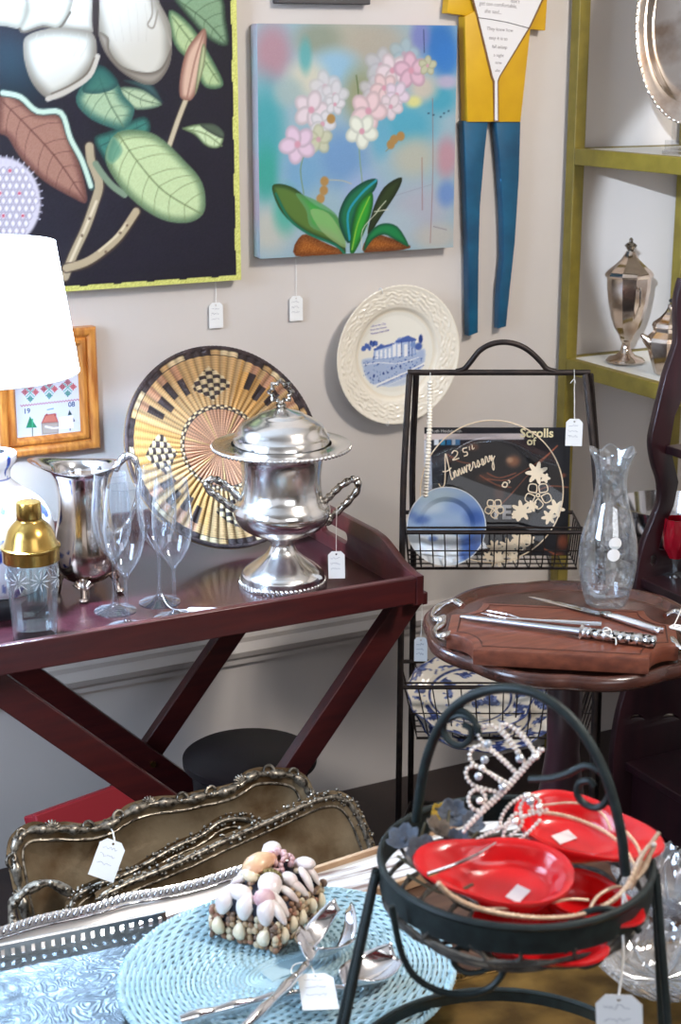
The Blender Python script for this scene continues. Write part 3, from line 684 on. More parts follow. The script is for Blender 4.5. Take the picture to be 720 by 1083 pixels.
# ---- cross-stitch sampler
ci = py(108, 475, WALL - 0.03); ct = py(103.5, 346, WALL - 0.03); cl = py(3, 486, WALL - 0.03)
x0, x1, z0, z1 = float(cl[0]), float(ci[0]), float(ci[2]), float(ct[2]) 
t = thing('framed_sampler', 'cross-stitch sampler of house and trees in a wide golden wood frame', 'picture')
fw_ = 0.036
prf = [(0, 0), (0, .022), (.004, .026), (.010, .026), (.016, .022), (.019, .017), (.023, .023), (.029, .024), (.034, .017), (fw_, .010)]
def mitre(x0, x1, z0, z1, prf, y):
    mb = MB()
    rings = np.array([[(x0 + d, y - h, z0 + d), (x1 - d, y - h, z0 + d), (x1 - d, y - h, z1 - d), (x0 + d, y - h, z1 - d)] for d, h in prf])
    for k in range(4):
        mb.grid(np.stack([rings[:, k], rings[:, (k + 1) % 4]], 1), flip=True)
    return mb
mitre(x0, x1, z0, z1, prf, WALL).build('frame', M_pine, t, smooth=35)
P = Paint(x1 - x0 - 2 * fw_ + .004, z1 - z0 - 2 * fw_ + .004, .0009, (206, 212, 228)); frs = wallframe(x0 + fw_ - .002, z0 + fw_ - .002, .012)
m = lambda pts: px2(frs, zz(pts, 6, 0, 380))
P.C += (8 * np.sin(P.X * 2400) * np.sin(P.Y * 2400))[..., None]
for cx, cy in ((192, 212), (312, 192), (430, 178)):
    for dx, dy, c in ((0, -32, (140, 52, 66)), (-34, -4, (150, 46, 60)), (34, -4, (176, 60, 66)), (0, 38, (46, 120, 112))):
        for i in range(-2, 3):
            for j in range(-2, 3):
                if abs(i) + abs(j) <= 2 + ((i * j) % 2): P.poly(m([(cx + dx + 9 * i - 4, cy + dy + 9 * j - 4), (cx + dx + 9 * i + 4, cy + dy + 9 * j - 4), (cx + dx + 9 * i + 4, cy + dy + 9 * j + 4), (cx + dx + 9 * i - 4, cy + dy + 9 * j + 4)]), c, sm=0)
    for a in (1, -1): P.line(m([(cx - 26, cy - 26 * a), (cx + 26, cy + 26 * a)]), .0022, (110, 170, 160), sm=0)
for y0, c in ((296, (176, 110, 130)), (118, (120, 124, 150))):
    P.line(m([(130 + 9 * i, y0 - (i * 9) * .11 + (5 if i % 2 else -5)) for i in range(46)]), .0016, c, sm=0)
P.poly(m([(190, 362), (235, 432), (165, 436)]), (32, 120, 88), sm=0); P.line(m([(206, 432), (206, 490)]), .002, (90, 110, 100), sm=0); P.line(m([(206, 380), (206, 430)]), .0026, (60, 160, 120), sm=0)
P.poly(m([(285, 352), (350, 342), (372, 400), (260, 408)]), (186, 110, 96), (150, 80, 76), .004, sm=0); P.poly(m([(262, 406), (372, 398), (372, 470), (266, 478)]), (166, 158, 152), (140, 130, 126), .004, sm=0)
P.poly(m([(286, 420), (340, 432), (372, 428), (372, 440), (330, 442), (284, 432)]), (226, 228, 236), sm=0)
for x in (290, 345): P.poly(m([(x, 346), (x + 12, 344), (x + 12, 358), (x, 360)]), (150, 70, 70), sm=0)
P.poly(m([(296, 318), (340, 308), (342, 316), (298, 324)]), (110, 150, 210), sm=0)
P.poly(m([(440, 322), (458, 352), (430, 356)]), (30, 60, 66), sm=0); P.line(m([(445, 430), (445, 450)]), .002, (60, 60, 80), sm=0); P.poly(m([(464, 370), (476, 392), (464, 398)]), (50, 54, 90), sm=0)
cloth = P.mesh(MB(), frs, 0.0).build('stitched_cloth', M_vc, t, weld=False, vcol=True, smooth=0)
tx = MB()
for s_, (x, y) in (('19', (148, 345)), ('08', (432, 302))):
    c = px2(frs, zz([(x, y)], 6, 0, 380))[0]; tx.text(s_, .0135, frame(frs[0] + np.array([c[0], -.0008, c[1]]), (1, 0, 0), (0, 0, 1), (0, -1, 0)), .0003, bold=.0003)
tx.build('stitched_date', pbr('stitch_blue', (70, 90, 130), .9), cloth, smooth=0)
c = px2(frs, zz([(418, 400)], 6, 0, 380))[0]
MB().box(frs[0] + np.array([c[0], -.0016, c[1]]), (.028, .0006, .024)).build('price_sticker', M_white, cloth, smooth=0)

# ---- price tags hanging from the two canvases and the sampler wall
for (x, y), (sx, sy), off, lab in (((228, 320), (228, 298), .006, 'white price tag hanging on a string under the magnolia canvas'), ((313, 313), (313, 274), .006, 'white price tag hanging on a string under the orchid canvas')):
    o = py(x, y, WALL - off); s0 = py(sx, sy, WALL - .005)
    s0[1] = WALL - .004
    price_tag(frame(o, (1, 0, 0), (0, 0.0, 1), (0, -1, 0)), lab, .029, .050, [s0, (s0 + o) / 2 + np.array([.001, 0, 0]), o + np.array([0, -.001, -.004])])
# ================================================================== the butler's tray table
TX0, TX1, TY0, TY1, TZ = 0.40, 1.29, 2.18, 2.78, 0.71
t = thing('serving_tray', 'long mahogany tray with handled end boards on a crossed-leg stand', 'tray')
MB().box(((TX0 + TX1) / 2, (TY0 + TY1) / 2, TZ - .006), (TX1 - TX0 - .028, TY1 - TY0 - .028, .012)).build('bottom_board', M_woodtop, t, smooth=0)
for y in (TY0 + .007, TY1 - .007): MB().box(((TX0 + TX1) / 2, y, TZ + .011), (TX1 - TX0 - .028, .014, .046)).build('long_rail', M_wood, t, bevel=.002)
prof_ = [(0, -.012), (0, .034), (.025, .036), (.06, .044), (.095, .058), (.125, .068), (.16, .072)]
W_ = TY1 - TY0
half = cr(prof_[1:], 6)
outl = [(0, -.012)] + [tuple(p) for p in half] + [(W_ - p[0], p[1]) for p in half[::-1]] + [(W_, -.012)]
def slot(cx, cy, L, r): return [(cx + L / 2 + r * math.cos(a), cy + r * math.sin(a)) for a in np.linspace(-PI / 2, PI / 2, 9)] + [(cx - L / 2 + r * math.cos(a), cy + r * math.sin(a)) for a in np.linspace(PI / 2, 3 * PI / 2, 9)]
for x in (TX1, TX0 + .014):
    MB().slab(outl, [slot(W_ / 2, .034, .085, .0125)], .014, frame((x, TY0, TZ), (0, 1, 0), (0, 0, 1), (1, 0, 0)), .0015).build('end_board', M_wood, t, smooth=30, loc=(-.014, 0, 0))
# stand
t = thing('folding_stand', 'crossed mahogany legs carrying the long serving tray', 'tray stand')
yA, yB = 2.232, 2.258
a0 = py(0, 728, yA); a1 = py(165, 843, yA); b0 = py(418, 652, yB); b1 = py(312, 809, yB)
def lineat(p, q, z): k = (z - p[2]) / (q[2] - p[2]); return p + (q - p) * k
ztop = TZ - .012
for dy, nm in ((0, 0), (.43, 1)):
    for p, q, yy in ((a0, a1, yA), (b0, b1, yB)):
        yv = yy + dy if nm == 0 else yy + dy - .0
        u = lineat(p, q, ztop - .012); v = lineat(p, q, 0.012); u[1] = v[1] = yv
        MB().beam(u, v, .024, .046, up=(0, 1, 0) if False else (0, 0, 1)).build('leg', M_wood, t, bevel=.002)
for p, q, yy in ((a0, a1, yA), (b0, b1, yB)):
    u = lineat(p, q, ztop - .013)
    MB().box((u[0], (yy + yy + .43) / 2, ztop - .011), (.03, .50, .022)).build('top_rail', M_wood, t, bevel=.002)
kx = None
A_ = np.array([[a1[0] - a0[0], -(b1[0] - b0[0])], [a1[2] - a0[2], -(b1[2] - b0[2])]]); k = np.linalg.solve(A_, np.array([b0[0] - a0[0], b0[2] - a0[2]]))
X = a0 + (a1 - a0) * k[0]
for dy in (0, .43):
    MB().tube([(X[0], yA - .016 + dy, X[2]), (X[0], yB + .016 + dy, X[2])], .006, 12).build('pivot_bolt', M_gold, t)

# ================================================================== under the tray
c = py(264, 797, 2.49); cz = float(c[2])
t = thing('round_stool', 'low round black stool under the serving tray', 'stool')
rd = 0.123
MB().lathe([(0, cz), (rd - .006, cz), (rd, cz - .004), (rd, cz - .016), (rd - .004, cz - .02), (0, cz - .02)], 64, (c[0], c[1], 0)).build('seat', M_black, t)
MB().lathe([(0, cz - .02), (rd - .015, cz - .02), (rd - .02, cz - .1), (rd - .012, .03), (rd - .008, 0), (0, 0)], 48, (c[0], c[1], 0)).build('drum_base', M_black, t)
yw, le = math.radians(15), math.radians(68)
p0 = py(37, 862, 2.40); xb = np.array([math.cos(yw), math.sin(yw), 0]); bk = np.array([-math.sin(yw), math.cos(yw), 0])
yb_ = bk * math.cos(le) + np.array([0, 0, 1]) * math.sin(le); nb = np.cross(xb, yb_); Hb = (p0[2] - .003) / math.sin(le)
t = thing('storage_box', 'dark red cloth-covered box leaning under the serving tray beside the black stool', 'box')
Rb3 = np.stack([xb, yb_, nb]); o_ = p0 - yb_ * Hb
MB().box(o_ + xb * .115 + yb_ * Hb / 2 - nb * .030, (.226, Hb - .004, .034), Rb3).build('body', M_redbox, t, bevel=.003)
MB().box(o_ + xb * .115 + yb_ * Hb / 2 - nb * .0065, (.23, Hb, .013), Rb3).build('lid', M_redbox, t, bevel=.003)

# ================================================================== woven wicker plaque leaning on the wall
lean = math.radians(25); Rb = 0.188
nrmv = np.array([0, -math.cos(lean), math.sin(lean)]); upv = np.array([0, math.sin(lean), math.cos(lean)])
yb = 2.71
cb = None
for yy in np.linspace(2.6, 2.88, 200):
    q_ = py(234, 474, yy)
    if q_[2] - Rb * math.cos(lean) - .004 < TZ + .002: cb = q_; break
cb = q_ if cb is None else cb
frk = frame(cb, (1, 0, 0), upv, nrmv)
nr, nt = 110, 456
G = np.zeros((nr, nt, 3)); Cc = np.zeros((nr, nt, 3))
th = np.linspace(0, 2 * PI, nt, endpoint=False); rho = np.linspace(0.0, 1, nr)
NRIB = 62
tan, tan2, drk, pink, lite = np.array((198, 160, 110)), np.array((204, 156, 92)), np.array((60, 48, 48)), np.array((192, 142, 110)), np.array((220, 198, 158))
rr = random.Random(3); ribc = [rr.uniform(.9, 1.08) for _ in range(NRIB)]
for j in range(nt):
    a = th[j]; rib = int(a / (2 * PI) * NRIB); fa = a / (2 * PI) * NRIB - rib
    for i in range(nr):
        r = rho[i]; sub = int(r * 60)
        rc = ribc[rib] * (0.94 + .08 * math.sin(r * 420))
        if r < .385: c = pink * (.94 + .1 * (rib % 2)); c = c if (rib % 9) else tan
        elif r < .43: c = drk if (rib % 2) == (r > .408) or r < .39 else lite
        elif r < .90:
            q = (a + .408) % (PI / 2); qa = q / (PI / 2)          # four repeating sectors
            c = (tan if (int((a + .408) // (PI / 2)) % 2) else tan2) if not (.34 < qa < .66) else tan
            if .50 < qa < .98:
                k = int((qa - .50) / .12); lo_ = .60 + .05 * (k % 2)
                inblk = ((qa - .50) / .12) % 1 < .55
                if inblk and lo_ < r < lo_ + .17: c = drk
                elif inblk and lo_ + .17 < r < lo_ + .26: c = pink
                elif r > .80: c = pink * 1.0 if inblk else tan
            if .06 < qa < .46:                                    # checkered lozenge
                w = abs(qa - .26) / .2; hgt = .15 * (1 - w)
                if abs(r - .63) < hgt + .02 and w < 1: c = drk if (int(r * 25) + rib) % 2 else lite
        elif r < .955:
            c = drk if (rib // 3) % 2 else (lite if (rib % 3) != 2 else tan)
            if r < .915: c = drk
        else: c = drk * (.9 + .25 * (rib % 2))
        z = .0036 * abs(math.sin(PI * fa)) * min(1, r / .2) + .0007 * math.sin(r * 420)
        if r > .955: z = .004 * math.sqrt(max(0, 1 - ((r - .978) / .0235) ** 2)) + .0008 * math.sin(a * 150 + r * 60)
        sh = .76 + .26 * abs(math.sin(PI * fa)) if .04 < r < .955 else 1   # colour darker between the ribs
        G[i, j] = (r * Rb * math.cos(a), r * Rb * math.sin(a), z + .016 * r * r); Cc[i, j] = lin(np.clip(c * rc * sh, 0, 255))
mb = MB(); mb.grid(G @ frk[1] + frk[0], wrap_v=True, col=Cc)
Gb = np.array([[(r * Rb * math.cos(a), r * Rb * math.sin(a), .016 * r * r - .005) for a in th[::4]] for r in (1.0, .8, .5, .2, 0)])
mb.grid(Gb @ frk[1] + frk[0], wrap_v=True, col=np.tile(lin((150, 116, 76)), (5, len(th[::4]), 1)), flip=True)
M_straw = pbr('woven_straw', (200, 160, 110), 0.75, vcol=True, spec=0.3)
o = mb.build('woven_plaque', M_straw, vcol=True, smooth=60)
tag(o, 'round woven straw plaque with black and tan pattern leaning against the wall behind the urn', 'basket plaque')

# ================================================================== silver urn
def beads(mb, c, R, z, n, r, ax=None, stretch=(1, 1, 1), skew=0.0):
    for k in range(n):
        a = 2 * PI * k / n
        rot = np.array([[math.cos(a), math.sin(a), 0], [-math.sin(a), math.cos(a), 0], [0, 0, 1]])
        if skew:
            s_ = np.array([[1, 0, 0], [0, math.cos(skew), math.sin(skew)], [0, -math.sin(skew), math.cos(skew)]]); rot = s_ @ rot
        mb.sphere((c[0] + R * math.cos(a), c[1] + R * math.sin(a), c[2] + z), (r * stretch[0], r * stretch[1], r * stretch[2]), 8, 5, R=rot)
    return mb
ub = pz(299, 617, TZ)
urn = thing('lidded_urn', 'large polished silver urn with ring-topped lid standing on the tray', 'urn', ub)
pb = prof(ub, [(617, 0.1), (617, 44), (614, 45), (609, 44.5), (604, 43), (598, 36), (590, 24), (583, 16), (576, 12.5), (573, 12.5), (571, 15), (569, 16), (567, 20), (562, 33), (556, 43), (549, 49), (541, 51.5), (534, 50), (529, 46.5), (526.5, 44.8), (525, 43.6), (515, 42.2), (505, 42), (494, 43), (484, 45.5), (478, 50), (474, 56)])
pb = [pb[0], pb[1]] + smooth1(pb[2:9], 4) + pb[9:12] + smooth1(pb[12:19], 4) + pb[19:21] + smooth1(pb[21:], 4)
MB().lathe(pb, 96).build('body', M_silver, urn, smooth=50)
rb = rat(ub, 617, 45); beads(MB(), (0, 0, 0), rb, zat(ub, 612) - ub[2] - .004, 56, .0042, stretch=(.7, .75, 1.7), skew=.5).build('base_beading', M_silver, urn)
zr = zat(ub, 471) - ub[2]; Rr = rat(ub, 471, 74)
lidp = [(Rr * .70, zr - .004), (Rr * .98, zr - .002), (Rr, zr), (Rr * .99, zr + .003), (Rr * .93, zr + .002), (Rr * .80, zr + .001), (Rr * .72, zr + .004)]
MB().lathe(lidp, 96).build('rim_plate', M_silver, urn, smooth=50)
beads(MB(), (0, 0, 0), Rr * .985, zr - .001, 84, .0034, stretch=(.9, 1, 1.1)).build('rim_beading', M_silver, urn)
pl_ = prof(ub, [(464, 51), (461, 51.5), (459, 49), (455, 47), (450, 44), (446, 39), (442.5, 32), (441, 29), (440, 27), (437, 22), (434, 12), (432, 7)])
lid = MB().lathe([(Rr * .69, zr + .0045)] + pl_[:3] + smooth1(pl_[3:], 4), 80).build('lid', M_silver, urn, smooth=50)
zf0, zf1 = zat(ub, 433) - ub[2], zat(ub, 426) - ub[2]
fin = MB().lathe([(.012, zf0), (.0075, zf0 + .004), (.009, zf0 + .008), (.006, zf1), (0, zf1 + .001)], 24)
zc = zat(ub, 414.5) - ub[2]; rr_ = rat(ub, 414, 10.5)
ringp = [(RT * rr_ * (1 + .12 * math.cos(8 * a)) * math.cos(a) * 1.05 + np.array([0, 0, zc + rr_ * (1 + .1 * math.cos(8 * a)) * math.sin(a)])) for a in np.linspace(0, 2 * PI, 56, endpoint=False)]
fin.tube(ringp, [.0034 * (1 + .35 * math.cos(16 * i / 56 * 2 * PI)) for i in range(56)], 8, closed=True)
fin.build('ring_finial', M_silver_orn, lid)
def urn_handle(pts, nm):
    mb = MB(); P3 = []
    for x, y in pts:
        D = ub[0] * FH[0] + ub[1] * FH[1]; z = zat(ub, y) - ub[2]; dz = zat(ub, y) - CZ
        s_ = (x - 299 + (616 - y) * .055) * (D * math.cos(PITCH) - dz * math.sin(PITCH)) / F
        P3.append(RT * s_ + np.array([0, 0, z]))
    P3 = cr(P3, 8); n = len(P3)
    mb.tube(P3, [.0058 * (1 + .12 * math.sin(i * .9)) for i in range(n)], 10)
    for i in range(3, n - 3, 5):
        mb.sphere(P3[i] + np.array([0, 0, .003]), (.0062, .005, .0045), 8, 6)
    mb.sphere(P3[0], .010, 10, 8); mb.sphere(P3[-1], .009, 10, 8)
    return mb.build('handle', M_silver_orn, urn)
urn_handle([(252, 545), (240, 536), (228, 527), (217, 519), (214, 511), (221, 507), (232, 512), (243, 521), (252, 530)], 0)
urn_handle([(343, 550), (352, 543), (364, 531), (373, 519), (373, 509), (366, 508), (355, 515), (346, 524), (338, 531)], 1)

# tag on the urn's handle
ho = None
D = ub[0] * FH[0] + ub[1] * FH[1]
def urnpt(x, y): 
    z = zat(ub, y); dz = z - CZ
    return np.array([ub[0], ub[1], 0]) + RT * ((x - 299 + (616 - y) * .055) * (D * math.cos(PITCH) - dz * math.sin(PITCH)) / F) + np.array([0, 0, z])
g = urnpt(352, 538) - FH * .011; tg = g.copy(); tg[2] = zat(g, 583)
price_tag(camface(tg, 0, .02), 'white price tag hanging by a string from the right handle of the silver urn', .028, .048, [g + FH * .006 + np.array([0, 0, .004]), g + np.array([.001, 0, 0]), (g + tg) / 2, tg + np.array([0, 0, -.004])])

# ================================================================== pitcher
pb_ = pz(93, 627, TZ)
pit = thing('water_pitcher', 'tarnished silver pitcher on shell feet with wide pouring lip, behind the glasses', 'pitcher', pb_)
q = prof(pb_, [(612, .5), (613, 12), (611, 20), (606, 27), (599, 32), (590, 34), (580, 34.2), (570, 33), (560, 31), (548, 28.5), (536, 27), (524, 27), (512, 28.5), (503, 31), (499, 32.5)])
MB().lathe([q[0]] + smooth1(q[1:], 4), 64).build('body', M_silver_warm, pit, smooth=60)
zt = q[-1][1]; rt0 = q[-1][0]; L = -RT
nseg = 64; P = []
aL = math.atan2(L[1], L[0])
for k, (f, hh) in enumerate(((.98, -.004), (1.0, .0), (1.05, .005), (1.12, .008), (1.16, .011), (1.13, .0115), (1.0, .006), (.93, -.01))):
    row = []
    for j in range(nseg):
        a = 2 * PI * j / nseg; d = math.cos(a - aL); sp = max(0, d) ** 6
        e_ = max(f - .98, 0) / .18 * min(1, (8 - k) / 3 if k > 5 else 1)
        rr_ = rt0 * (f + sp * .62 * e_ + .10 * max(0, -d) ** 2 * e_) ; zz_ = zt + hh + sp * .006 * e_ + .004 * e_ * math.cos(2 * (a - aL))
        row.append((rr_ * math.cos(a), rr_ * math.sin(a) , zz_))
    P.append(row)
MB().grid(np.array(P), wrap_v=True).build('pouring_lip', M_silver_b, pit, smooth=60)
hp = []
for x, y in ((121, 497), (127, 488), (135, 482), (142, 485), (146, 497), (147, 515), (143, 535), (136, 552), (126, 563)):
    Dp = pb_[0] * FH[0] + pb_[1] * FH[1]; z = zat(pb_, y); s_ = (x - 93 + (627 - y) * .045) * (Dp * math.cos(PITCH) - (z - CZ) * math.sin(PITCH)) / F
    hp.append(RT * s_ + np.array([0, 0, z - pb_[2]]))
hp = cr(hp, 8)
hm = MB().tube(hp, [.0055 * (1.2 - .4 * i / len(hp)) * (1 + .12 * math.sin(i * .8)) for i in range(len(hp))], 10)
hm.sphere(hp[14], (.009, .007, .007), 10, 8); hm.sphere(hp[6], (.008, .006, .006), 10, 8); hm.sphere(hp[-1], .008, 10, 8)
hm.build('handle', M_silver_b, pit)
for k in range(4):
    a = math.atan2(-FH[1], -FH[0]) + k * PI / 2 + .02; d = np.array([math.cos(a), math.sin(a), 0]); s_ = np.array([-d[1], d[0], 0])
    r0 = rat(pb_, 605, 24); fm = MB(); zf = q[3][1] + .002
    fm.tube([d * (r0 + .004) + np.array([0, 0, zf]), d * (r0 + .009) + np.array([0, 0, zf * .6]), d * (r0 + .012) + np.array([0, 0, .007]), d * (r0 + .015) + np.array([0, 0, .003])], [.008, .0055, .006, .0075], 10)
    fm.sphere(d * (r0 + .015) + np.array([0, 0, .0045]), (.008, .008, .0045), 10, 6)
    fm.build('shell_foot', M_silver_warm, pit)
    sh = MB()
    for i in range(7):
        b_ = (i - 3) * .33; dirv = s_ * math.sin(b_) + np.array([0, 0, 1]) * math.cos(b_)
        base = d * (r0 + .011) + np.array([0, 0, zf * .55])
        sh.tube([base, base + dirv * .010 + d * .002, base + dirv * .019 - d * .001], [.0012, .0024, .0028], 7)
    sh.build('shell', M_silver_warm, bpy.data.objects[pit.children[-1].name])

# ================================================================== cocktail shaker
sb = pz(37.5, 673, TZ)
shk = thing('cocktail_shaker', 'tall cut glass cocktail shaker with gold metal cap near the tray front', 'shaker', sb)
q = prof(sb, [(673, .5), (673, 22), (671, 24), (650, 25), (610, 28), (590, 29)])
def sq(t, z, r): return (1 + .06 * np.cos(4 * (t - .6))) * (1 + .012 * np.cos(24 * t))
glass = MB().lathe(q, 96, wob=sq).build('glass_body', G_shaker, shk, smooth=60)
qi = [(0, .016)] + [(r - .003, z) for r, z in q[2:]]; qi[1] = (qi[1][0], .018)
MB().lathe(qi, 64, wob=sq).build('inner_wall', G_shaker, glass, smooth=60)
cut = MB()
for k in range(8):
    a0_ = 2 * PI * k / 8
    for j in range(9):
        b_ = 2 * PI * j / 9; zc_ = zat(sb, 608) - sb[2]; R0 = rat(sb, 608, 28.6) * 1.0
        pts = []
        for u_ in (.004, .010, .016):
            aa = a0_ + u_ * math.cos(b_) / R0; pts.append((R0 * float(sq(np.array(aa), 0, 0)) * math.cos(aa), R0 * float(sq(np.array(aa), 0, 0)) * math.sin(aa), zc_ + u_ * math.sin(b_)))
        cut.tube(pts, [.0003, .0008, .0003], 5)
cut.build('cut_stars', pbr('frosted_cut', (205, 214, 222), .35), glass)
z0_ = q[-1][1]; capb = prof(sb, [(592, 30), (580, 30.2), (579, 31.5), (577, 31.5), (576, 29), (571, 27), (565, 25.5), (559, 23), (554, 19), (551, 15.5), (549.5, 14), (548, 13.8)])
cap = MB().lathe([(rat(sb, 592, 28.5), capb[0][1])] + capb, 64).build('gold_cap', M_gold, shk, smooth=40)
ct_ = prof(sb, [(548, 13.2), (546, 14), (532, 13.4), (530.5, 12.8), (530, .3)])
MB().lathe(ct_, 48).build('cap_stopper', M_gold, cap, smooth=40)

# ================================================================== four flutes
fb_ = pz(135, 664, TZ)
q = prof(fb_, [(664, .3), (664, 23), (663.2, 23), (661.5, 17), (659, 9), (656, 4.2), (650, 2.6), (640, 2.1), (625, 2.0), (614, 2.2), (609, 3.2), (605, 6), (598, 11.5), (588, 17), (576, 20.5), (562, 21.8), (548, 21.2), (530, 19.2), (515, 17.2)])
q[2] = (q[2][0], .0012)
qo = [q[0], q[1], q[2]] + smooth1(q[3:], 4)
qi = [(0, zat(fb_, 604) - fb_[2])] + [(max(r - .0012, .001), z) for r, z in smooth1(q[11:], 4)]
fl = thing('champagne_flute', '', 'glass', fb_, group='champagne flutes on the tray')
MB().lathe(qo[3:5] + qo[5:], 48).build('bowl_and_stem', G_flute, fl, smooth=70)
MB().lathe(qo[:4], 48).build('foot', G_flute, fl, smooth=50)
MB().tube([(qo[-1][0] * math.cos(a), qo[-1][0] * math.sin(a), qo[-1][1]) for a in np.linspace(0, 2 * PI, 48, endpoint=False)], .0006, 6, closed=True).build('rim', G_flute, fl)
fl['label'] = 'champagne flute in front, nearest the shaker and the tray edge'
dup(fl, tuple(pz(122, 646, TZ)), .4, 'champagne flute behind the front left one, in front of the silver pitcher')
dup(fl, tuple(pz(185, 654, TZ)), 1.1, 'champagne flute on the right, closest to the urn')
dup(fl, tuple(pz(169, 637, TZ)), 1.9, 'rear right champagne flute in front of the wicker plaque, behind its neighbour')
# tag lying on the tray by the flutes
a_ = pz(198, 645, TZ + .0012); b2 = pz(245, 646, TZ + .0012)
xv = nrm(b2 - a_); s1 = pz(172, 631, TZ + .03)
price_tag(frame(a_ + np.array([0, 0, .0004]), np.cross(xv, (0, 0, 1)), -xv, (0, 0, 1)), 'white price tag lying flat on the tray beside the flutes', .02, .05,
          [pz(171, 628, TZ + .02), pz(177, 640, TZ + .008), pz(187, 645, TZ + .002), a_ + xv * .004 + np.array([0, 0, .001])])

# ================================================================== table lamp
lb = pz(1, 641, TZ)
lp = thing('table_lamp', 'glowing white drum-shade lamp on a blue and white porcelain jar', 'lamp', lb)
q = prof(lb, [(641, .5), (641, 47), (635, 49), (628, 49), (623, 47), (621, 44)]); MB().lathe(q, 64).build('base', M_black, lp, smooth=40)
q = prof(lb, [(621, 42), (616, 46), (600, 54), (580, 59), (562, 61), (546, 58), (532, 50), (521, 36), (512, 24), (507, 19), (503, 18), (496, 19), (491, 23), (486, 25.5), (480, 26), (478, 25), (478, 14)])
q = [q[0]] + smooth1(q[1:15], 5) + q[15:]
nt = 160; th = np.linspace(0, 2 * PI, nt, endpoint=False); qq = resample(np.array(q), .0022)
G = np.array([[(r * math.cos(a), r * math.sin(a), z) for a in th] for r, z in qq]); Cc = np.zeros(G.shape)
zl = zat(lb, 505) - lb[2]
for i, (r, z) in enumerate(qq):
    for j, a in enumerate(th):
        v = mnoise.noise((math.cos(a) * 3.2, math.sin(a) * 3.2, z * 34)); c = (240, 242, 248)
        if v > .36 and z > .03: c = (52, 74, 160)
        elif v > .30 and z > .03: c = (140, 156, 206)
        if abs(z - zl) < .0015 or abs(z - .03) < .002: c = (60, 84, 168)
        Cc[i, j] = lin(c)
MB().grid(G, wrap_v=True, col=Cc).build('porcelain_body', M_vcgloss, lp, vcol=True, smooth=60)
zs0, zs1 = zat(lb, 394) - lb[2], zat(lb, 257) - lb[2]; rs0, rs1 = rat(lb, 394, 97), rat(lb, 257, 80)
MB().lathe([(.012, zat(lb, 478) - lb[2] - .002), (.010, zat(lb, 470) - lb[2]), (.011, zs0 - .01), (.014, zs0 + .01), (.014, zs0 + .03), (0, zs0 + .03)], 24).build('socket_stem', M_white, lp)
msh = bpy.data.materials.new('lamp_shade_linen'); msh.use_nodes = True; n = msh.node_tree.nodes; l = msh.node_tree.links
bs = n['Principled BSDF']; bs.inputs['Base Color'].default_value = (.88, .88, .9, 1); bs.inputs['Roughness'].default_value = .9
tl = n.new('ShaderNodeBsdfTranslucent'); tl.inputs['Color'].default_value = (.9, .9, .93, 1); mx = n.new('ShaderNodeMixShader'); mx.inputs[0].default_value = .55
l.new(bs.outputs[0], mx.inputs[1]); l.new(tl.outputs[0], mx.inputs[2]); l.new(mx.outputs[0], n['Material Output'].inputs['Surface'])
MB().lathe([(rs0, zs0), (rs1, zs1)], 96).build('lamp_shade', msh, lp, smooth=60)
tr2 = MB()
for r, z in ((rs0, zs0), (rs1, zs1)): tr2 = MB().tube([(r * math.cos(a), r * math.sin(a), z) for a in np.linspace(0, 2 * PI, 96, endpoint=False)], .0012, 6, closed=True); tr2.build('shade_ring', M_white, lp)
sp = MB()
for k in range(3): a = 2 * PI * k / 3 + .5; sp.tube([(0, 0, zs1 - .012), (rs1 * .5 * math.cos(a), rs1 * .5 * math.sin(a), zs1 - .010), (rs1 * math.cos(a), rs1 * math.sin(a), zs1)], .0012, 6)
sp.tube([(0, 0, zs0 + .03), (0, 0, zs1 - .01)], .002, 6)
sp.build('shade_spider', M_gold, lp)
mb_ = bpy.data.materials.new('lit_bulb'); mb_.use_nodes = True; e_ = mb_.node_tree.nodes['Principled BSDF']; e_.inputs['Emission Color'].default_value = (.82, .9, 1, 1); e_.inputs['Emission Strength'].default_value = 30
MB().sphere((.0, .0, zs0 + .066), (.026, .026, .034), 20, 14).build('bulb', mb_, lp)
pl_ = bpy.data.lights.new('lamp_bulb_light', 'POINT'); pl_.energy = 75.0; pl_.color = (.52, .72, 1.0); pl_.shadow_soft_size = .03
po = bpy.data.objects.new('lamp_bulb_light', pl_); COL.objects.link(po); po.location = (0.045 * -FH[0], 0.045 * -FH[1], zs0 + .075); po.parent = lp
# ================================================================== green corner shelf
def ph(x, y, h):
    """photo point at horizontal distance h in front of the viewer"""
    d = ray(x, y); return EYE + d * (h / (d @ FH))
EX0, EX1, EY1, EY0 = 2.046, 2.375, 2.89, 2.28
zS1 = float(py(606, 157, 2.86)[2]); zS2 = float(py(600, 379, 2.86)[2])
t = thing('display_shelf', 'olive green open shelf unit with white shelf tops against the wall', 'shelf unit')
for x, y in ((EX0, EY1), (EX1, EY1), (EX0, EY0), (EX1, EY0)):
    MB().box((x + (.014 if x == EX0 else -.014), y - (.016 if y == EY1 else -.016), 1.1), (.028, .03, 2.2)).build('post', M_olive, t, bevel=.002)
for z in (zS1, zS2, .33, 1.95):
    MB().box(((EX0 + EX1) / 2, (EY0 + EY1) / 2, z - .016), (EX1 - EX0 - .03, EY1 - EY0 - .03, .028)).build('shelf_board', M_shelfwhite, t, smooth=0)
    for x in (EX0 + .010, EX1 - .010): MB().box((x, (EY0 + EY1) / 2, z - .017), (.020, EY1 - EY0 - .064, .034)).build('shelf_edge', M_olive, t, bevel=.0015)
    for y in (EY0 + .010, EY1 - .010): MB().box(((EX0 + EX1) / 2, y, z - .017), (EX1 - EX0 - .06, .020, .034)).build('shelf_edge', M_olive, t, bevel=.0015)

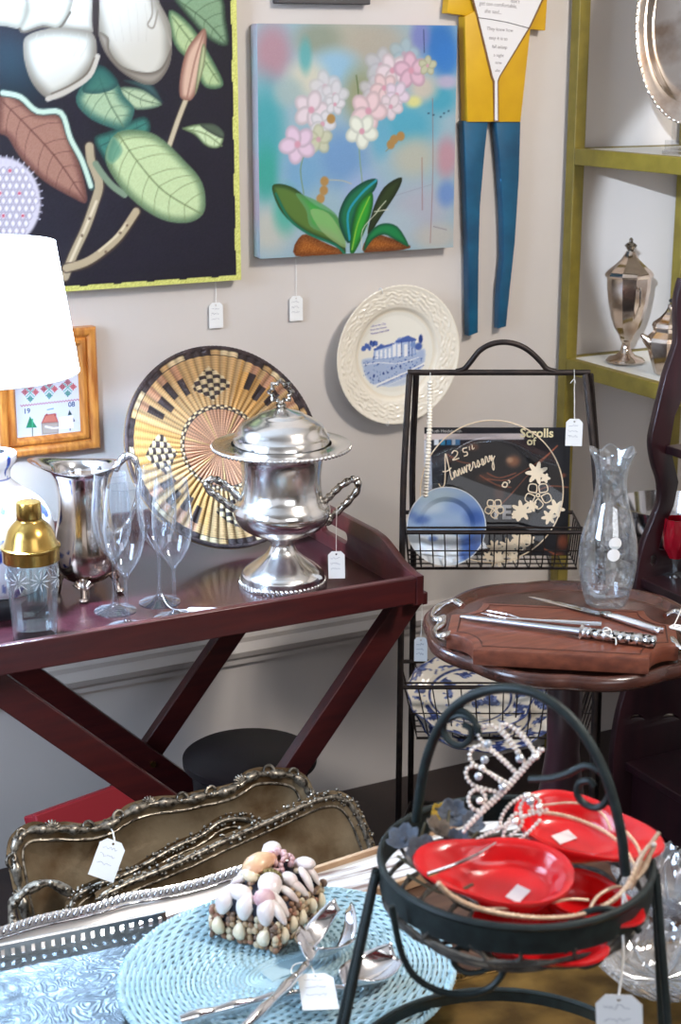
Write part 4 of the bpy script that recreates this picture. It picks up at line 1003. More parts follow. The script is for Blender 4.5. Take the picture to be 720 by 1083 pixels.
# covered cup on the shelf
b0 = pz(661, 383, zS2)
t = thing('covered_cup', 'tall panelled silver cup with pointed lid on the green shelf', 'cup', b0)
q = prof(b0, [(383, .5), (383, 19.5), (381, 20.5), (378, 18), (375, 10), (371, 6), (366, 4.8), (362, 4.4), (360, 6), (357, 7), (354, 8), (346, 13), (335, 16.8), (320, 20), (305, 22), (293, 22.6)])
def octa(n):
    def f(t, z, r): 
        a = (t % (2 * PI / n)) - PI / n; return np.cos(PI / n) / np.cos(a) * 1.03
    return f
MB().lathe(q[:10], 48).build('foot', M_silver_warm, t, smooth=50)
bd = MB().lathe([(.001, q[9][1])] + q[9:], 80, wob=octa(10)).build('bowl', M_silver_warm, t, smooth=20)
ql = prof(b0, [(294, 21.5), (293, 24.3), (291, 25), (289, 24.3), (286, 22), (280, 15), (274, 9), (269, 6), (266, 4.5)])
lid = MB().lathe(ql, 80, wob=octa(10)).build('lid', M_silver_warm, t, smooth=20)
qf = prof(b0, [(268, 4), (265, 3), (262, 5), (259.5, 6.8), (257.5, 4.5), (256, 2), (253, 2.2), (251, .3)])
MB().lathe(qf, 20).build('finial', M_silver_orn, lid)
for s_ in (1, -1):
    mb = MB(); r0, z0, z1 = q[-2][0], q[-2][1], q[-4][1]
    mb.tube(cr([np.array([0, 0, z0]) + nrm(RT * .3 - FH) * s_ * (r0 * .98), np.array([0, 0, z0 + .006]) + nrm(RT * .3 - FH) * s_ * (r0 * 1.22), np.array([0, 0, (z0 + z1) / 2]) + nrm(RT * .3 - FH) * s_ * (r0 * 1.2), np.array([0, 0, z1]) + nrm(RT * .3 - FH) * s_ * (q[-4][0] * .98)], 8), .0022, 8)
    mb.build('handle', M_silver_warm, t)
# sugar bowl
b0 = pz(706, 395, zS2)
t = thing('sugar_bowl', 'small angular silver lidded pot at the right end of the green shelf', 'pot', b0)
q = prof(b0, [(395, .5), (395, 14), (392, 15), (380, 19), (368, 22.5), (360, 24), (356, 22.5), (350, 17), (346, 18)])
MB().lathe(q, 64, wob=octa(8)).build('bowl', M_silver_warm, t, smooth=20)
ql = prof(b0, [(347, 17), (345, 19), (341, 17.5), (336, 11), (330, 6), (325, 3.5), (322, 3.4)]); lid = MB().lathe(ql, 64, wob=octa(8)).build('lid', M_silver_warm, t, smooth=20)
zf = zat(b0, 318) - b0[2]; MB().sphere((0, 0, zf), (.006, .006, .0045), 14, 8).build('knob', M_plastic_black, lid)
L = -RT; mb = MB(); rS = q[5][0]; zS_ = q[5][1]
mb.tube([L * rS * .7 + np.array([0, 0, zS_ - .012]), L * rS * 1.02 + np.array([0, 0, zS_ + .002]), L * rS * 1.25 + np.array([0, 0, zS_ + .012])], [.013, .009, .004], 12); mb.build('spout', M_silver_warm, t)
# oval tray on an acrylic stand
b0 = pz(716, 152, zS1)
Ct = ph(744, 18, 2.20 * FH[0] + 2.56 * FH[1])
dn = nrm(np.array([-.80, -.75, .22])); xt = nrm(np.cross([0, 0, 1], dn)); yt = np.cross(dn, xt)
t = thing('oval_platter', 'large shiny oval silver platter standing upright on the green shelf', 'platter')
RX, RY = .128, .212
mb = MB(); ths = np.linspace(0, 2 * PI, 120, endpoint=False); rows = []
for f, z in ((0, 0), (.4, 0), (.7, .0), (.78, .002), (.82, .008), (.9, .012), (.97, .014), (1.0, .016), (1.01, .014), (1.0, .011), (.8, .002), (.75, -.004), (0, -.004)):
    rows.append([Ct + xt * RX * f * math.cos(a) + yt * RY * f * math.sin(a) + dn * z for a in ths])
mb.grid(np.array(rows), wrap_v=True); plt_ = mb.build('dish', M_silver_warm, t, smooth=50)
mb = MB()
for a in np.linspace(0, 2 * PI, 90, endpoint=False): mb.sphere(Ct + xt * RX * math.cos(a) + yt * RY * math.sin(a) + dn * .0155, .0032, 7, 5)
mb.build('beaded_rim', M_silver, plt_)
zlow = Ct[2] - RY * 0.965
t = thing('acrylic_stand', 'clear acrylic stand under the oval silver platter', 'stand')
bs = np.array([Ct[0], Ct[1], 0]) - np.array([dn[0], dn[1], 0]) * .0
mb = MB(); Rm = np.stack([xt, nrm(np.array([dn[0], dn[1], 0])), np.array([0, 0, 1.])])
mb.box(bs + np.array([0, 0, zS1 + .0045]), (.12, .10, .008), Rm); mb.box(bs + np.array([0, 0, zS1 + .018]) + Rm[1] * .044, (.11, .01, .02), Rm); mb.box(bs + np.array([0, 0, zS1 + .04]) - Rm[1] * .042, (.11, .008, .064), Rm)
mb.build('block', G_plate, t, bevel=.001)

# ================================================================== two-tier iron rack
H0, H1 = 2.83, 2.965
t = thing('wire_rack', 'tall two-basket dark iron rack with arched handle holding plates and a magazine', 'rack')
top = lambda x: ph(x, 394, (H0 + H1) / 2)
MB().tube([top(431), top(624)], .0055, 10).build('top_bar', M_iron, t)
MB().tube(cr([ph(x, y, (H0 + H1) / 2) for x, y in ((482, 393), (491, 390), (498, 382), (507, 371), (518, 364.5), (530, 362), (542, 363), (553, 367), (563, 374), (572, 383), (578, 390), (587, 393))], 6), .0052, 10).build('handle', M_iron, t)
def legline(x0, y0, x1, y1, h0, h1):
    """from the top bar through a photo point at the front/back plane, straight on to the floor"""
    a = ph(x0, y0, h0); b = ph(x1, y1, h1); k = (0.004 - a[2]) / (b[2] - a[2]); return a, a + (b - a) * k, b
hm = (H0 + H1) / 2
legs = {}
for nm, (x0, x1, h) in dict(fl=(433, 425, H0), fr=(619, 633, H0), bl=(440, 437, H1), br=(624, 637, H1)).items():
    a = ph(x0, 396, hm); b = ph(x1, 600, h); k = (0.003 - b[2]) / 1.0
    f = b.copy(); f[2] = 0.004; f[:2] += (b - a)[:2] * .25
    m_ = a + (b - a) * .5 + (FH * (-.012 if h == H0 else .012)) + RT * (-.004 if x0 < 500 else .004)
    MB().tube(cr([a, m_, b, (b + f) / 2, f], 8), .0062, 8).build('leg', M_iron, t)
def basket(yrail, ybot, x0, x1, sag):
    zr = float(ph(520, yrail, H0)[2]); zb = float(ph(520, ybot, H0)[2])
    L0 = ph(x0, yrail, H0); R0 = ph(x1, yrail, H0); w = R0 - L0; w[2] = 0; W = np.linalg.norm(w); ux = w / W
    dd = FH * (H1 - H0)
    o = np.array([L0[0], L0[1], 0]); mb = MB()
    P = lambda u, v, z: o + ux * W * u + dd * v + np.array([0, 0, z])
    mb.tube([P(0, 0, zr), P(1, 0, zr), P(1, 1, zr), P(0, 1, zr)], .0042, 8, closed=True)
    mb.tube([P(-.0, 0, zr + .009), P(1, 0, zr + .009)], .0020, 6)
    s = sag
    mb.tube([P(s, .08, zb), P(1 - s, .08, zb), P(1 - s, .92, zb), P(s, .92, zb)], .0028, 6, closed=True)
    for k in range(1, 14):
        u = k / 14; ub_ = s + (1 - 2 * s) * u
        mb.tube(cr([P(u, 0, zr), P(u * .5 + ub_ * .5, .0, (zr + zb) / 2), P(ub_, .08, zb), P(ub_, .92, zb), P(u, 1, zr)], 2), .0014, 5)
    for k in range(1, 6):
        v = k / 6
        for u, us in ((0, s), (1, 1 - s)): mb.tube([P(u, v, zr), P(us, v, zb)], .0014, 5)
    for v in (.3, .5, .7): mb.tube([P(s, v, zb), P(1 - s, v, zb)], .0014, 5)
    zm = (zr + zb) / 2
    mb.tube([P(s * .5, .02, zm), P(1 - s * .5, .02, zm)], .0013, 5)
    mb.build('wire_basket', M_iron, t)
    return P, zb, ux, zr
P1, zb1, ux, zr1 = basket(563, 603, 430, 616, .02)
P2, zb2, ux2, zr2 = basket(727, 783, 427, 638, .07)
for z in (.12,):
    mb = MB(); a = ph(424, 600, H0); b = ph(634, 600, H0); c_ = ph(637, 600, H1); d_ = ph(437, 600, H1)
    for q in (a, b, c_, d_): q[2] = z
    mb.tube([a, b, c_, d_], .004, 8, closed=True); mb.build('lower_stretcher', M_iron, t)

# ---- magazine
FR = lambda p, tilt=0.0: frame(p, RT, np.array([0, 0, 1]) * math.cos(tilt) + FH * math.sin(tilt), -FH * math.cos(tilt) + np.array([0, 0, 1]) * math.sin(tilt))
zfl = zb1 + .0032
mw = .262; o = ph(447, 606, 2.915); o[2] = zfl; tl = .10
frm = FR(o, tl)
mh = None
for hh in np.linspace(.2, .33, 131):
    p = o + frm[1][1] * hh; v = p - EYE
    if 541.5 - F * (v @ UC) / (v @ FW) < 452: mh = hh; break
mh = mh or .28
tr0 = ph(602, 540, 2.91); mw = float((tr0 - o) @ RT)
P = Paint(mw, mh, .0014, (24, 24, 30))
m = lambda pts: px2(frm, zz(pts, 4, 440, 440))
P.poly(m([(20, 74), (455, 72), (455, 98), (20, 100)]), (214, 198, 194), sm=0)
P.poly(m([(20, 100), (62, 100), (68, 330), (20, 330)]), (206, 206, 214), sm=0)
for x, c in ((75, (220, 226, 232)), (102, (60, 150, 190)), (128, (30, 110, 160)), (150, (200, 206, 214)), (165, (70, 120, 160))): P.poly(m([(x, 98), (x + 20, 98), (x + 20, 122), (x, 122)]), c, sm=0)
rr = random.Random(2)
for (x, y, rx, ry, c, al) in ((410, 190, 50, 44, (190, 120, 80), .8), (395, 185, 24, 20, (220, 170, 130), .8), (240, 130, 40, 26, (150, 90, 60), .7), (140, 180, 50, 30, (120, 76, 56), .6), (290, 260, 60, 34, (110, 64, 44), .7),
                             (350, 330, 40, 60, (120, 70, 46), .6), (620, 530, 40, 60, (170, 84, 50), .8), (600, 590, 50, 30, (150, 76, 50), .7), (330, 640, 40, 26, (150, 110, 80), .7), (620, 250, 22, 16, (170, 90, 60), .8), (250, 550, 70, 50, (60, 50, 50), .7)):
    c_ = m([(x, y)])[0]; P.blob(c_[0], c_[1], rx * .00042, ry * .00042, c, al, .8)
for pts in ([(595, 125), (540, 180), (470, 250), (400, 330), (340, 390)], [(580, 140), (520, 190), (440, 240), (380, 270), (300, 265)], [(130, 160), (180, 190), (230, 200)], [(640, 300), (560, 296), (480, 330)], [(300, 240), (350, 260), (420, 240)], [(270, 250), (340, 290), (400, 300)], [(540, 560), (600, 590), (640, 610)]):
    P.line(m(pts), .0024, (176, 96, 64), .85)
P.poly(m([(495, 606), (655, 606), (655, 638), (495, 638)]), (226, 226, 228), sm=0)
for k in range(3): P.line(m([(505, 614 + 8 * k), (640, 614 + 8 * k)]), .0009, (150, 150, 156), sm=0)
mg = thing('magazine', 'large black magazine titled Scrolls standing behind the plates in the rack', 'magazine')
cv = P.mesh(MB(), frm, .0042).build('cover', M_vcpaper, mg, weld=False, vcol=True, smooth=0)
def ptext(s_, x, y, sz, mat=0, bold=0.0, sh=0.0):
    c_ = m([(x, y)])[0]; MB().text(s_, sz, (frm[0] + frm[1][0] * c_[0] + frm[1][1] * c_[1] + frm[1][2] * .0043, frm[1]), .0003, sh, 'LEFT', 0, bold).build('title_lettering', TLM[mat], cv, smooth=0)
TLM = [pbr('cream_lettering', (236, 222, 176), .6), pbr('pale_lettering', (190, 186, 180), .6), pbr('white_lettering', (226, 224, 226), .6)]
ptext('Scrolls', 438, 88, .0235, 0, .0006); ptext('of', 466, 121, .021, 0, .0004); ptext('Ruth Heidelsmith', 62, 68, .0082, 1)
ptext('TE', 312, 432, .036, 2, .0014)
MB().box(frm[0] + frm[1][0] * mw / 2 + frm[1][1] * mh / 2 + frm[1][2] * .002, (mw - .002, mh - .002, .004), frm[1]).build('pages', M_white, mg, smooth=0)

# ---- anniversary plate
tp = .16; c0 = ph(519, 535, 2.890); Ra = .1325
c0[2] = zfl + Ra * math.cos(tp) + .001
fra = FR(c0, tp)
an = thing('glass_plate', 'clear glass 25th anniversary plate with cream flowers and gold rim in the rack', 'plate')
def disc(R, prof_, n=96):
    ths = np.linspace(0, 2 * PI, n, endpoint=False)
    return np.array([[(r * R * math.cos(a), r * R * math.sin(a), z) for a in ths] for r, z in prof_])
mb = MB(); mb.grid(disc(Ra, [(0, .0), (.6, 0), (.8, .003), (1.0, .010), (1.003, .0095), (1.0, .008), (.8, .001), (.6, -.002), (0, -.002)]) @ fra[1] + fra[0], wrap_v=True); gd = mb.build('glass_disc', G_plate, an, smooth=60)
MB().tube([fra[0] + fra[1] @ np.zeros(3) + np.array([Ra * math.cos(a), Ra * math.sin(a), .0095]) @ fra[1] for a in np.linspace(0, 2 * PI, 96, endpoint=False)], .0013, 6, closed=True).build('gold_rim', pbr('pale_gold_rim', (222, 200, 168), .3), an)
M_cream = pbr('cream_enamel', (236, 218, 190), .45)
mq = lambda pts: px2(fra, zz(pts, 4, 440, 440))
def zat_pl(r): return np.interp(np.hypot(r[:, 0], r[:, 1]) / Ra, [0, .6, .8, 1], [.0006, .0006, .0036, .0104])
def stroke(mb, pts, r, n=5):
    q = cr(mq(pts), 6) if len(pts) > 2 else mq(pts)
    mb.tube(np.column_stack([q, zat_pl(q) + .0004]) @ fra[1] + fra[0], r, 5)
mb = MB()
# the word: "25th" and "Anniversary" as pen strokes
base = lambda u, v: (108 + 250 * u * .98 - v * .25, 285 - 108 * u - v)
def letters(strokes):
    for s_ in strokes: stroke(mb, [base(u, v) for u, v in s_], .0011)
letters([[(-.05, 5), (-.02, -14), (.04, -6), (.10, 40), (.17, 108), (.175, 60), (.17, 0), (.20, 4)], [(.06, 44), (.13, 38), (.21, 44)]])
u0 = .22
for ch in 'nniversary':
    d = .072
    if ch == 'n': s_ = [(u0, 0), (u0 + .005, 24), (u0 + .006, 2), (u0 + .03, 26), (u0 + .042, 20), (u0 + .045, 2), (u0 + d, 10)]
    elif ch == 'i': s_ = [(u0, 8), (u0 + .012, 26), (u0 + .016, 2), (u0 + d * .6, 10)]
    elif ch == 'v': s_ = [(u0 - .01, 10), (u0 + .008, 26), (u0 + .02, 0), (u0 + .045, 26), (u0 + d * .9, 22)]
    elif ch == 'e': s_ = [(u0 - .01, 8), (u0 + .02, 16), (u0 + .026, 25), (u0 + .01, 24), (u0 + .006, 6), (u0 + .024, 0), (u0 + d * .85, 12)]
    elif ch == 'r': s_ = [(u0 - .01, 8), (u0 + .01, 28), (u0 + .03, 24), (u0 + .032, 4), (u0 + d * .85, 8)]
    elif ch == 's': s_ = [(u0 - .01, 6), (u0 + .022, 28), (u0 + .034, 10), (u0 + .018, 0), (u0 + .006, 4), (u0 + d * .85, 8)]
    elif ch == 'a': s_ = [(u0 + .035, 24), (u0 + .012, 24), (u0 + .006, 4), (u0 + .026, 2), (u0 + .036, 24), (u0 + .04, 2), (u0 + d, 10)]
    else: s_ = [(u0 - .01, 10), (u0 + .008, 26), (u0 + .016, 2), (u0 + .04, 24), (u0 + .038, -20), (u0 + .015, -36), (u0 + .008, -20), (u0 + .05, 4), (u0 + .09, 16)]
    letters([s_]); u0 += d if ch != 'i' else d * .65
stroke(mb, [(150, 158), (160, 146), (174, 152), (170, 168), (154, 186), (182, 178)], .0011); stroke(mb, [(214, 134), (198, 138), (200, 152), (214, 152), (216, 164), (202, 170)], .0011)
stroke(mb, [(224, 128), (226, 144)], .0008); stroke(mb, [(236, 122), (238, 140), (246, 134)], .0008)
mb.build('anniversary_lettering', M_cream, an)
def leafshape(cx, cy, R, n, depth, ph_=0.0, sq_=1.0):
    return [(cx + R * (1 - depth * (.5 + .5 * math.cos(n * a))) * math.cos(a + ph_), cy + R * sq_ * (1 - depth * (.5 + .5 * math.cos(n * a))) * math.sin(a + ph_)) for a in np.linspace(0, 2 * PI, 60, endpoint=False)]
k = 0
for cx, cy, R, n, d in ((510, 240, 50, 7, .5), (545, 262, 22, 5, .4), (445, 400, 46, 7, .5), (428, 420, 26, 5, .4), (588, 388, 40, 6, .5), (560, 425, 34, 6, .5), (440, 525, 44, 7, .45), (390, 555, 46, 8, .5), (330, 555, 34, 7, .5), (345, 600, 44, 7, .5), (410, 595, 26, 6, .5), (480, 520, 22, 5, .4), (300, 590, 22, 5, .5), (490, 380, 26, 6, .4)):
    mb = MB(); q = mq(leafshape(cx, cy, R, n, d, k * .7)); r_ = np.hypot(q[:, 0], q[:, 1]).max()
    zc = float(zat_pl(q).mean()) + .0006 + .00003 * k
    mb.add(np.column_stack([q, np.full(len(q), zc)]) @ fra[1] + fra[0], [tuple(range(len(q)))])
    mb.build('printed_flower', M_cream, an, smooth=0); k += 1
for cx, cy, R in ((515, 335, 36), (330, 390, 26), (440, 525, 26)):
    mb = MB()
    for j in range(5):
        a = j * 2 * PI / 5 + .3; stroke(mb, [(cx + R * .35 * math.cos(a), cy + R * .35 * math.sin(a)), (cx + R * math.cos(a - .5) * 1.2, cy + R * math.sin(a - .5) * 1.2), (cx + R * 1.6 * math.cos(a), cy + R * 1.6 * math.sin(a)), (cx + R * 1.2 * math.cos(a + .5), cy + R * 1.2 * math.sin(a + .5)), (cx + R * .35 * math.cos(a), cy + R * .35 * math.sin(a))], .0012)
    stroke(mb, [(cx + 7 * math.cos(a), cy + 7 * math.sin(a)) for a in np.linspace(0, 2 * PI, 9)], .0014); mb.build('printed_blossom', M_cream, an)
mb = MB()
stroke(mb, [(365, 290), (372, 280), (385, 285), (380, 300), (366, 298), (364, 288)], .0013); stroke(mb, [(388, 272), (396, 276), (392, 284)], .001)
mb.build('printed_stems', M_cream, an)
# ---- small blue plate
Rb_ = .0735; c0 = ph(471.5, 559, 2.860); tp = .2; c0[2] = zfl + Rb_ * math.cos(tp) + .001
frp = FR(c0, tp)
P = Paint(.15, .15, .0011, (150, 178, 214)); fq = (frp[0] - frp[1][0] * .075 - frp[1][1] * .075, frp[1]); m = lambda pts: px2(fq, zz(pts, 4, 440, 440))
for x, y, rx, ry, c, al in ((80, 340, 170, 60, (176, 198, 214), 1), (200, 380, 110, 60, (126, 156, 210), .9), (250, 430, 80, 60, (70, 104, 180), .9), (60, 390, 90, 40, (196, 212, 226), .8), (20, 440, 60, 30, (80, 110, 180), .8), (120, 450, 80, 26, (160, 184, 220), .8), (-20, 420, 40, 24, (96, 124, 190), .7)):
    c_ = m([(x, y)])[0]; P.blob(c_[0], c_[1], rx * .00042, ry * .00042, c, al, .8)
P.poly(m([(-60, 500), (40, 505), (140, 500), (190, 530), (170, 620), (60, 660), (-40, 600)]), (224, 230, 234), (206, 216, 228), .01)
for x, y, rx, ry, c, al in ((230, 540, 70, 70, (70, 104, 184), .9), (200, 590, 40, 30, (84, 116, 190), .9), (260, 500, 50, 40, (100, 130, 196), .8), (70, 520, 30, 18, (96, 126, 196), .8), (140, 600, 60, 30, (230, 234, 236), .9), (-10, 560, 40, 50, (206, 216, 226), .7)):
    c_ = m([(x, y)])[0]; P.blob(c_[0], c_[1], rx * .00042, ry * .00042, c, al, .7)
rr_ = np.linspace(0, 1, 60); ths = np.linspace(0, 2 * PI, 120, endpoint=False); hz = np.interp(rr_, [0, .62, .74, 1], [0, 0, .006, .011])
G = np.array([[(r * Rb_ * math.cos(a), r * Rb_ * math.sin(a), z) for a in ths] for r, z in zip(rr_, hz)]); Cc = np.zeros(G.shape)
for i in range(60):
    for j in range(120):
        ii = int(np.clip((G[i, j, 1] + .075) / P.h * (P.ny - 1), 0, P.ny - 1)); jj = int(np.clip((G[i, j, 0] + .075) / P.w * (P.nx - 1), 0, P.nx - 1)); Cc[i, j] = lin(np.clip(P.C[ii, jj], 0, 255))
    if rr_[i] > .97: Cc[i] = lin((226, 230, 232))
mb = MB(); mb.grid(G @ frp[1] + frp[0], wrap_v=True, col=Cc)
mb.grid(disc(Rb_, [(1, .011), (.98, .007), (.7, -.002), (.6, -.005), (0, -.005)]) @ frp[1] + frp[0], wrap_v=True, col=np.tile(lin((226, 230, 234)), (5, 96, 1)))
o = mb.build('small_plate', M_vcgloss, vcol=True, smooth=60); tag(o, 'small blue and white winter scene plate at the front left of the rack', 'plate')
# ---- bead strand
bn = thing('bead_necklace', 'strand of white beads hanging from the left end of the rack bar', 'necklace')
pts = resample(np.array(cr([ph(455, 394, hm - .009), ph(454.5, 420, hm - .012), ph(454, 452, hm - .05), ph(452, 490, H0 - .012), ph(450, 524, H0 - .006)], 12)), .0062)
st = MB(); st.tube(pts, .0007, 5); st.build('string', M_string, bn)
mb = MB()
for i, p in enumerate(pts[3:]): mb.sphere(p, (.0052, .0052, .0036), 10, 6)
mb.build('beads', pbr('ivory_beads', (236, 228, 212), .3, coat=.3), bn)
p0 = ph(607, 394, hm - .009); tg = ph(607.5, 443, hm - .06)
price_tag(camface(tg), 'white price tag hanging on a string from the right end of the rack bar', .030, .050, [p0 + np.array([0, 0, .006]), p0 + np.array([.001, 0, -.01]), (p0 + tg) / 2, tg + np.array([0, 0, -.004])])
MB().tube(cr([p0 + RT * -.006 + np.array([0, 0, -.02]), p0 + np.array([0, 0, -.012]) - FH * .002, p0 + RT * .004 + np.array([0, 0, -.02])], 4), .0008, 5).build('bow', M_string, [c for c in S.objects if c.type == 'EMPTY' and c.get('label', '').startswith('white price tag hanging on a string from the right end')][0])
p0 = ph(444, 640, 2.76); tg = ph(444, 675, 2.76)
p0 = np.array([TX1 + .004, TY0 + .03, TZ + .0]); 
hT = p0[0] * FH[0] + p0[1] * FH[1]
tg = ph(445, 674, hT - .01); s0 = ph(446, 634, hT - .01)
price_tag(camface(tg), 'white price tag hanging below the front corner of the serving tray', .022, .043, [s0, (s0 + tg) / 2 + np.array([.001, 0, 0]), tg + np.array([0, 0, -.004])])

# ---- blue and white platters in the lower basket
def platter(name, label, c, nv, RX, RY, seed):
    rr = random.Random(seed); nv = nrm(nv); x = nrm(np.cross([0, 0, 1], nv)); y = np.cross(nv, x)
    nr, nt = 50, 140; rho = np.linspace(0, 1, nr); ths = np.linspace(0, 2 * PI, nt, endpoint=False); hz = np.interp(rho, [0, .62, .72, 1], [0, 0, .008, .016])
    G = np.zeros((nr, nt, 3)); Cc = np.zeros((nr, nt, 3))
    for i in range(nr):
        for j in range(nt):
            a = ths[j]; r = rho[i]; sc = 1 + .02 * math.cos(12 * a) * (r > .8)
            G[i, j] = (RX * r * sc * math.cos(a), RY * r * sc * math.sin(a), hz[i])
            n1 = mnoise.noise((4.5 * r * math.cos(a) + seed, 4.5 * r * math.sin(a), 0)); n2 = mnoise.noise((14 * r * math.cos(a), 14 * r * math.sin(a), seed))
            blue = (r > .70 and n1 + .4 * n2 > .08) or (r < .58 and n1 + .5 * n2 > .22) or (.62 < r < .66) or r > .965
            Cc[i, j] = lin((44, 56, 104) if blue and n2 < .2 else ((96, 110, 156) if blue else (216, 208, 194)))
    A = np.stack([x, y, nv]); mb = MB(); mb.grid(G @ A + c, wrap_v=True, col=Cc)
    ths = ths[::2]; B = np.array([[(RX * r * math.cos(a), RY * r * math.sin(a), z) for a in ths] for r, z in ((1, .016), (.98, .012), (.7, .002), (.6, -.004), (0, -.004))])
    mb.grid(B @ A + c, wrap_v=True, col=np.tile(lin((222, 216, 204)), (5, len(ths), 1)))
    o = mb.build(name, M_vcgloss, vcol=True, smooth=60); return tag(o, label, 'platter')
hc = (H0 + H1) / 2
c1 = ph(497, 742, hc - .015); 
platter('serving_platter', 'blue and white floral platter uppermost in the lower rack basket', c1 + np.array([0, 0, .012]), np.array([-FH[0] * .75 - RT[0] * .1, -FH[1] * .75 - RT[1] * .1, .8]), .122, .088, 2)
platter('serving_platter', 'blue and white platter lying under the upper one in the lower rack basket', c1 + RT * .03 + np.array([0, 0, -.030]) + FH * .004, np.array([-FH[0] * .7 + RT[0] * .05, -FH[1] * .7 + RT[1] * .05, .8]), .135, .085, 9)

# ================================================================== pie-crust table
PC = np.array([1.39, 1.911]); PZ = .721; RP = .222
t = thing('pedestal_table', 'round dark wood pedestal table with scalloped raised edge', 'table', (PC[0], PC[1], 0))
nt = 192; ths = np.linspace(0, 2 * PI, nt, endpoint=False)
def scal(a, f): 
    return 1 + .026 * f * (abs(math.sin(4.5 * a + .4)) - .5) * 2 * .8
rows = []
for r, z, f in ((0, -.004, 0), (.5, -.004, 0), (.86, -.004, .3), (.90, -.003, .8), (.925, .004, 1), (.95, .007, 1), (.975, .007, 1), (.995, .002, 1), (1.0, -.006, 1), (.99, -.013, 1), (.96, -.017, 1), (.90, -.019, .6), (.5, -.02, 0), (0, -.02, 0)):
    rows.append([(RP * r * scal(a, f) * math.cos(a), RP * r * scal(a, f) * math.sin(a), PZ + z) for a in ths])
MB().grid(np.array(rows), wrap_v=True).build('top', M_tabletop, t, smooth=50)
MB().lathe([(0, PZ - .02), (.075, PZ - .021), (.07, PZ - .032), (.035, PZ - .036), (.03, PZ - .06), (.024, PZ - .08), (.028, PZ - .1), (.026, PZ - .2), (.034, PZ - .26), (.044, PZ - .32), (.046, PZ - .36), (.036, PZ - .41), (.028, PZ - .43), (.036, PZ - .45), (.036, .19), (.02, .16), (0, .155)], 40).build('pedestal', M_darkwood, t, smooth=45)
for k in range(3):
    a = -PI / 2 - .35 + k * 2 * PI / 3; d = np.array([math.cos(a), math.sin(a), 0])
    pts = cr([d * .025 + np.array([0, 0, .22]), d * .08 + np.array([0, 0, .20]), d * .14 + np.array([0, 0, .12]), d * .20 + np.array([0, 0, .035]), d * .235 + np.array([0, 0, .016])], 8)
    MB().tube(pts, [.024 - .010 * i / len(pts) for i in range(len(pts))], 12).build('leg', M_darkwood, t)

# ---- carving board
BZ = PZ + .0078; BT = .026
cor = {k: pz(x, y, BZ + BT)[:2] for k, (x, y) in dict(FL=(503, 685.5), FR=(684, 695), L=(476, 664), BL=(492, 634), R=(722, 676)).items()}
ex = nrm(np.append(cor['FR'] - cor['FL'], 0)); ey = np.array([-ex[1], ex[0], 0])
ctr = np.append((cor['FL'] + cor['FR']) / 2, 0)
Lh = np.linalg.norm(cor['FR'] - cor['FL']) / 2
dl = (np.append(cor['L'], 0) - ctr); cxL = -dl @ ex - Lh; cyL = dl @ ey
Wb = .20; cc = max(min(cxL, .06), .03); cy = max(min(cyL, .06), .03)
def arcpts(c, a0, a1, rx, ry, n=7): return [(c[0] + rx * math.cos(a), c[1] + ry * math.sin(a)) for a in np.linspace(a0, a1, n)]
out = []
out += [(-Lh, 0), (Lh, 0)] + arcpts((Lh + cc, 0), PI, PI / 2, cc, cy)[1:] + arcpts((Lh + cc, Wb), -PI / 2, -PI, cc, cy)[:-1] + [(Lh, Wb), (-Lh, Wb)] + arcpts((-Lh - cc, Wb), 0, -PI / 2, cc, cy)[1:] + arcpts((-Lh - cc, 0), PI / 2, 0, cc, cy)[:-1]
t = thing('carving_board', 'brown wooden carving board with cut corners and a silver scroll handle on the round table', 'cutting board')
frb_ = frame(np.append(ctr[:2], BZ), ex, ey, (0, 0, 1))
MB().slab(out, [], BT, frb_, .0035).build('board', M_board, t, smooth=30)
ins = [(x * .93, .009 + (y) * (Wb - .018) / Wb) for x, y in out]
mb = MB(); q = np.array([(x, y, BT + .0002) for x, y in ins]) @ frb_[1] + frb_[0]; mb.tube(q, .0011, 6, closed=True); mb.build('groove', pbr('dark_groove', (70, 36, 26), .6), t)
hz = BZ + .014
for pts, nm in (([(489, 641), (480, 636), (470, 639), (461, 645), (457, 652), (464, 656), (470, 652), (468, 660), (460, 667), (464, 673), (474, 671), (480, 664)], 0),):
    P3 = cr([pz(x, y, hz + .008) for x, y in pts], 8); MB().tube(P3, [.0048 + .0016 * math.sin(i * .35) for i in range(len(P3))], 10).build('scroll_handle', M_silver_b, t)
    P4 = []
    for p in P3[::-1]:
        l_ = (p - frb_[0]) @ frb_[1].T; P4.append(np.array([-l_[0], l_[1], l_[2]]) @ frb_[1] + frb_[0])
    MB().tube(P4, [.0048 + .0016 * math.sin(i * .35) for i in range(len(P4))], 10).build('scroll_handle', M_silver_b, t)
TB = BZ + BT
# knife
def bladeprof(mb, a, b, w0, w1, th, up=(0, 0, 1)):
    a = np.array(a); b = np.array(b); x = nrm(b - a); y = nrm(np.cross(up, x)); L = np.linalg.norm(b - a); rows = []
    for u in np.linspace(0, 1, 14):
        w = w1 * (1 - (1 - min(u * 3.2, 1)) ** 2) ** .5 * (w0 / w1 + (1 - w0 / w1) * u) + .0004
        off = -w1 * .3 * (1 - u) ** 2
        c = a + x * L * u + y * off
        rows.append([c + y * w / 2, c + np.array([0, 0, th / 2 * min(1, u * 4 + .2)]), c - y * w / 2, c - np.array([0, 0, th / 2])])
    mb.grid(np.array(rows), wrap_v=True); f = mb.n; return mb
kn = thing('carving_knife', 'silver carving knife lying beside the foot of the glass carafe on the board', 'knife')
p0, p1, p2, p3 = pz(560, 630, TB + .003), pz(636, 649, TB + .004), pz(648, 652, TB + .005), pz(699, 668, TB + .005)
bladeprof(MB(), p0, p1, .012, .017, .0022).build('blade', M_silver_b, kn, smooth=25)
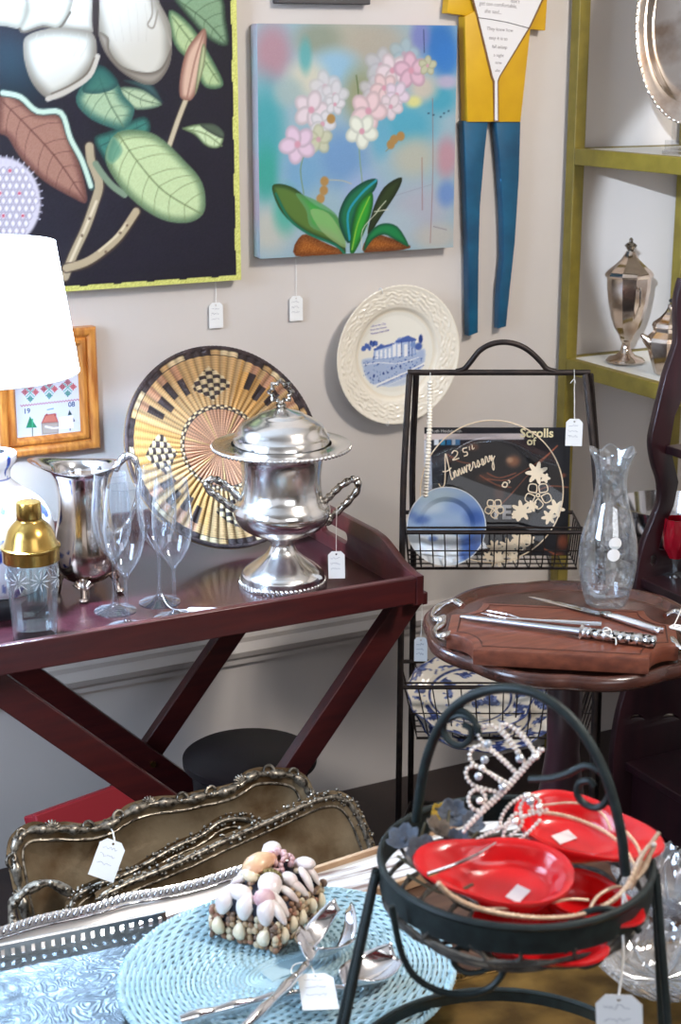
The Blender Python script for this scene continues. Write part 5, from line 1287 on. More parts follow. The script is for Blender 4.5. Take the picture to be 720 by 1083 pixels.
MB().tube(cr([p1, p1 * .5 + p2 * .5, p2], 4), [.004, .0046, .005, .0056, .0062, .0064, .006, .0056, .005], 12, flat=1).build('bolster', M_silver_orn, kn)
hpts = cr([p2, p2 * .6 + p3 * .4, p3 * .85 + p2 * .15, p3], 6); MB().tube(hpts, [.0045 + .0022 * math.sin(PI * (.1 + .8 * i / len(hpts))) + .0012 * (i > 14) for i in range(len(hpts))], 12).build('handle', M_silver_b, kn)
# steel
stl = thing('sharpening_steel', 'silver sharpening steel with ornate handle lying across the front of the carving board', 'knife steel')
p0, p1, p2, p3 = pz(487, 652, TB + .0055), pz(613, 668, TB + .009), pz(622, 669.5, TB + .009), pz(694, 679, TB + .009)
MB().tube([p0, p0 + (p1 - p0) * .08, p0 + (p1 - p0) * .7, p0 + (p1 - p0) * .86, p1], [.0022, .0042, .0048, .0052, .006], 14).build('rod', pbr('grey_steel', (190, 192, 198), .3, 1.0), stl)
d = p2 - p1; MB().tube([p1, p1 + d * .2, p1 + d * .5, p1 + d * .8, p2], [.006, .0125, .008, .0085, .0075], 16).build('guard', M_silver_b, stl)
n = 40; MB().tube([p2 + (p3 - p2) * i / n for i in range(n + 1)], [.0078 + .0018 * i / n + .0006 * math.sin(i * 1.3) - (.0055 if i == n else 0) for i in range(n + 1)], 16).build('handle', pbr('ornate_silver_handle', (226, 224, 222), .2, 1.0, c2=(40, 36, 34), scale=150, lo=.42, hi=.5), stl)
c_ = p2 + (p3 - p2) * .28
MB().tube(cr([c_ + np.array([0, -.010, .002]), c_ + np.array([.002, -.006, .009]), c_ + np.array([0, .004, .011]), c_ + np.array([-.002, .01, .004])], 6), .0012, 6).build('string', M_string, stl)
MB().tube(cr([c_ + np.array([0, -.006, .0105]), c_ + np.array([-.012, -.006, .010]), c_ + np.array([-.006, -.015, .004]), c_ + np.array([.003, -.016, .0]), c_ + np.array([-.002, -.024, -.006])], 6), .001, 6).build('string', M_string, stl)
# fork
fk = thing('carving_fork', 'two-pronged silver carving fork mostly hidden behind the sharpening steel', 'fork')
p0, p1, p3 = pz(511, 647, TB + .003), pz(552, 655, TB + .004), pz(600, 659, TB + .005)
sd = nrm(np.cross([0, 0, 1], p1 - p0))
for s_ in (1, -1): MB().tube(cr([p0 + sd * .007 * s_, p0 * .4 + p1 * .6 + sd * .008 * s_, p1], 5), [.0006] + [.0016] * 9 + [.0022], 8).build('tine', M_silver_b, fk)
MB().tube([p1, p1 * .5 + p3 * .5, p3], [.0024, .003, .005], 10).build('shank', M_silver_b, fk)
MB().tube([p3, pz(636, 661.5, TB + .006)], [.005, .0055], 12).build('handle', M_silver_b, fk)

# ---- carafe
b0 = pz(640.5, 637, TB + .0006)
t = thing('glass_carafe', 'clear etched glass carafe with ruffled rim standing on the carving board', 'carafe', b0)
q = prof(b0, [(639, .4), (639, 18), (637, 21.5), (633, 22.5), (628, 24.5), (612, 28.5), (598, 30.5), (585, 31), (570, 29.5), (553, 25.5), (538, 21), (524, 18), (512, 16.6), (502, 16.8), (492, 18.5), (484, 21.5), (478, 24)])
qs = q[:3] + smooth1(q[3:], 5)
zmax = qs[-1][1]
def ruff(t, z, r): return 1 + .06 * np.cos(6 * t) * max(0, (z - zmax + .045) / .045) ** 2
def carafe_surface(sh, qs, nm, mat, par):
    P = []; n = 96; th_ = np.linspace(0, 2 * PI, n, endpoint=False)
    for r, z in qs:
        f = max(0, (z - zmax + .03) / .03) ** 2; rr2 = (r - sh) * (1 + .07 * np.cos(6 * th_) * f)
        P.append(np.stack([rr2 * np.cos(th_), rr2 * np.sin(th_), z + .004 * f * np.cos(6 * th_)], -1))
    mb = MB(); mb.grid(np.array(P), wrap_v=True); return mb.build(nm, mat, par, smooth=70), P[-1]
body, rim = carafe_surface(0, qs, 'body', G_thick, t)
zi = .012
inner = [(0.004, zi)] + [(r, z) for r, z in qs if z > zi + .004]
carafe_surface(.0022, inner, 'inner_wall', G_flute, body)
MB().tube(rim, .0014, 6, closed=True).build('rim', G_flute, body)
for x, y in ((644, 566.5), (642.5, 578)):
    z = zat(b0, y) - b0[2]; r = float(np.interp(z, [a[1] for a in qs[3:]], [a[0] for a in qs[3:]])) + .0006
    xo = (x - 640.5 - 1.5) * 2.35 / F; a0 = math.atan2(-FH[1], -FH[0]); P = []
    for rr2 in (0, .5, 1):
        P.append([((r + .0003) * math.cos(a0 + (xo + .0098 * rr2 * math.cos(k)) / r), (r + .0003) * math.sin(a0 + (xo + .0098 * rr2 * math.cos(k)) / r), z + .0098 * rr2 * math.sin(k)) for k in np.linspace(0, 2 * PI, 24, endpoint=False)])
    mb = MB(); mb.grid(np.array(P), wrap_v=True); mb.build('round_sticker', M_white, body, smooth=0)

# ================================================================== dark wood whatnot with serpentine sides
YW = 2.25
lft = [(722, 296), (717, 318), (717, 345), (716, 365), (706, 395), (700, 420), (694, 445), (690, 468), (693, 490), (699, 510), (699, 530), (692, 550), (683, 573), (677, 595), (673, 623), (669, 660), (667, 700), (664, 725), (656, 755), (651, 785), (649, 815), (652, 850), (656, 890), (650, 960), (648, 1010)]
rgt = [(790, 1010), (790, 588), (735, 590), (712, 592), (706, 584), (696, 582), (701, 560), (712, 535), (717, 510), (712, 490), (708, 470), (713, 440), (726, 410), (735, 380), (736, 340), (731, 300)]
frw = frame((0, YW - .016, 0), (1, 0, 0), (0, 0, 1), (0, -1, 0)); frw0 = frame((0, YW, 0), (1, 0, 0), (0, 0, 1), (0, -1, 0))
lo2 = px2(frw, lft); ro2 = px2(frw, rgt)
lo2[-1][1] = 0.002; lo2[-2][1] = max(lo2[-2][1], .06); ro2[0][1] = .002
lo2 = [p for p in lo2 if p[1] >= 0.002]
outl = [tuple(p) for p in cr(lo2, 4)] + [tuple(p) for p in ro2]
def cres(cx, cy, w, h): 
    return [(cx + w * math.cos(a), cy + h * math.sin(a)) for a in np.linspace(PI, 2 * PI, 10)] + [(cx + w * .75 * math.cos(a), cy - h * .1 + h * .25 * math.sin(a)) for a in np.linspace(2 * PI, PI, 10)][1:-1]
holes = [[tuple(v) for v in px2(frw, cres(674, 762, 8, 7))], [tuple(v) for v in px2(frw, cres(709, 762, 10, 8))],
         [tuple(v) for v in px2(frw, [(688, 588), (693, 585), (696, 590), (694, 598), (690, 600), (687, 596)])]]
t = thing('whatnot_shelf', 'dark reddish wood tiered stand with scrolled serpentine side at the right edge', 'shelf stand')
MB().slab(outl, holes, .016, frw0, .002).build('side_panel', M_darkwood, t, smooth=30)
xr = float(ro2[0][0])
MB().slab(outl, holes, .016, frame((0, 1.60, 0), (1, 0, 0), (0, 0, 1), (0, -1, 0)), .002).build('side_panel', M_darkwood, t, smooth=30)
SH = []
for x, y in ((704, 471), (678, 612), (661, 806)):
    p = py(x, y, YW - .016); SH.append(p); x1 = xr if y > 580 else p[0] + .14
    MB().box(((p[0] + x1) / 2, (YW - .016 + 1.60) / 2, p[2] - .008), (x1 - p[0], YW - .016 - 1.60, .016)).build('shelf', M_darkwood, t, bevel=.002)
p = py(662, 830, YW - .016)
MB().box((p[0] + .02, (YW - .016 + 1.60) / 2, SH[2][2] - .016 - .05), (.014, YW - .016 - 1.60, .1)).build('apron', M_darkwood, t, bevel=.002)
# silver bowl on the middle tier
zB = SH[1][2] 
# behind the panel: bowl stands on the green shelf unit's side table
MB().box(((SH[1][0] + .07 + 2.036) / 2, 2.355, SH[1][2] - .008), (2.036 - SH[1][0] - .07, .21, .016)).build('shelf', M_darkwood, bpy.data.objects['whatnot_shelf'], bevel=.002)
bb = np.array([1.938, 2.36, zB])
t = thing('silver_bowl', 'plain shiny silver bowl standing on the dark tiered stand behind the carafe', 'bowl', bb)
rb = .095; hb = .092
MB().lathe([(0, 0), (.04, 0), (.042, .004), (.036, .008), (.05, .012), (.078, .03), (.09, .055), (rb, hb), (rb + .003, hb + .001), (rb, hb + .002), (.086, .055), (.074, .033), (.045, .016), (0, .014)], 72).build('dish', M_silver_b, t, smooth=60)
# ================================================================== low display table and what lies on it
DZ = 0.50; DYAW = math.radians(6)
dx_, dy_ = np.array([math.cos(DYAW), math.sin(DYAW), 0]), np.array([-math.sin(DYAW), math.cos(DYAW), 0])
rear = pz(372, 905, DZ); rear[2] = 0                               # a point of the rear edge
M_disp = pbr('display_table_wood', (88, 62, 46), 0.4, c2=(66, 44, 34), scale=7, stretch=(1, 8, 8))
t = thing('display_table', 'low wooden display table under the silver trays and wicker mat in front', 'table')
Rm = np.stack([dx_, dy_, np.array([0, 0, 1.])])
xE = float(pz(578, 866, DZ)[0]); cT = rear + dx_ * (xE - .725 * dx_[0] - rear[0] + .05) - dy_ * .52
MB().box(cT + np.array([0, 0, DZ - .015]), (1.45, 1.04, .03), Rm).build('table_top', M_disp, t, bevel=.003)
for sx in (1, -1):
    for sy in (1, -1): MB().box(cT + dx_ * sx * .66 + dy_ * sy * .46 + np.array([0, 0, (DZ - .03) / 2]), (.05, .05, DZ - .03), Rm).build('leg', M_disp, t, bevel=.003)
for sy in (1, -1): MB().box(cT + dy_ * sy * .47 + np.array([0, 0, DZ - .07]), (1.27, .02, .08), Rm).build('apron', M_disp, t)
# plinth behind the table, carrying the leaning trays
PLZ = .15
t = thing('low_bench', 'low dark bench behind the display table holding the leaning trays', 'bench')
MB().box((.56, 2.02, PLZ - .0125), (1.3, .34, .025)).build('seat_board', M_black, t, bevel=.002)
for x in (0.0, 1.1): MB().box((x, 2.02, (PLZ - .025) / 2), (.03, .30, PLZ - .025)).build('end_support', M_black, t)

# ---- leaning trays
def tframe(p, yaw, lean):
    x = np.array([math.cos(yaw), math.sin(yaw), 0]); bk = np.array([-math.sin(yaw), math.cos(yaw), 0])
    y = bk * math.cos(lean) + np.array([0, 0, 1]) * math.sin(lean); n = np.cross(x, y)
    return (np.array(p, float), np.stack([x, y, n]))
def inset(q, d):
    k = len(q); T = np.roll(q, -1, 0) - np.roll(q, 1, 0); T /= (np.linalg.norm(T, axis=1)[:, None] + 1e-12); N = np.stack([-T[:, 1], T[:, 0]], 1)
    return q + N * (d[:, None] if not np.isscalar(d) else d)
def ccw(q): return q if np.sum(q[:, 0] * np.roll(q[:, 1], -1) - np.roll(q[:, 0], -1) * q[:, 1]) > 0 else q[::-1]
def smoothc(q, it):
    for _ in range(it): q = (np.roll(q, 1, 0) + q * 2 + np.roll(q, -1, 0)) / 4
    return q
def salver(t, fr, out, rimw, depth, m_floor, m_rim, orn, step=.006, seed=1, floor_name='tray_floor'):
    q = resample(ccw(np.array(out)), step, True); o, A = fr
    base = smoothc(resample(q, step * 2, True), 8); inn = smoothc(inset(smoothc(q, 14), rimw), 14); inn2 = smoothc(inset(smoothc(q, 14), rimw * 1.5), 20)
    k = len(q)
    rows = [np.column_stack([q, np.full(k, depth)]), np.column_stack([inn * .5 + q * .5, np.full(k, depth * .85)]), np.column_stack([inn, np.full(k, depth * .45)]), np.column_stack([inn2, np.zeros(k)])]
    # floor: fan of rings toward the centre line
    c = inn2.mean(0)
    for f in (.8, .55, .3, .1): rows.append(np.column_stack([c + (inn2 - c) * f, np.zeros(k)]))
    mb = MB(); G = np.array(rows); mb.grid(G @ A + o, wrap_v=True)
    mb.add(np.vstack([G[-1]]) @ A + o, [tuple(range(k))])
    G2 = np.array([rows[0] + np.array([0, 0, -.001]), rows[3] + np.array([0, 0, -.003]), np.column_stack([c + (inn2 - c) * .1, np.full(k, -.003)])]); mb.grid(G2 @ A + o, wrap_v=True, flip=True)
    fl_ = mb.build(floor_name, m_floor, t, smooth=40)
    rr = random.Random(seed); rim = MB()
    mid = q * .62 + inn * .38
    if orn == 'rococo':
        ph_ = np.arange(k) * step; r = rimw * (.30 + .10 * np.sin(ph_ * 2 * PI / .052) + .05 * np.sin(ph_ * 2 * PI / .017))
        rim.tube(np.column_stack([mid, np.full(k, depth * .9)]) @ A + o, r, 9, closed=True, flat=.8)
        rim.tube(np.column_stack([inset(smoothc(q, 14), rimw * .95), np.full(k, depth * .5)]) @ A + o, rimw * .10, 6, closed=True)
        i = 0
        while i < k:
            p = np.append(mid[i], depth); T = nrm(np.append(q[(i + 1) % k] - q[i - 1], 0)); N = np.array([-T[1], T[0], 0])
            kind = (i // 9) % 3; s_ = rimw * rr.uniform(.8, 1.15)
            if kind == 0:                                   # shell fan
                for b in range(-3, 4):
                    a = b * .36; d = -N * math.cos(a) + T * math.sin(a)
                    rim.tube(np.array([p, p + d * s_ * .35 + [0, 0, s_ * .16], p + d * s_ * .62]) @ A + o, [.0012, s_ * .11, s_ * .06], 6)
            else:                                           # C-scroll
                sg = 1 if kind == 1 else -1; pts = []
                for u in np.linspace(0, 1, 14):
                    a = u * 5.2; rad = s_ * .42 * (1 - u * .75); pts.append(p - N * s_ * .12 + (T * sg * math.cos(a) - N * math.sin(a)) * rad + np.array([0, 0, s_ * .12]))
                rim.tube(np.array(pts) @ A + o, [s_ * .10 * (1 - .5 * u / 13) for u in range(14)], 6)
                rim.sphere((pts[-1]) @ A + o, s_ * .12, 7, 5)
            i += 9
    elif orn == 'grape':
        rim.tube(np.column_stack([mid, np.full(k, depth * .85)]) @ A + o, rimw * .26, 8, closed=True, flat=.8)
        rim.tube(np.column_stack([inset(smoothc(q, 10), rimw), np.full(k, depth * .5)]) @ A + o, rimw * .1, 6, closed=True)
        for i in range(0, k, 1):
            T = nrm(np.append(q[(i + 1) % k] - q[i - 1], 0)); N = np.array([-T[1], T[0], 0])
            for j in range(2):
                p = np.append(mid[i], depth) - N * rimw * rr.uniform(-.35, .5) + T * rr.uniform(-.5, .5) * step + np.array([0, 0, rr.uniform(0, .002)])
                s_ = rr.uniform(.0016, .0030); rim.sphere(p @ A + o, (s_, s_ * rr.uniform(.7, 1.5), s_), 7, 5)
    elif orn == 'rope':
        qq = resample(ccw(np.array(out)), rimw * .66, True); kk = len(qq)
        for i in range(kk):
            T = nrm(np.append(qq[(i + 1) % kk] - qq[i - 1], 0)); N = np.array([-T[1], T[0], 0]); d = nrm(T * .62 + N * .8)
            R = np.stack([d, np.cross([0, 0, 1], d), np.array([0, 0, 1.])]) @ A
            rim.sphere((np.append(qq[i], depth) + N * rimw * .4) @ A + o, (rimw * .62, rimw * .19, rimw * .42), 8, 6, R=R)
        rim.tube(np.column_stack([inset(smoothc(q, 6), rimw * 1.15), np.full(k, depth * .95)]) @ A + o, rimw * .1, 6, closed=True)
    rim.build('ornate_rim' if orn != 'rope' else 'rope_rim', m_rim, t, smooth=60)
    return fl_
def tray_outline(fr, top_px, drop, rad=.05, n=8):
    """visible upper edge from the photo, closed by straight ends and a straight lower edge on the bench"""
    q = px2(fr, top_px); q = q[np.argsort(q[:, 0])] if False else q
    o, A = fr; yb = (PLZ + .010 - o[2]) / A[1][2]
    L, R = q[0], q[-1]
    low = [(R[0] + .004, R[1] - .05), (R[0] + .004, yb + rad), (R[0] - rad * .3, yb + rad * .3), (R[0] - rad, yb), (L[0] + rad, yb), (L[0] + rad * .3, yb + rad * .3), (L[0] - .004, yb + rad)]
    return np.vstack([cr(q, 6), np.array(low)])
# 1: rearmost
f1 = tframe(py(180, 842, 2.135), math.radians(7), math.radians(66))
t1 = thing('silver_tray', 'rearmost leaning old silver tray with tall scrolled rococo rim', 'tray', group=None)
o1 = tray_outline(f1, [(3, 905), (6, 888), (16, 876), (32, 869), (50, 871), (66, 869), (84, 871), (104, 868), (118, 861), (131, 851), (150, 845), (166, 842), (186, 841), (206, 836), (228, 832), (247, 826), (254, 817), (268, 812), (288, 812), (306, 814), (320, 822), (327, 836)], .3)
salver(t1, f1, o1, .026, .014, M_tray_old, M_tray_rim, 'rococo', seed=3)
# 2: middle with handle
f2 = tframe(py(190, 882, 2.055), math.radians(9), math.radians(66))
t2 = thing('silver_tray', 'middle leaning silver tray with an openwork end handle and grapevine rim', 'tray')
o2 = tray_outline(f2, [(64, 962), (68, 950), (80, 938), (104, 928), (130, 919), (150, 908), (168, 897), (186, 888), (206, 880), (222, 867), (236, 861), (252, 860), (266, 864), (276, 872), (300, 870)], .3)
salver(t2, f2, o2, .020, .012, M_tray_old, M_tray_rim, 'grape', seed=5)
hp = px2(f2, [(72, 944), (50, 934), (30, 940), (16, 950), (10, 962), (14, 985), (24, 1000), (60, 1010)]); hp = cr(np.column_stack([hp, np.full(len(hp), .008)]), 6)
hm_ = MB().tube(hp @ f2[1] + f2[0], [.0068 * (1 + .25 * math.sin(i * .7)) for i in range(len(hp))], 9)
for i in range(2, len(hp) - 2, 4): hm_.sphere((hp[i] + np.array([0, 0, .005])) @ f2[1] + f2[0], .0045, 7, 5)
hm_.build('handle', M_tray_rim, t2)
# 3: front, rounded corner
f3 = tframe(py(300, 858, 2.0), math.radians(11), math.radians(64))
t3 = thing('silver_tray', 'leaning silver tray with rounded corner and beaded grape rim behind the shell box', 'tray')
o3 = tray_outline(f3, [(96, 944), (130, 928), (165, 914), (200, 899), (225, 887), (250, 876), (275, 865), (300, 854), (322, 844), (338, 838), (352, 837), (364, 842), (374, 853), (381, 866), (387, 880), (393, 898)], .3)
salver(t3, f3, o3, .022, .012, M_tray_old, M_tray_rim, 'grape', seed=8)
# 4: polished with rope rim
f4 = tframe(py(110, 955, 1.865), math.radians(5), math.radians(40))
t4 = thing('silver_tray', 'polished mirror-bright silver tray with twisted rope rim leaning in front of the old trays', 'tray')
o4 = tray_outline(f4, [(-70, 1012), (-60, 1000), (-40, 992), (0, 982), (28, 973), (56, 966), (84, 961), (112, 953), (135, 946), (160, 942), (186, 937), (214, 930), (240, 921), (264, 914), (290, 911), (310, 912), (318, 920)], .3)
salver(t4, f4, o4, .0135, .006, M_silver_b, M_silver_b, 'rope', seed=2)
# tag on the rear tray
tp_ = py(121, 889, 2.0); xa = np.array([math.cos(.1), math.sin(.1), 0]); dn = nrm(EYE - tp_); xx = nrm(np.cross([0, 0, 1], dn)); yy = np.cross(dn, xx); ro = -.40
s0 = px2(f1, [(114, 877)])[0]; s0 = np.array([s0[0], s0[1], .012]) @ f1[1] + f1[0]
price_tag(frame(tp_, xx * math.cos(ro) - yy * math.sin(ro) * -1, yy * math.cos(ro) - xx * math.sin(ro), dn), 'white price tag tied to the rim of the rearmost leaning tray', .038, .056, [s0, s0 * .4 + tp_ * .6 + np.array([0, 0, .006]), tp_ + np.array([.001, 0, -.005])], .0011)

# ---- engraved tray with pierced gallery
m_eng = pbr('engraved_silver', (104, 114, 120), .42, .7, c2=(80, 90, 96), scale=40, bump=.0)
n = m_eng.node_tree.nodes; l = m_eng.node_tree.links; bs = n['Principled BSDF']
tc = n.new('ShaderNodeTexCoord'); nz = n.new('ShaderNodeTexNoise'); nz.inputs['Scale'].default_value = 13; nz.inputs['Detail'].default_value = 1; nz.inputs['Distortion'].default_value = 3.2
wv = n.new('ShaderNodeMath'); wv.operation = 'MULTIPLY'; wv.inputs[1].default_value = 62; sn = n.new('ShaderNodeMath'); sn.operation = 'SINE'
bp = n.new('ShaderNodeBump'); bp.inputs['Strength'].default_value = .22; bp.inputs['Distance'].default_value = .0016
l.new(tc.outputs['Object'], nz.inputs['Vector']); l.new(nz.outputs['Fac'], wv.inputs[0]); l.new(wv.outputs[0], sn.inputs[0]); l.new(sn.outputs[0], bp.inputs['Height']); l.new(bp.outputs['Normal'], bs.inputs['Normal'])
gl0, gl1 = pz(-30, 1022, DZ + .004), pz(176, 979, DZ + .004)
gx = nrm(gl1 - gl0); gx[2] = 0; gx = nrm(gx); gy = np.array([-gx[1], gx[0], 0])
t = thing('gallery_tray', 'engraved silver tray with pierced upright gallery rim at the lower left', 'tray')
GW = float((gl1 - gl0) @ gx) + .02; GD = .40
fg = frame(gl0 - gx * .02, gx, gy, (0, 0, 1)); fg[0][2] = DZ + .001
out = [(0, -GD), (GW, -GD), (GW, 0), (0, 0)]
MB().slab([(x, y) for x, y in out], [], .003, fg, .001).build('engraved_floor', m_eng, t, smooth=0)
hs = []; GH = .021; nsl = int(GW / .0125)
for i in range(nsl):
    u = .006 + i * .0125; hs.append([(u, .006), (u + .0045, .006), (u + .0045, .0155), (u, .0155)])
MB().slab([(0, 0), (GW, 0), (GW, GH), (0, GH)], hs, .0018, frame(fg[0] + np.array([0, 0, .002]), gx, (0, 0, 1), -gy), .0).build('pierced_gallery', M_silver, t, smooth=0)
MB().tube([fg[0] + np.array([0, 0, GH + .003]), fg[0] + gx * GW + np.array([0, 0, GH + .003])], .0022, 8).build('gallery_bead', M_silver, t)
MB().slab([(0, 0), (GD, 0), (GD, GH), (0, GH)], [], .0018, frame(fg[0] - gy * GD + np.array([0, 0, .002]), gy, (0, 0, 1), gx), .0).build('end_gallery', M_silver, t, smooth=0)

# ---- whitewashed narrow wooden tray
e0, e1 = pz(330, 918, DZ + .016), pz(420, 889, DZ + .016)
ex2 = nrm(e1 - e0); ex2[2] = 0; ex2 = nrm(ex2); ey2 = np.array([-ex2[1], ex2[0], 0]); ow = e0 - ex2 * .16; ow[2] = DZ + .001
M_ww = pbr('whitewashed_wood', (206, 198, 188), .7, c2=(120, 96, 84), scale=7, stretch=(1, 12, 12), lo=.36, hi=.5)
M_tan = pbr('tan_wood_edge', (190, 156, 122), .6, c2=(160, 126, 96), scale=20)
t = thing('wooden_tray', 'narrow whitewashed wooden tray with tan edges behind the blue wicker mat', 'tray'); WL, WW = .56, .098
Rw = np.stack([ex2, ey2, np.array([0, 0, 1.])]); P_ = lambda u, v, z: ow + ex2 * u + ey2 * v + np.array([0, 0, z])
MB().box(P_(WL / 2, -WW / 2, .005), (WL, WW - .012, .008), Rw).build('panel', M_ww, t)
for v in (-.003, -WW + .003): MB().box(P_(WL / 2, v, .0085), (WL, .007, .017), Rw).build('long_edge', M_tan, t, bevel=.001)
for u in (.004, WL - .004): MB().box(P_(u, -WW / 2, .0085), (.008, WW - .014, .017), Rw).build('end_edge', M_tan, t, bevel=.001)

# ---- blue wicker mat
MZ = DZ + .0285
pL, pR, pB = pz(107, 1042, MZ), pz(483, 1004, MZ), pz(372, 946, MZ)
wax = dx_ * math.cos(.06) + dy_ * math.sin(.06); way = np.array([-wax[1], wax[0], 0])
Cm = (pL + pR) / 2 - way * .012; Cm[2] = MZ
ra = abs((pR - pL) @ wax) / 2 * 1.055
v = pB - Cm; rb_ = abs(v @ way) / math.sqrt(max(.1, 1 - ((v @ wax) / ra) ** 2))
M_wick = pbr('blue_wicker', (180, 208, 216), .5, c2=(164, 196, 206), scale=40)
t = thing('wicker_mat', 'oval light blue woven wicker mat under the shell box and silver servers', 'place mat')
Pm = lambda x, y, z: Cm + wax * x + way * y + np.array([0, 0, z])
nS = 76; NR = 29; mb = MB()
core = .26                                                        # the weave starts from a short straight core
def oval(f, a):
    return ((ra - (ra * core)) * f + ra * core * (0.0 + f * 0 + (1 if True else 0)) * 1.0) * math.cos(a) if False else (ra * (core * (1 - f) * .55 + f) * math.cos(a)), rb_ * f * math.sin(a)
for i in range(NR):
    f = .05 + .93 * i / (NR - 1); n_ = 152; pts = []
    for j in range(n_):
        a = 2 * PI * j / n_; x, y = oval(f, a)
        z = .0017 * math.cos(nS / 2 * a * 2 / 2 + PI * i) if i > 3 else 0
        pts.append(Pm(x, y, z + .0022))
    mb.tube(pts, .00265, 5, closed=True)
for j in range(-5, 6):
    mb.tube([Pm(x, j * .0021, .0036 + .0005 * (j % 2)) for x in np.linspace(-ra * core * .62, ra * core * .62, 8)], .0021, 5)
mb.build('weavers', M_wick, t, smooth=60)
mb = MB()
for k in range(nS):
    a = 2 * PI * (k + .5) / nS; p = []
    for f in np.linspace(.06, .99, 8): x, y = oval(f, a); p.append(Pm(x, y, .0022))
    mb.tube(p, .0015, 5)
mb.build('spokes', M_wick, t, smooth=60)
mb = MB()
for s_ in (0, PI):
    pts = []
    for j in range(360):
        a = 2 * PI * j / 360; x, y = oval(1.0, a); w = .0026 * math.cos(90 * a + s_); pts.append(Pm(x * (1 + w / ra), y * (1 + w / rb_), .003 + .0022 * math.sin(90 * a + s_)))
    mb.tube(pts, .0027, 5, closed=True)
mb.build('braided_rim', M_wick, t, smooth=60)
WTOP = MZ + .0068

# ---- shell box
A_, B_, C_ = pz(222, 990, WTOP), pz(294, 1011, WTOP), pz(344, 962, WTOP)
bx = nrm(C_ - B_); by = np.array([-bx[1], bx[0], 0]); Lb = float(np.linalg.norm(C_ - B_)) * 1.0; Wd = float(abs((A_ - B_) @ by))
bc = B_ + bx * Lb / 2 + by * Wd / 2
t = thing('shell_box', 'trinket box covered in white and brown seashells on the blue wicker mat', 'box', bc, (0, 0, math.atan2(bx[1], bx[0])))
HB = .036
M_dk = pbr('dark_blue_box_felt', (34, 34, 48), .8)
MB().box((0, 0, HB / 2), (Lb - .012, Wd - .012, HB - .001)).build('box_body', M_dk, t, bevel=.003)
mb = MB(); u = np.linspace(0, PI, 13); prof_ = [((Wd / 2 - .005) * math.cos(a), HB + .002 + .020 * math.sin(a)) for a in u]
P = np.array([[(x, y, z) for y, z in prof_] for x in (-Lb / 2 + .005, Lb / 2 - .005)]); mb.grid(P); mb.add(P[0], [tuple(range(13))]); mb.add(P[1], [tuple(range(13))[::-1]]); mb.add(np.array([P[0][0], P[0][-1], P[1][-1], P[1][0]]), [(0, 1, 2, 3)])
mb.build('lid', M_dk, t, smooth=50)
rr = random.Random(11)
M_shells = pbr('small_shell', (160, 130, 100), .45, vcol=True, coat=.2)
sc = [lin(c) for c in ((150, 116, 88), (176, 146, 112), (120, 92, 74), (206, 190, 160), (140, 104, 80), (168, 120, 96), (196, 170, 136))]
mb = MB()
def rotm(z, roll):
    z = nrm(z); x = nrm(np.cross(z, [.3, .2, 1])); y = np.cross(z, x); return np.stack([x * math.cos(roll) + y * math.sin(roll), y * math.cos(roll) - x * math.sin(roll), z])
for side in range(4):
    L_ = Lb if side % 2 == 0 else Wd; nn = int(L_ / .0075)
    for i in range(nn + 1):
        for j in range(5):
            u_ = (i / nn - .5) * (L_ - .004) + rr.uniform(-.002, .002); z = .005 + j * .0082 + rr.uniform(-.002, .002)
            n_ = {0: (0, -1, 0), 1: (1, 0, 0), 2: (0, 1, 0), 3: (-1, 0, 0)}[side]
            p = {0: (u_, -Wd / 2 + .004, z), 1: (Lb / 2 - .004, u_, z), 2: (u_, Wd / 2 - .004, z), 3: (-Lb / 2 + .004, u_, z)}[side]
            s_ = rr.uniform(.0036, .0056); mb.sphere(p, (s_, s_ * rr.uniform(.7, 1.1), s_ * .7), 8, 6, R=rotm(n_, rr.uniform(0, 3)), col=rr.choice(sc))
for i in range(90):
    x = rr.uniform(-Lb / 2 + .01, Lb / 2 - .01); a = rr.uniform(.15, PI - .15); s_ = rr.uniform(.0035, .0055)
    mb.sphere((x, (Wd / 2 - .006) * math.cos(a), HB + .002 + .020 * math.sin(a)), (s_, s_, s_ * .8), 8, 6, col=rr.choice(sc))
o = mb.build('small_shells', M_shells, t, vcol=True, smooth=60); o['kind'] = 'stuff'
M_shw = pbr('white_shell', (238, 232, 226), .35, c2=(226, 206, 200), scale=60, coat=.2); M_shc = pbr('cream_shell', (228, 212, 176), .35, c2=(240, 226, 200), scale=50, coat=.2)
M_shp = pbr('pink_shell', (222, 186, 182), .45, c2=(196, 150, 156), scale=90); M_sho = pbr('peach_shell', (232, 196, 150), .35, c2=(214, 150, 120), scale=40, coat=.2)
def olive(p, dirv, L, W, mat, nrmv_, nm='shell'):
    mb = MB(); d = nrm(dirv); n_ = nrm(np.array(nrmv_) - d * (np.array(nrmv_) @ d)); b_ = np.cross(n_, d); k = 16; rows = []
    for i in range(k + 1):
        u = i / k; w = W * (max(math.sin(PI * (u ** .88)), 0) ** .48) * (1 - .12 * u); c = np.array(p) + d * L * (u - .5) + n_ * (.25 * W * math.sin(PI * u))
        rows.append([c + b_ * w * math.cos(a) + n_ * w * .72 * math.sin(a) * (1 if a > 0 else 1) for a in np.linspace(0, 2 * PI, 12, endpoint=False)])
    mb.grid(np.array(rows), wrap_v=True); return mb.build(nm, mat, t, smooth=70)
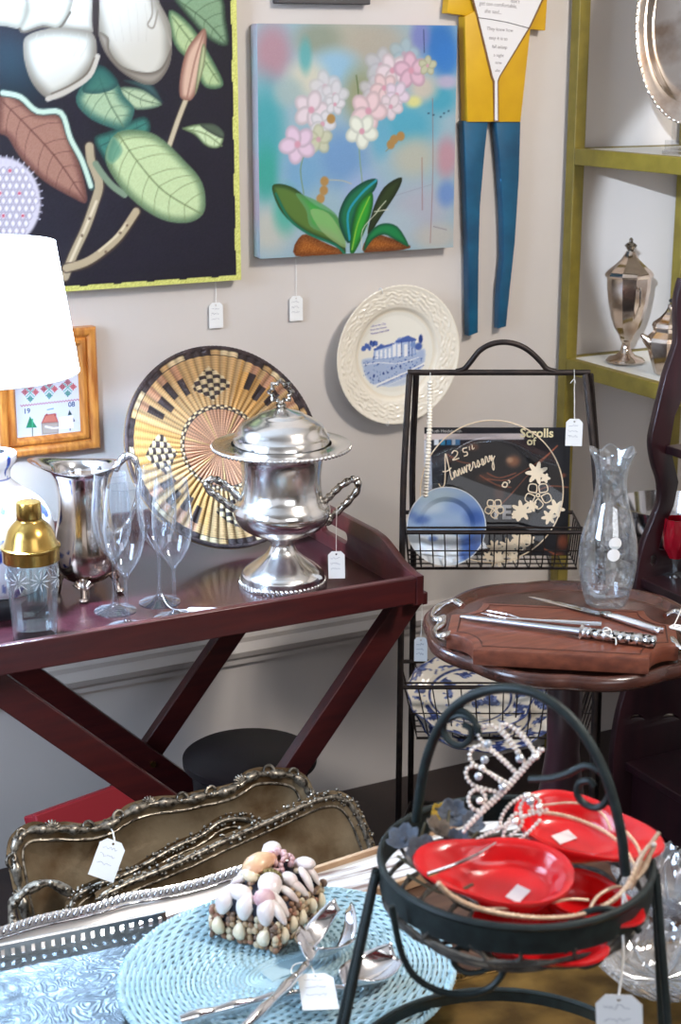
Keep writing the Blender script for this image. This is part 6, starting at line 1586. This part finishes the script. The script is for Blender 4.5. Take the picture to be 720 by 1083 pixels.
# white shells drooping over the long sides of the lid
for side in (1, -1):
    for i, u_ in enumerate(np.linspace(-.42, .42, 6)):
        x = u_ * Lb + rr.uniform(-.004, .004); olive((x, -side * (Wd / 2 - rr.uniform(.008, .016)), HB + rr.uniform(.012, .019)), (rr.uniform(-.55, .55), -side * .8, -.75), rr.uniform(.026, .042), rr.uniform(.0062, .0085), M_shw, (0, -side, .5), 'white_shell')
for yv in np.linspace(-.30, .30, 3): olive((-Lb / 2 + .008, yv * Wd, HB + .013), (-.5, yv * .6, -.9), .034, .0125, M_shw, (-1, 0, .5), 'white_shell')
for x, y, z, d, L_, W_, m_ in ((-.36, .15, .034, (.3, 1, .1), .036, .013, M_shw), (-.34, -.2, .035, (1, .5, .2), .030, .014, M_shp), (-.12, -.12, .038, (1, .6, .15), .044, .016, M_shw), (-.06, .22, .040, (.5, 1, .2), .026, .011, M_shc),
                              (.10, .18, .046, (1, -.35, .1), .052, .0165, M_sho), (.12, -.22, .034, (.6, 1, .1), .03, .010, M_shw), (.44, .25, .044, (1, .3, .1), .034, .013, M_shw), (.43, -.22, .036, (.2, 1, -.3), .038, .011, M_shw), (.24, .34, .036, (1, 0, 0), .03, .012, M_shc)):
    olive((x * Lb, y * Wd, HB + z - .012), d, L_, W_, m_, (0, 0, 1), 'large_shell')
mb = MB()
for i in range(46):
    a = rr.uniform(0, 2 * PI); r = .021 * math.sqrt(rr.random()); mb.sphere((.31 * Lb + r * math.cos(a), .06 * Wd + r * math.sin(a), HB + .024 + .015 * (1 - (r / .021) ** 2) + rr.uniform(0, .003)), (.0042, .0036, .005), 7, 5, R=rotm((math.cos(a) * r * 40, math.sin(a) * r * 40, 1), rr.uniform(0, 3)))
mb.build('barnacle_cluster', M_shp, t)
mb = MB()
for i in range(40):
    a = rr.uniform(0, 2 * PI); r = .015 * math.sqrt(rr.random()); mb.tube([(-.0 * Lb + .3 * r * math.cos(a), -.02 * Wd + .3 * r * math.sin(a), HB + .022), (-.0 * Lb + r * math.cos(a), -.02 * Wd + r * math.sin(a), HB + .024 + .014 * (1 - (r / .02) ** 2))], [.0022, .0012], 5)
mb.build('spiny_shell', pbr('olive_shell', (150, 138, 92), .5), t)
for side in (1, -1):
    for i, u_ in enumerate(np.linspace(-.4, .4, 5)):
        olive((u_ * Lb + rr.uniform(-.004, .004), -side * (Wd / 2 - .001), .018 + rr.uniform(-.004, .006)), (rr.uniform(-.5, .5), 0, 1), .022, .0075, M_shc, (0, -side, 0), 'cream_shell')
for yv in (-.3, .05, .36): olive((-Lb / 2 + .001, yv * Wd, .019), (0, rr.uniform(-.4, .4), 1), .024, .009, M_shc, (-1, 0, 0), 'cream_shell')

# ---- salad servers
def server(name, label, hc, hd, L, W, slot_, hpts):
    t = thing(name, label, 'serving spoon' if not slot_ else 'serving fork')
    d = nrm(np.array([hd[0], hd[1], 0])); s_ = np.array([-d[1], d[0], 0]); nu, nv = 22, 17; V = []; idx = {}
    for i in range(nu + 1):
        u = i / nu
        for j in range(nv + 1):
            v = j / nv * 2 - 1; w = W * math.sin(PI * min(.04 + u * .92, 1)) ** .55 * (1.0 if not slot_ else (1 + .15 * u))
            x = (u - .5) * L; z = .017 * (v * v * .9 + (2 * u - 1) ** 2 * .5) * (W / .026) - .002 + (.018 * max(0, u - .5) ** 1.5 * 2 if slot_ else 0)
            V.append(np.array(hc) + d * x + s_ * w * v + np.array([0, 0, z + .002]))
    Fc = []
    for i in range(nu):
        for j in range(nv):
            vm = (j + .5) / nv * 2 - 1
            if slot_ and i > nu * .36 and abs(vm) < .34: continue
            if slot_ and i > nu * .5 and abs(vm) > .93: continue
            Fc.append((i * (nv + 1) + j, i * (nv + 1) + j + 1, (i + 1) * (nv + 1) + j + 1, (i + 1) * (nv + 1) + j))
    mb = MB(); mb.add(V, Fc); mb.build('bowl' if not slot_ else 'tines', M_silver_b, t, smooth=70, solid=.0016)
    P3 = cr(hpts, 10); k = len(P3)
    MB().tube(P3, [.0034 + .0052 * (i / k) ** .7 + .0013 * math.sin(i * .75) * (i / k > .15) for i in range(k)], 10, flat=.8).build('handle', M_silver_b, t)
    hm2 = MB()
    for i in range(int(k * .3), k - 1, 4): hm2.sphere(P3[i] + np.array([0, 0, .0035]), (.0042, .0036, .003), 7, 5)
    hm2.build('handle_ornament', M_silver_orn, t)
zz_ = WTOP + .004
h1 = pz(345, 1003, zz_); dir1 = pz(372, 972, zz_) - h1
server('salad_fork', 'silver salad serving fork with wide curved tines on the wicker mat', h1, dir1, .098, .034, True, [h1 - nrm(dir1) * .045 + np.array([0, 0, .004]), pz(325, 1021, zz_ + .016), pz(300, 1046, zz_ + .022), pz(266, 1080, zz_ + .018), pz(235, 1108, zz_ + .006)])
h2 = pz(393, 1036, zz_); dir2 = pz(415, 1024, zz_) - h2
server('salad_spoon', 'silver salad serving spoon with oval bowl right of the salad fork', h2, dir2, .086, .029, False, [h2 - nrm(dir2) * .040 + np.array([0, 0, .006]), pz(340, 1046, zz_ + .006), pz(285, 1056, zz_ + .006), pz(235, 1068, zz_ + .006), pz(190, 1080, zz_ + .005)])
tp_ = pz(333, 1030, WTOP + .020); te = pz(341, 1078, WTOP + .012); yv = nrm(tp_ - te); xv = nrm(np.cross(yv, nrm(EYE - tp_))); xv = nrm(pz(355, 1072, WTOP + .012) - pz(324, 1081, WTOP + .012)); xv = nrm(xv - yv * (xv @ yv))
price_tag(frame(tp_, xv, yv, np.cross(xv, yv)), 'white handwritten price tag lying over the silver server handles', .041, .064, [pz(316, 1033, zz_ + .016), pz(308, 1028, zz_ + .012), pz(312, 1020, zz_ + .012), pz(326, 1019, zz_ + .016), tp_ - yv * .005 + np.array([0, 0, .001])], .0009)

# ---- brass tray at the lower right
ft = tframe((0, 0, DZ + .0042), 0, 0)
q = [pz(x, y, DZ + .006)[:2] for x, y in ((368, 1078), (400, 1058), (430, 1048), (480, 1035), (540, 1021), (600, 1009), (660, 1001), (720, 994), (760, 992))]
q = cr(np.array(q), 8); far = [tuple(v) for v in q]
pR_ = q[-1]; pL_ = q[0]
out = far + [(pR_[0] + .03, pR_[1] - .05), (pR_[0] + .02, pR_[1] - .40), (pR_[0] - .04, pR_[1] - .45), (pL_[0] + .02, pL_[1] - .52), (pL_[0] - .04, pL_[1] - .46), (pL_[0] - .03, pL_[1] - .06)]
t = thing('brass_tray', 'old brass coloured tray with rope edge under the black iron basket stand', 'tray')
salver(t, ft, np.array(out), .009, .006, M_brass_tray, M_brass_tray, 'rope', seed=4)

# ---- cut crystal dishes
def crystal(label, c, R, H, nfl, seed):
    t = thing('crystal_dish', label, 'dish', c)
    mb = MB(); nt = nfl * 10; ths = np.linspace(0, 2 * PI, nt, endpoint=False)
    pr_ = [(0, .004), (.38, .004), (.5, .008), (.7, .35 * H), (.88, .72 * H), (1.0, H)]
    pr_ = cr(np.array(pr_), 5)
    for side in (0, 1):
        rows = []
        for f, z in (pr_ if side == 0 else pr_[::-1]):
            g = max(0, f - .3) / .7; w = np.abs(np.sin(nfl / 2 * ths)); r = R * f * (1 - .12 * g * (1 - w)) - (.003 if side == 0 else 0) + .0016 * np.sin(ths * nfl * 2 + f * 40) * g
            rows.append(np.stack([r * np.cos(ths), r * np.sin(ths), z + (.006 * g * w) - (.004 if side == 1 else 0) + 0 * ths], -1))
        mb.grid(np.array(rows), wrap_v=True)
    mb.build('cut_bowl', G_crystal, t, smooth=28)
    be = MB(); 
    for a in ths[::3]:
        w = abs(math.sin(nfl / 2 * a)); r = R * (1 - .10 * (1 - w)); be.sphere((r * math.cos(a), r * math.sin(a), H + .006 * w), .0024, 7, 5)
    be.build('scalloped_rim', thin_glass('frosted_rim', tint=(.8, .83, .86), edge=(.75, .78, .82), refl=4, rough=.15) if 'frosted_rim' not in bpy.data.materials else bpy.data.materials['frosted_rim'], t)
    st = MB()
    for k in range(12):
        a = 2 * PI * k / 12
        st.tube([(R * .08 * math.cos(a), R * .08 * math.sin(a), .005), (R * .44 * math.cos(a), R * .44 * math.sin(a), .0065), (R * .8 * math.cos(a), R * .8 * math.sin(a), .56 * H + .002)], [.0008, .0022, .0008], 5)
    st.build('cut_rays', bpy.data.materials['frosted_rim'], t)
cA = pz(742, 1000, DZ + .008); cB = pz(655, 1034, DZ + .008)
crystal('larger cut crystal dish at the right edge, behind the smaller crystal dish', np.array([1.245, 1.462, DZ + .002]), .078, .052, 16, 1)
crystal('smaller cut crystal dish right of the iron stand on the brass tray', np.array([1.118, 1.318, DZ + .011]), .084, .036, 18, 2)
# ================================================================== iron basket stand
c = pd(545, 907, 1.6); SC_ = np.array(c); RB = .1345; ZB = DZ + .0085
t = thing('basket_stand', 'two-tier dark green-black iron stand with arched scroll handle holding tiaras and red dishes', 'basket stand')
ringp = lambda r, z, n=96: [(SC_[0] + r * math.cos(a), SC_[1] + r * math.sin(a), z) for a in np.linspace(0, 2 * PI, n, endpoint=False)]
zt = float(SC_[2])
MB().lathe([(RB - .0015, zt - .027), (RB + .0015, zt - .027), (RB + .0015, zt), (RB - .0015, zt), (RB - .0015, zt - .027)], 96, (SC_[0], SC_[1], 0)).tube(ringp(RB, zt), .0038, 8, closed=True).build('basket_band', M_green_iron, t, smooth=40)
z2 = .548; R2 = .168
MB().lathe([(R2 - .0015, z2 - .014), (R2 + .0015, z2 - .014), (R2 + .0015, z2), (R2 - .0015, z2), (R2 - .0015, z2 - .014)], 96, (SC_[0], SC_[1], 0)).tube(ringp(R2, z2), .003, 8, closed=True).build('lower_band', M_green_iron, t, smooth=40)
# woven bowl under the upper band
M_vine = pbr('grey_vine', (96, 92, 84), .8, c2=(60, 58, 56), scale=60)
mb = MB(); rr = random.Random(5)
for k in range(18):
    a0 = 2 * PI * k / 18; pts = []
    for u in np.linspace(0, 1, 9):
        a = a0 + .35 * u * (1 if k % 2 else -1) + rr.uniform(-.03, .03); r = RB * math.cos(u * 1.25); z = zt - .024 - .050 * math.sin(u * 1.5); pts.append((SC_[0] + r * math.cos(a), SC_[1] + r * math.sin(a), z))
    mb.tube(cr(pts, 3), .0021, 5)
for u in (.22, .42, .62, .85):
    r = RB * math.cos(u * 1.25); z = zt - .024 - .050 * math.sin(u * 1.5)
    for s_ in (0, 2.1): mb.tube([(SC_[0] + (r + .002 * math.sin(9 * a + s_)) * math.cos(a), SC_[1] + (r + .002 * math.sin(9 * a + s_)) * math.sin(a), z + .003 * math.cos(7 * a + s_)) for a in np.linspace(0, 2 * PI, 72, endpoint=False)], .0024, 5, closed=True)
mb.tube(ringp(.045, zt - .075, 40), .003, 6, closed=True)
mb.build('woven_bowl', M_vine, t)
# handle in its own upright plane
pl_, pr_ = pz(441, 862, zt), pz(661, 925, zt)
hx = pr_ - pl_; hx[2] = 0; hx = nrm(hx); fh_ = frame(SC_, hx, (0, 0, 1), np.cross(hx, (0, 0, 1)))
def onplane(fr_, pts, n=8, dz=0.0):
    q = cr(px2(fr_, pts), n); return np.column_stack([q, np.full(len(q), dz)]) @ fr_[1] + fr_[0]
arch = onplane(fh_, [(440, 868), (443, 845), (448, 815), (456, 788), (468, 763), (484, 745), (506, 733), (532, 728), (558, 731), (582, 742), (604, 760), (624, 787), (640, 820), (651, 855), (658, 890), (661, 925)])
MB().tube(arch, .0052, 10).build('arched_handle', M_green_iron, t)
MB().tube(onplane(fh_, [(467, 765), (484, 757), (497, 760), (506, 770), (507, 782)]), .0030, 8).build('scroll', M_green_iron, t)
MB().tube(onplane(fh_, [(506, 776), (500, 760), (486, 751), (473, 757), (469, 771), (475, 784), (487, 789), (497, 782), (498, 771), (490, 766)]), .0034, 8).build('scroll', M_green_iron, t)
MB().tube(onplane(fh_, [(560, 824), (582, 823), (600, 818), (618, 810), (633, 815), (643, 828), (643, 844), (632, 854), (618, 850), (610, 839), (613, 828), (623, 826), (628, 832)]), .0036, 8).build('scroll', M_green_iron, t)
# legs
for s_, (ax, splay) in ((-1, (-RT, .050)), (1, (RT, .018))):
    top_ = SC_ + ax * (RB + .004) + np.array([0, 0, -.012]); 
    for k, dv in enumerate((-.066, -.008)):
        foot = np.array([SC_[0], SC_[1], 0]) + ax * (RB + splay + .012) + FH * dv; foot[2] = ZB + .004
        MB().tube([top_ + FH * dv * .15, top_ * .5 + foot * .5 + FH * dv * .1, foot], .0042, 8).sphere(foot, .007, 10, 6).build('leg', M_green_iron, t)
fs = frame(SC_ - FH * .085 - RT * .02, RT, (0, 0, 1), -FH)
MB().tube(onplane(fs, [(414, 958), (419, 985), (426, 1012), (440, 1034), (464, 1048), (492, 1052), (516, 1046), (530, 1032), (535, 1016)]), .0034, 8).build('scroll', M_green_iron, t)
MB().tube(onplane(fs, [(535, 1018), (522, 1022), (508, 1028), (494, 1029), (482, 1022), (479, 1010), (486, 1002), (496, 1004)]), .003, 8).build('scroll', M_green_iron, t)
MB().tube(onplane(fs, [(676, 985), (664, 970), (645, 962), (622, 964), (604, 975), (597, 992), (601, 1010), (614, 1021), (630, 1018), (640, 1006), (638, 994)]), .0036, 8).build('scroll', M_green_iron, t)

# ---- red spouted dishes
def red_dish(label, p, az, tilt, roll, L, sticker):
    """az: way the spout points (0 = to the right of the view), tilt: mouth turned toward the viewer"""
    t = thing('red_dish', label, 'dish', p)
    d = RT * math.cos(az) + FH * math.sin(az); M0 = Matrix(((d[0], -d[1], 0), (d[1], d[0], 0), (0, 0, 1)))
    Rm_ = Matrix.Rotation(roll, 3, Vector(FH)) @ Matrix.Rotation(tilt, 3, Vector(RT)) @ M0
    t.rotation_euler = Rm_.to_euler()
    nt = 72; ths = np.linspace(0, 2 * PI, nt, endpoint=False)
    ro = L * (.48 + .05 * np.cos(2 * ths)) + L * .34 * np.maximum(0, np.cos(ths)) ** 7; rows = []
    for f, z, sh in ((0, 0, 0), (.50, .0, 0), (.66, .003, .1), (.88, .016, .5), (.98, .026, .9), (1.0, .029, 1), (.985, .0312, 1), (.90, .0300, 1), (.83, .026, .95), (.76, .014, .6), (.68, .0066, .2), (.55, .0046, 0), (0, .004, 0)):
        r = L * .46 * (1 - sh) + ro * sh
        rows.append(np.stack([r * f * np.cos(ths), r * f * np.sin(ths), z + .007 * np.maximum(0, np.cos(ths)) ** 7 * sh], -1))
    b_ = MB().grid(np.array(rows), wrap_v=True).build('bowl', M_red, t, smooth=60)
    if sticker:
        MB().box((-.006, .004, .0052), (.022, .015, .0008), np.array([[.5, .86, 0], [-.86, .5, 0], [0, 0, 1.]])).build('price_sticker', M_white, b_, smooth=0)
red_dish('red spouted plastic dish in front of the basket, spout to the left, with white sticker', pd(541, 946, 1.565), PI - .12, .22, .0, .112, True)
red_dish('red spouted plastic dish at the back right of the basket with white sticker', pd(600, 894, 1.64), -.5, .20, .05, .112, True)
red_dish('red spouted plastic dish lying between the two stickered ones, low on the right', pd(614, 972, 1.575), -.9, .1, .0, .085, False)
red_dish('red plastic dish at the bottom of the basket, seen below the band', pd(553, 1006, 1.55), -.55, .2, .0, .098, False)

# ---- tiaras
M_rhine = pbr('rhinestone', (250, 244, 236), .12, .12, c2=(226, 212, 200), scale=400, coat=.8); M_gem = pbr('clear_stone', (235, 245, 255), .03, .0, coat=1.0, trans=.6)
M_tmet = pbr('tiara_metal', (226, 214, 202), .2, 1.0)
def tiara(label, D, chains, stones, br, bow, org, extra=None):
    t = thing('tiara', label, 'tiara'); fr_ = frame(pd(org[0], org[1], D), RT, UC, -FW)
    for nm, pts in chains:
        pp = zz(pts, 3, 460, 750); q = px2(fr_, pp); q = resample(cr(q, 10), br * 2.0)
        dz = bow * (1 - ((q[:, 0]) / .05) ** 2)
        P3 = np.column_stack([q, dz]) @ fr_[1] + fr_[0]
        mb = MB(); mb.tube(P3, br * .42, 6, mat=1)
        for p in P3: mb.sphere(p - FW * br * .35, br, 8, 6)
        mb.build(nm, [M_rhine, M_tmet], t, smooth=60)
    for x, y, r in stones:
        q = px2(fr_, zz([(x, y)], 3, 460, 750))[0]; p = np.array([q[0], q[1], bow * (1 - (q[0] / .05) ** 2)]) @ fr_[1] + fr_[0]
        MB().sphere(p - FW * .002, r, 10, 7).build('stone', M_gem if r > .004 else M_rhine, t, smooth=20)
    return t
tiara('tall rhinestone tiara with looped fan peaks standing up in the basket', 1.585,
      [('headband', [(92, 388), (130, 350), (180, 305), (225, 262), (270, 212), (310, 165), (342, 130)]), ('headband', [(100, 372), (150, 322), (205, 268), (255, 215), (300, 165), (332, 128)]),
       ('loop', [(150, 328), (118, 315), (106, 286), (118, 262), (142, 258), (160, 278), (156, 306), (146, 330)]),
       ('loop', [(205, 268), (160, 256), (118, 240), (98, 210), (106, 186), (134, 184), (172, 204), (212, 236), (228, 252)]),
       ('loop', [(235, 240), (180, 208), (134, 184), (110, 156), (120, 128), (150, 118), (186, 140), (226, 176), (258, 206)]),
       ('loop', [(262, 205), (216, 160), (166, 118), (140, 88), (152, 60), (182, 54), (216, 80), (256, 130), (284, 176)]),
       ('loop', [(288, 176), (262, 130), (232, 88), (208, 58), (226, 50), (254, 66), (290, 104), (322, 146)]),
       ('loop', [(322, 150), (300, 110), (268, 70), (254, 64)])],
      [(158, 162, .0042), (138, 214, .0042), (142, 292, .0036), (168, 112, .0042), (270, 158, .0046), (150, 186, .0032), (322, 152, .0032), (215, 250, .0042)], .0023, -.006, (535, 830))
tiara('smaller rhinestone tiara lying flat beside the tall one, over the red dishes', 1.60,
      [('headband', [(100, 432), (150, 402), (210, 370), (270, 342), (320, 326), (352, 318)]), ('headband', [(150, 456), (190, 440), (240, 428), (290, 392), (330, 352)]),
       ('loop', [(200, 372), (214, 330), (236, 300), (262, 282), (290, 268), (318, 276), (336, 302), (330, 330)]), ('loop', [(215, 400), (226, 360), (252, 330), (276, 336), (268, 372), (240, 396)]),
       ('loop', [(276, 338), (268, 310), (282, 284), (302, 290), (308, 320)])],
      [(178, 436, .0046), (300, 288, .0046), (252, 352, .0036), (290, 272, .0036), (328, 306, .0036)], .0022, .004, (540, 880))
tb = [c_ for c_ in S.objects if c_.type == 'EMPTY' and c_.get('label', '').startswith('smaller rhinestone')][0]
MB().tube(cr([pd(452, 925, 1.52), pd(484, 914, 1.53), (pd(508, 903, 1.545)), pd(524, 893, 1.575)], 6), .0028, 8, flat=.4).build('plain_band_end', M_silver_b, tb)

# ---- gilt cord wreath
M_gilt = pbr('pale_gilt_cord', (232, 206, 178), .35, .3, c2=(208, 172, 140), scale=200)
t = thing('gilt_circlet', 'pale gilt wire circlet with twisted twig ends around the right of the basket', 'headpiece')
def cord(pts, r, D0, D1, nm='cord', bead=True):
    n_ = len(pts); P3 = cr([pd(x, y, D0 + (D1 - D0) * i / (n_ - 1)) for i, (x, y) in enumerate(pts)], 8); mb = MB().tube(P3, r, 7)
    if bead:
        for p in resample(P3, r * 2.1): mb.sphere(p, r * 1.18, 7, 5)
    mb.build(nm, M_gilt, t, smooth=60)
cord([(464, 935), (478, 948), (504, 960), (540, 968), (580, 971), (616, 967), (644, 955), (662, 938), (672, 918), (680, 902)], .0024, 1.475, 1.555)
cord([(560, 858), (588, 861), (614, 868), (638, 879), (654, 890)], .0019, 1.63, 1.61)
cord([(572, 852), (600, 849), (622, 852), (638, 862), (646, 878)], .0013, 1.65, 1.62, 'wire', False)
cord([(500, 962), (540, 960), (575, 956), (602, 951), (622, 952)], .0014, 1.51, 1.53, 'wire', False)
cord([(622, 964), (632, 948), (650, 938), (664, 940)], .0016, 1.52, 1.55, 'wire', False)
cord([(660, 878), (672, 892), (678, 908), (674, 922)], .0017, 1.58, 1.56, 'wire', False)
cord([(662, 898), (668, 910), (674, 920)], .0017, 1.57, 1.56, 'wire', False)
cord([(668, 934), (674, 916), (682, 900), (690, 890), (697, 880)], .0021, 1.545, 1.55, 'twig_end', False)
cord([(666, 940), (676, 924), (686, 906), (692, 894)], .0024, 1.548, 1.55, 'twig_end', False)
cord([(672, 930), (682, 918), (688, 902)], .0024, 1.546, 1.55, 'twig_end', False)
MB().sphere(pd(691, 893, 1.548), .003, 10, 7).build('stone', M_rhine, t)
# price tag hanging from it
g0 = pd(659, 945, 1.535); tg = pd(654, 1052, 1.50); tg2 = pd(652, 1052, 1.50)
price_tag(camface(tg, -.1, .08), 'white price tag hanging on a long string from the gilt circlet at the lower right', .043, .066, [g0 + np.array([0, 0, .003]), pd(658, 975, 1.52), pd(659, 1010, 1.51), tg + np.array([0, 0, -.005])], .0013)
pt = [c_ for c_ in S.objects if c_.type == 'EMPTY' and c_.get('label', '').startswith('white price tag hanging on a long string')][0]
MB().tube([pd(660, 945, 1.53), pd(664, 960, 1.528), pd(668, 974, 1.525)], [.0011, .0011, .003], 7).build('string', M_string, pt)

# ---- faded artificial flowers
M_pet = pbr('faded_blue_petal', (96, 104, 116), .8, c2=(70, 74, 84), scale=60); M_pet2 = pbr('faded_beige_petal', (140, 124, 108), .8, c2=(98, 88, 80), scale=60); M_stem = pbr('dry_stem', (86, 80, 60), .8); M_yel = pbr('yellow_petal', (170, 140, 40), .7)
rr = random.Random(21)
t = thing('artificial_flowers', 'bunch of faded blue and beige artificial flowers at the left of the basket', 'flowers')
for k, (x, y, D, r, m_) in enumerate(((428, 890, 1.60, .017, M_pet), (446, 905, 1.58, .019, M_pet), (462, 880, 1.62, .016, M_pet2), (478, 862, 1.65, .016, M_pet), (455, 925, 1.565, .015, M_pet2), (484, 892, 1.61, .014, M_pet), (436, 915, 1.57, .013, M_pet2), (470, 905, 1.59, .013, M_pet2), (498, 872, 1.64, .013, M_pet), (466, 862, 1.67, .012, M_yel))):
    p = pd(x, y, D); nv = nrm(np.array([rr.uniform(-.6, .6), rr.uniform(-.9, .2), .9])); A3 = rotm(nv, rr.uniform(0, 3)); mb = MB()
    for j in range(6):
        a = 2 * PI * j / 6; d = A3[0] * math.cos(a) + A3[1] * math.sin(a); s_ = np.cross(A3[2], d); rows = []
        for u in np.linspace(0, 1, 6):
            w = r * .55 * math.sin(PI * (u * .8 + .12)); rows.append([p + d * r * u + A3[2] * (r * .45 * u * u) + s_ * w * v + A3[2] * (abs(v) * r * .12) for v in (-1, -.5, 0, .5, 1)])
        mb.grid(np.array(rows))
    mb.sphere(p + A3[2] * r * .12, r * .18, 8, 6); mb.build('flower_head', m_, t, smooth=60, solid=.0006)
for pts in ([(476, 848, 1.66), (472, 880, 1.63), (463, 912, 1.60)], [(420, 905, 1.58), (446, 922, 1.57), (472, 930, 1.56)], [(505, 880, 1.62), (480, 905, 1.6), (455, 935, 1.57)], [(450, 870, 1.62), (440, 900, 1.59)], [(430, 925, 1.56), (470, 945, 1.55), (500, 935, 1.56)], [(460, 855, 1.66), (500, 868, 1.65)]):
    MB().tube(cr([pd(*q) for q in pts], 6), .0016, 6).build('stem', M_stem, t)

# ---- ruby glass on the dark stand
b0 = np.array([1.845, 1.99, float(SH[1][2])]); b0 = pz(713, 608, float(SH[1][2]))
t = thing('ruby_glass', 'small ruby red cut glass with clear foot at the right edge on the dark stand', 'glass', b0)
M_ruby = pbr('ruby_glass', (196, 24, 44), .06, coat=.8, trans=.35)
zz0 = max(zat(b0, 590) - b0[2], .01); zz1 = zat(b0, 548) - b0[2]; rq = rat(b0, 570, 15)
MB().lathe([(0, zz0), (rq * .5, zz0 + .001), (rq * .92, zz0 + (zz1 - zz0) * .3), (rq, zz0 + (zz1 - zz0) * .6), (rq * .86, zz1), (rq * .8, zz1), (rq * .9, zz0 + (zz1 - zz0) * .55), (0, zz0 + .004)], 48, wob=lambda t_, z, r: 1 + .05 * np.cos(10 * t_ + z * 160)).build('bowl', M_ruby, t, smooth=25)
MB().lathe([(0, 0), (rq * .8, 0), (rq * .78, .002), (rq * .2, .005), (rq * .16, zz0 * .6), (rq * .3, zz0 + .001), (0, zz0 + .001)], 32).build('foot', G_shaker, t, smooth=50)
a_ = pz(709, 662, TB + .001); e_ = pz(735, 668, TB + .001); xv = nrm(e_ - a_)
price_tag(frame(a_, np.cross(xv, (0, 0, 1)), -xv, (0, 0, 1)), 'white price tag lying on the right end of the carving board', .022, .045, [pz(722, 640, TB + .004), pz(717, 652, TB + .006), a_ + xv * .005 + np.array([0, 0, .0015])], .0009)
# ------------------------------------------------------------------ every thing's origin at its base
bpy.context.view_layer.update()
for o in list(S.objects):
    if o.parent is not None or o.type not in ('EMPTY', 'MESH') or o.get('kind') == 'structure': continue
    if Vector(o.location).length > 1e-9: continue
    pts = []
    for q in [o] + list(o.children_recursive):
        if q.type == 'MESH':
            M = q.matrix_world; pts += [M @ Vector(c) for c in q.bound_box]
    if not pts: continue
    lo = [min(p[i] for p in pts) for i in range(3)]; hi = [max(p[i] for p in pts) for i in range(3)]
    base = Vector(((lo[0] + hi[0]) / 2, (lo[1] + hi[1]) / 2, lo[2]))
    if o.type == 'MESH':
        o.data.transform(Matrix.Translation(-base)); ch = []
        for q in o.children: q.location = Vector(q.location) - base
    else:
        for q in o.children: q.location = Vector(q.location) - base
    o.location = base
bpy.context.view_layer.update()
GROUPS = {'price_tag': 'paper price tags on strings', 'silver_tray': 'leaning silver trays', 'red_dish': 'red dishes in the iron basket',
          'tiara': 'tiaras in the iron basket', 'crystal_dish': 'cut crystal dishes', 'serving_platter': 'blue and white platters in the rack'}
for o in S.objects:
    if o.parent is None and o.get('label'):
        g = GROUPS.get(o.name.split('.')[0])
        if g: o['group'] = g
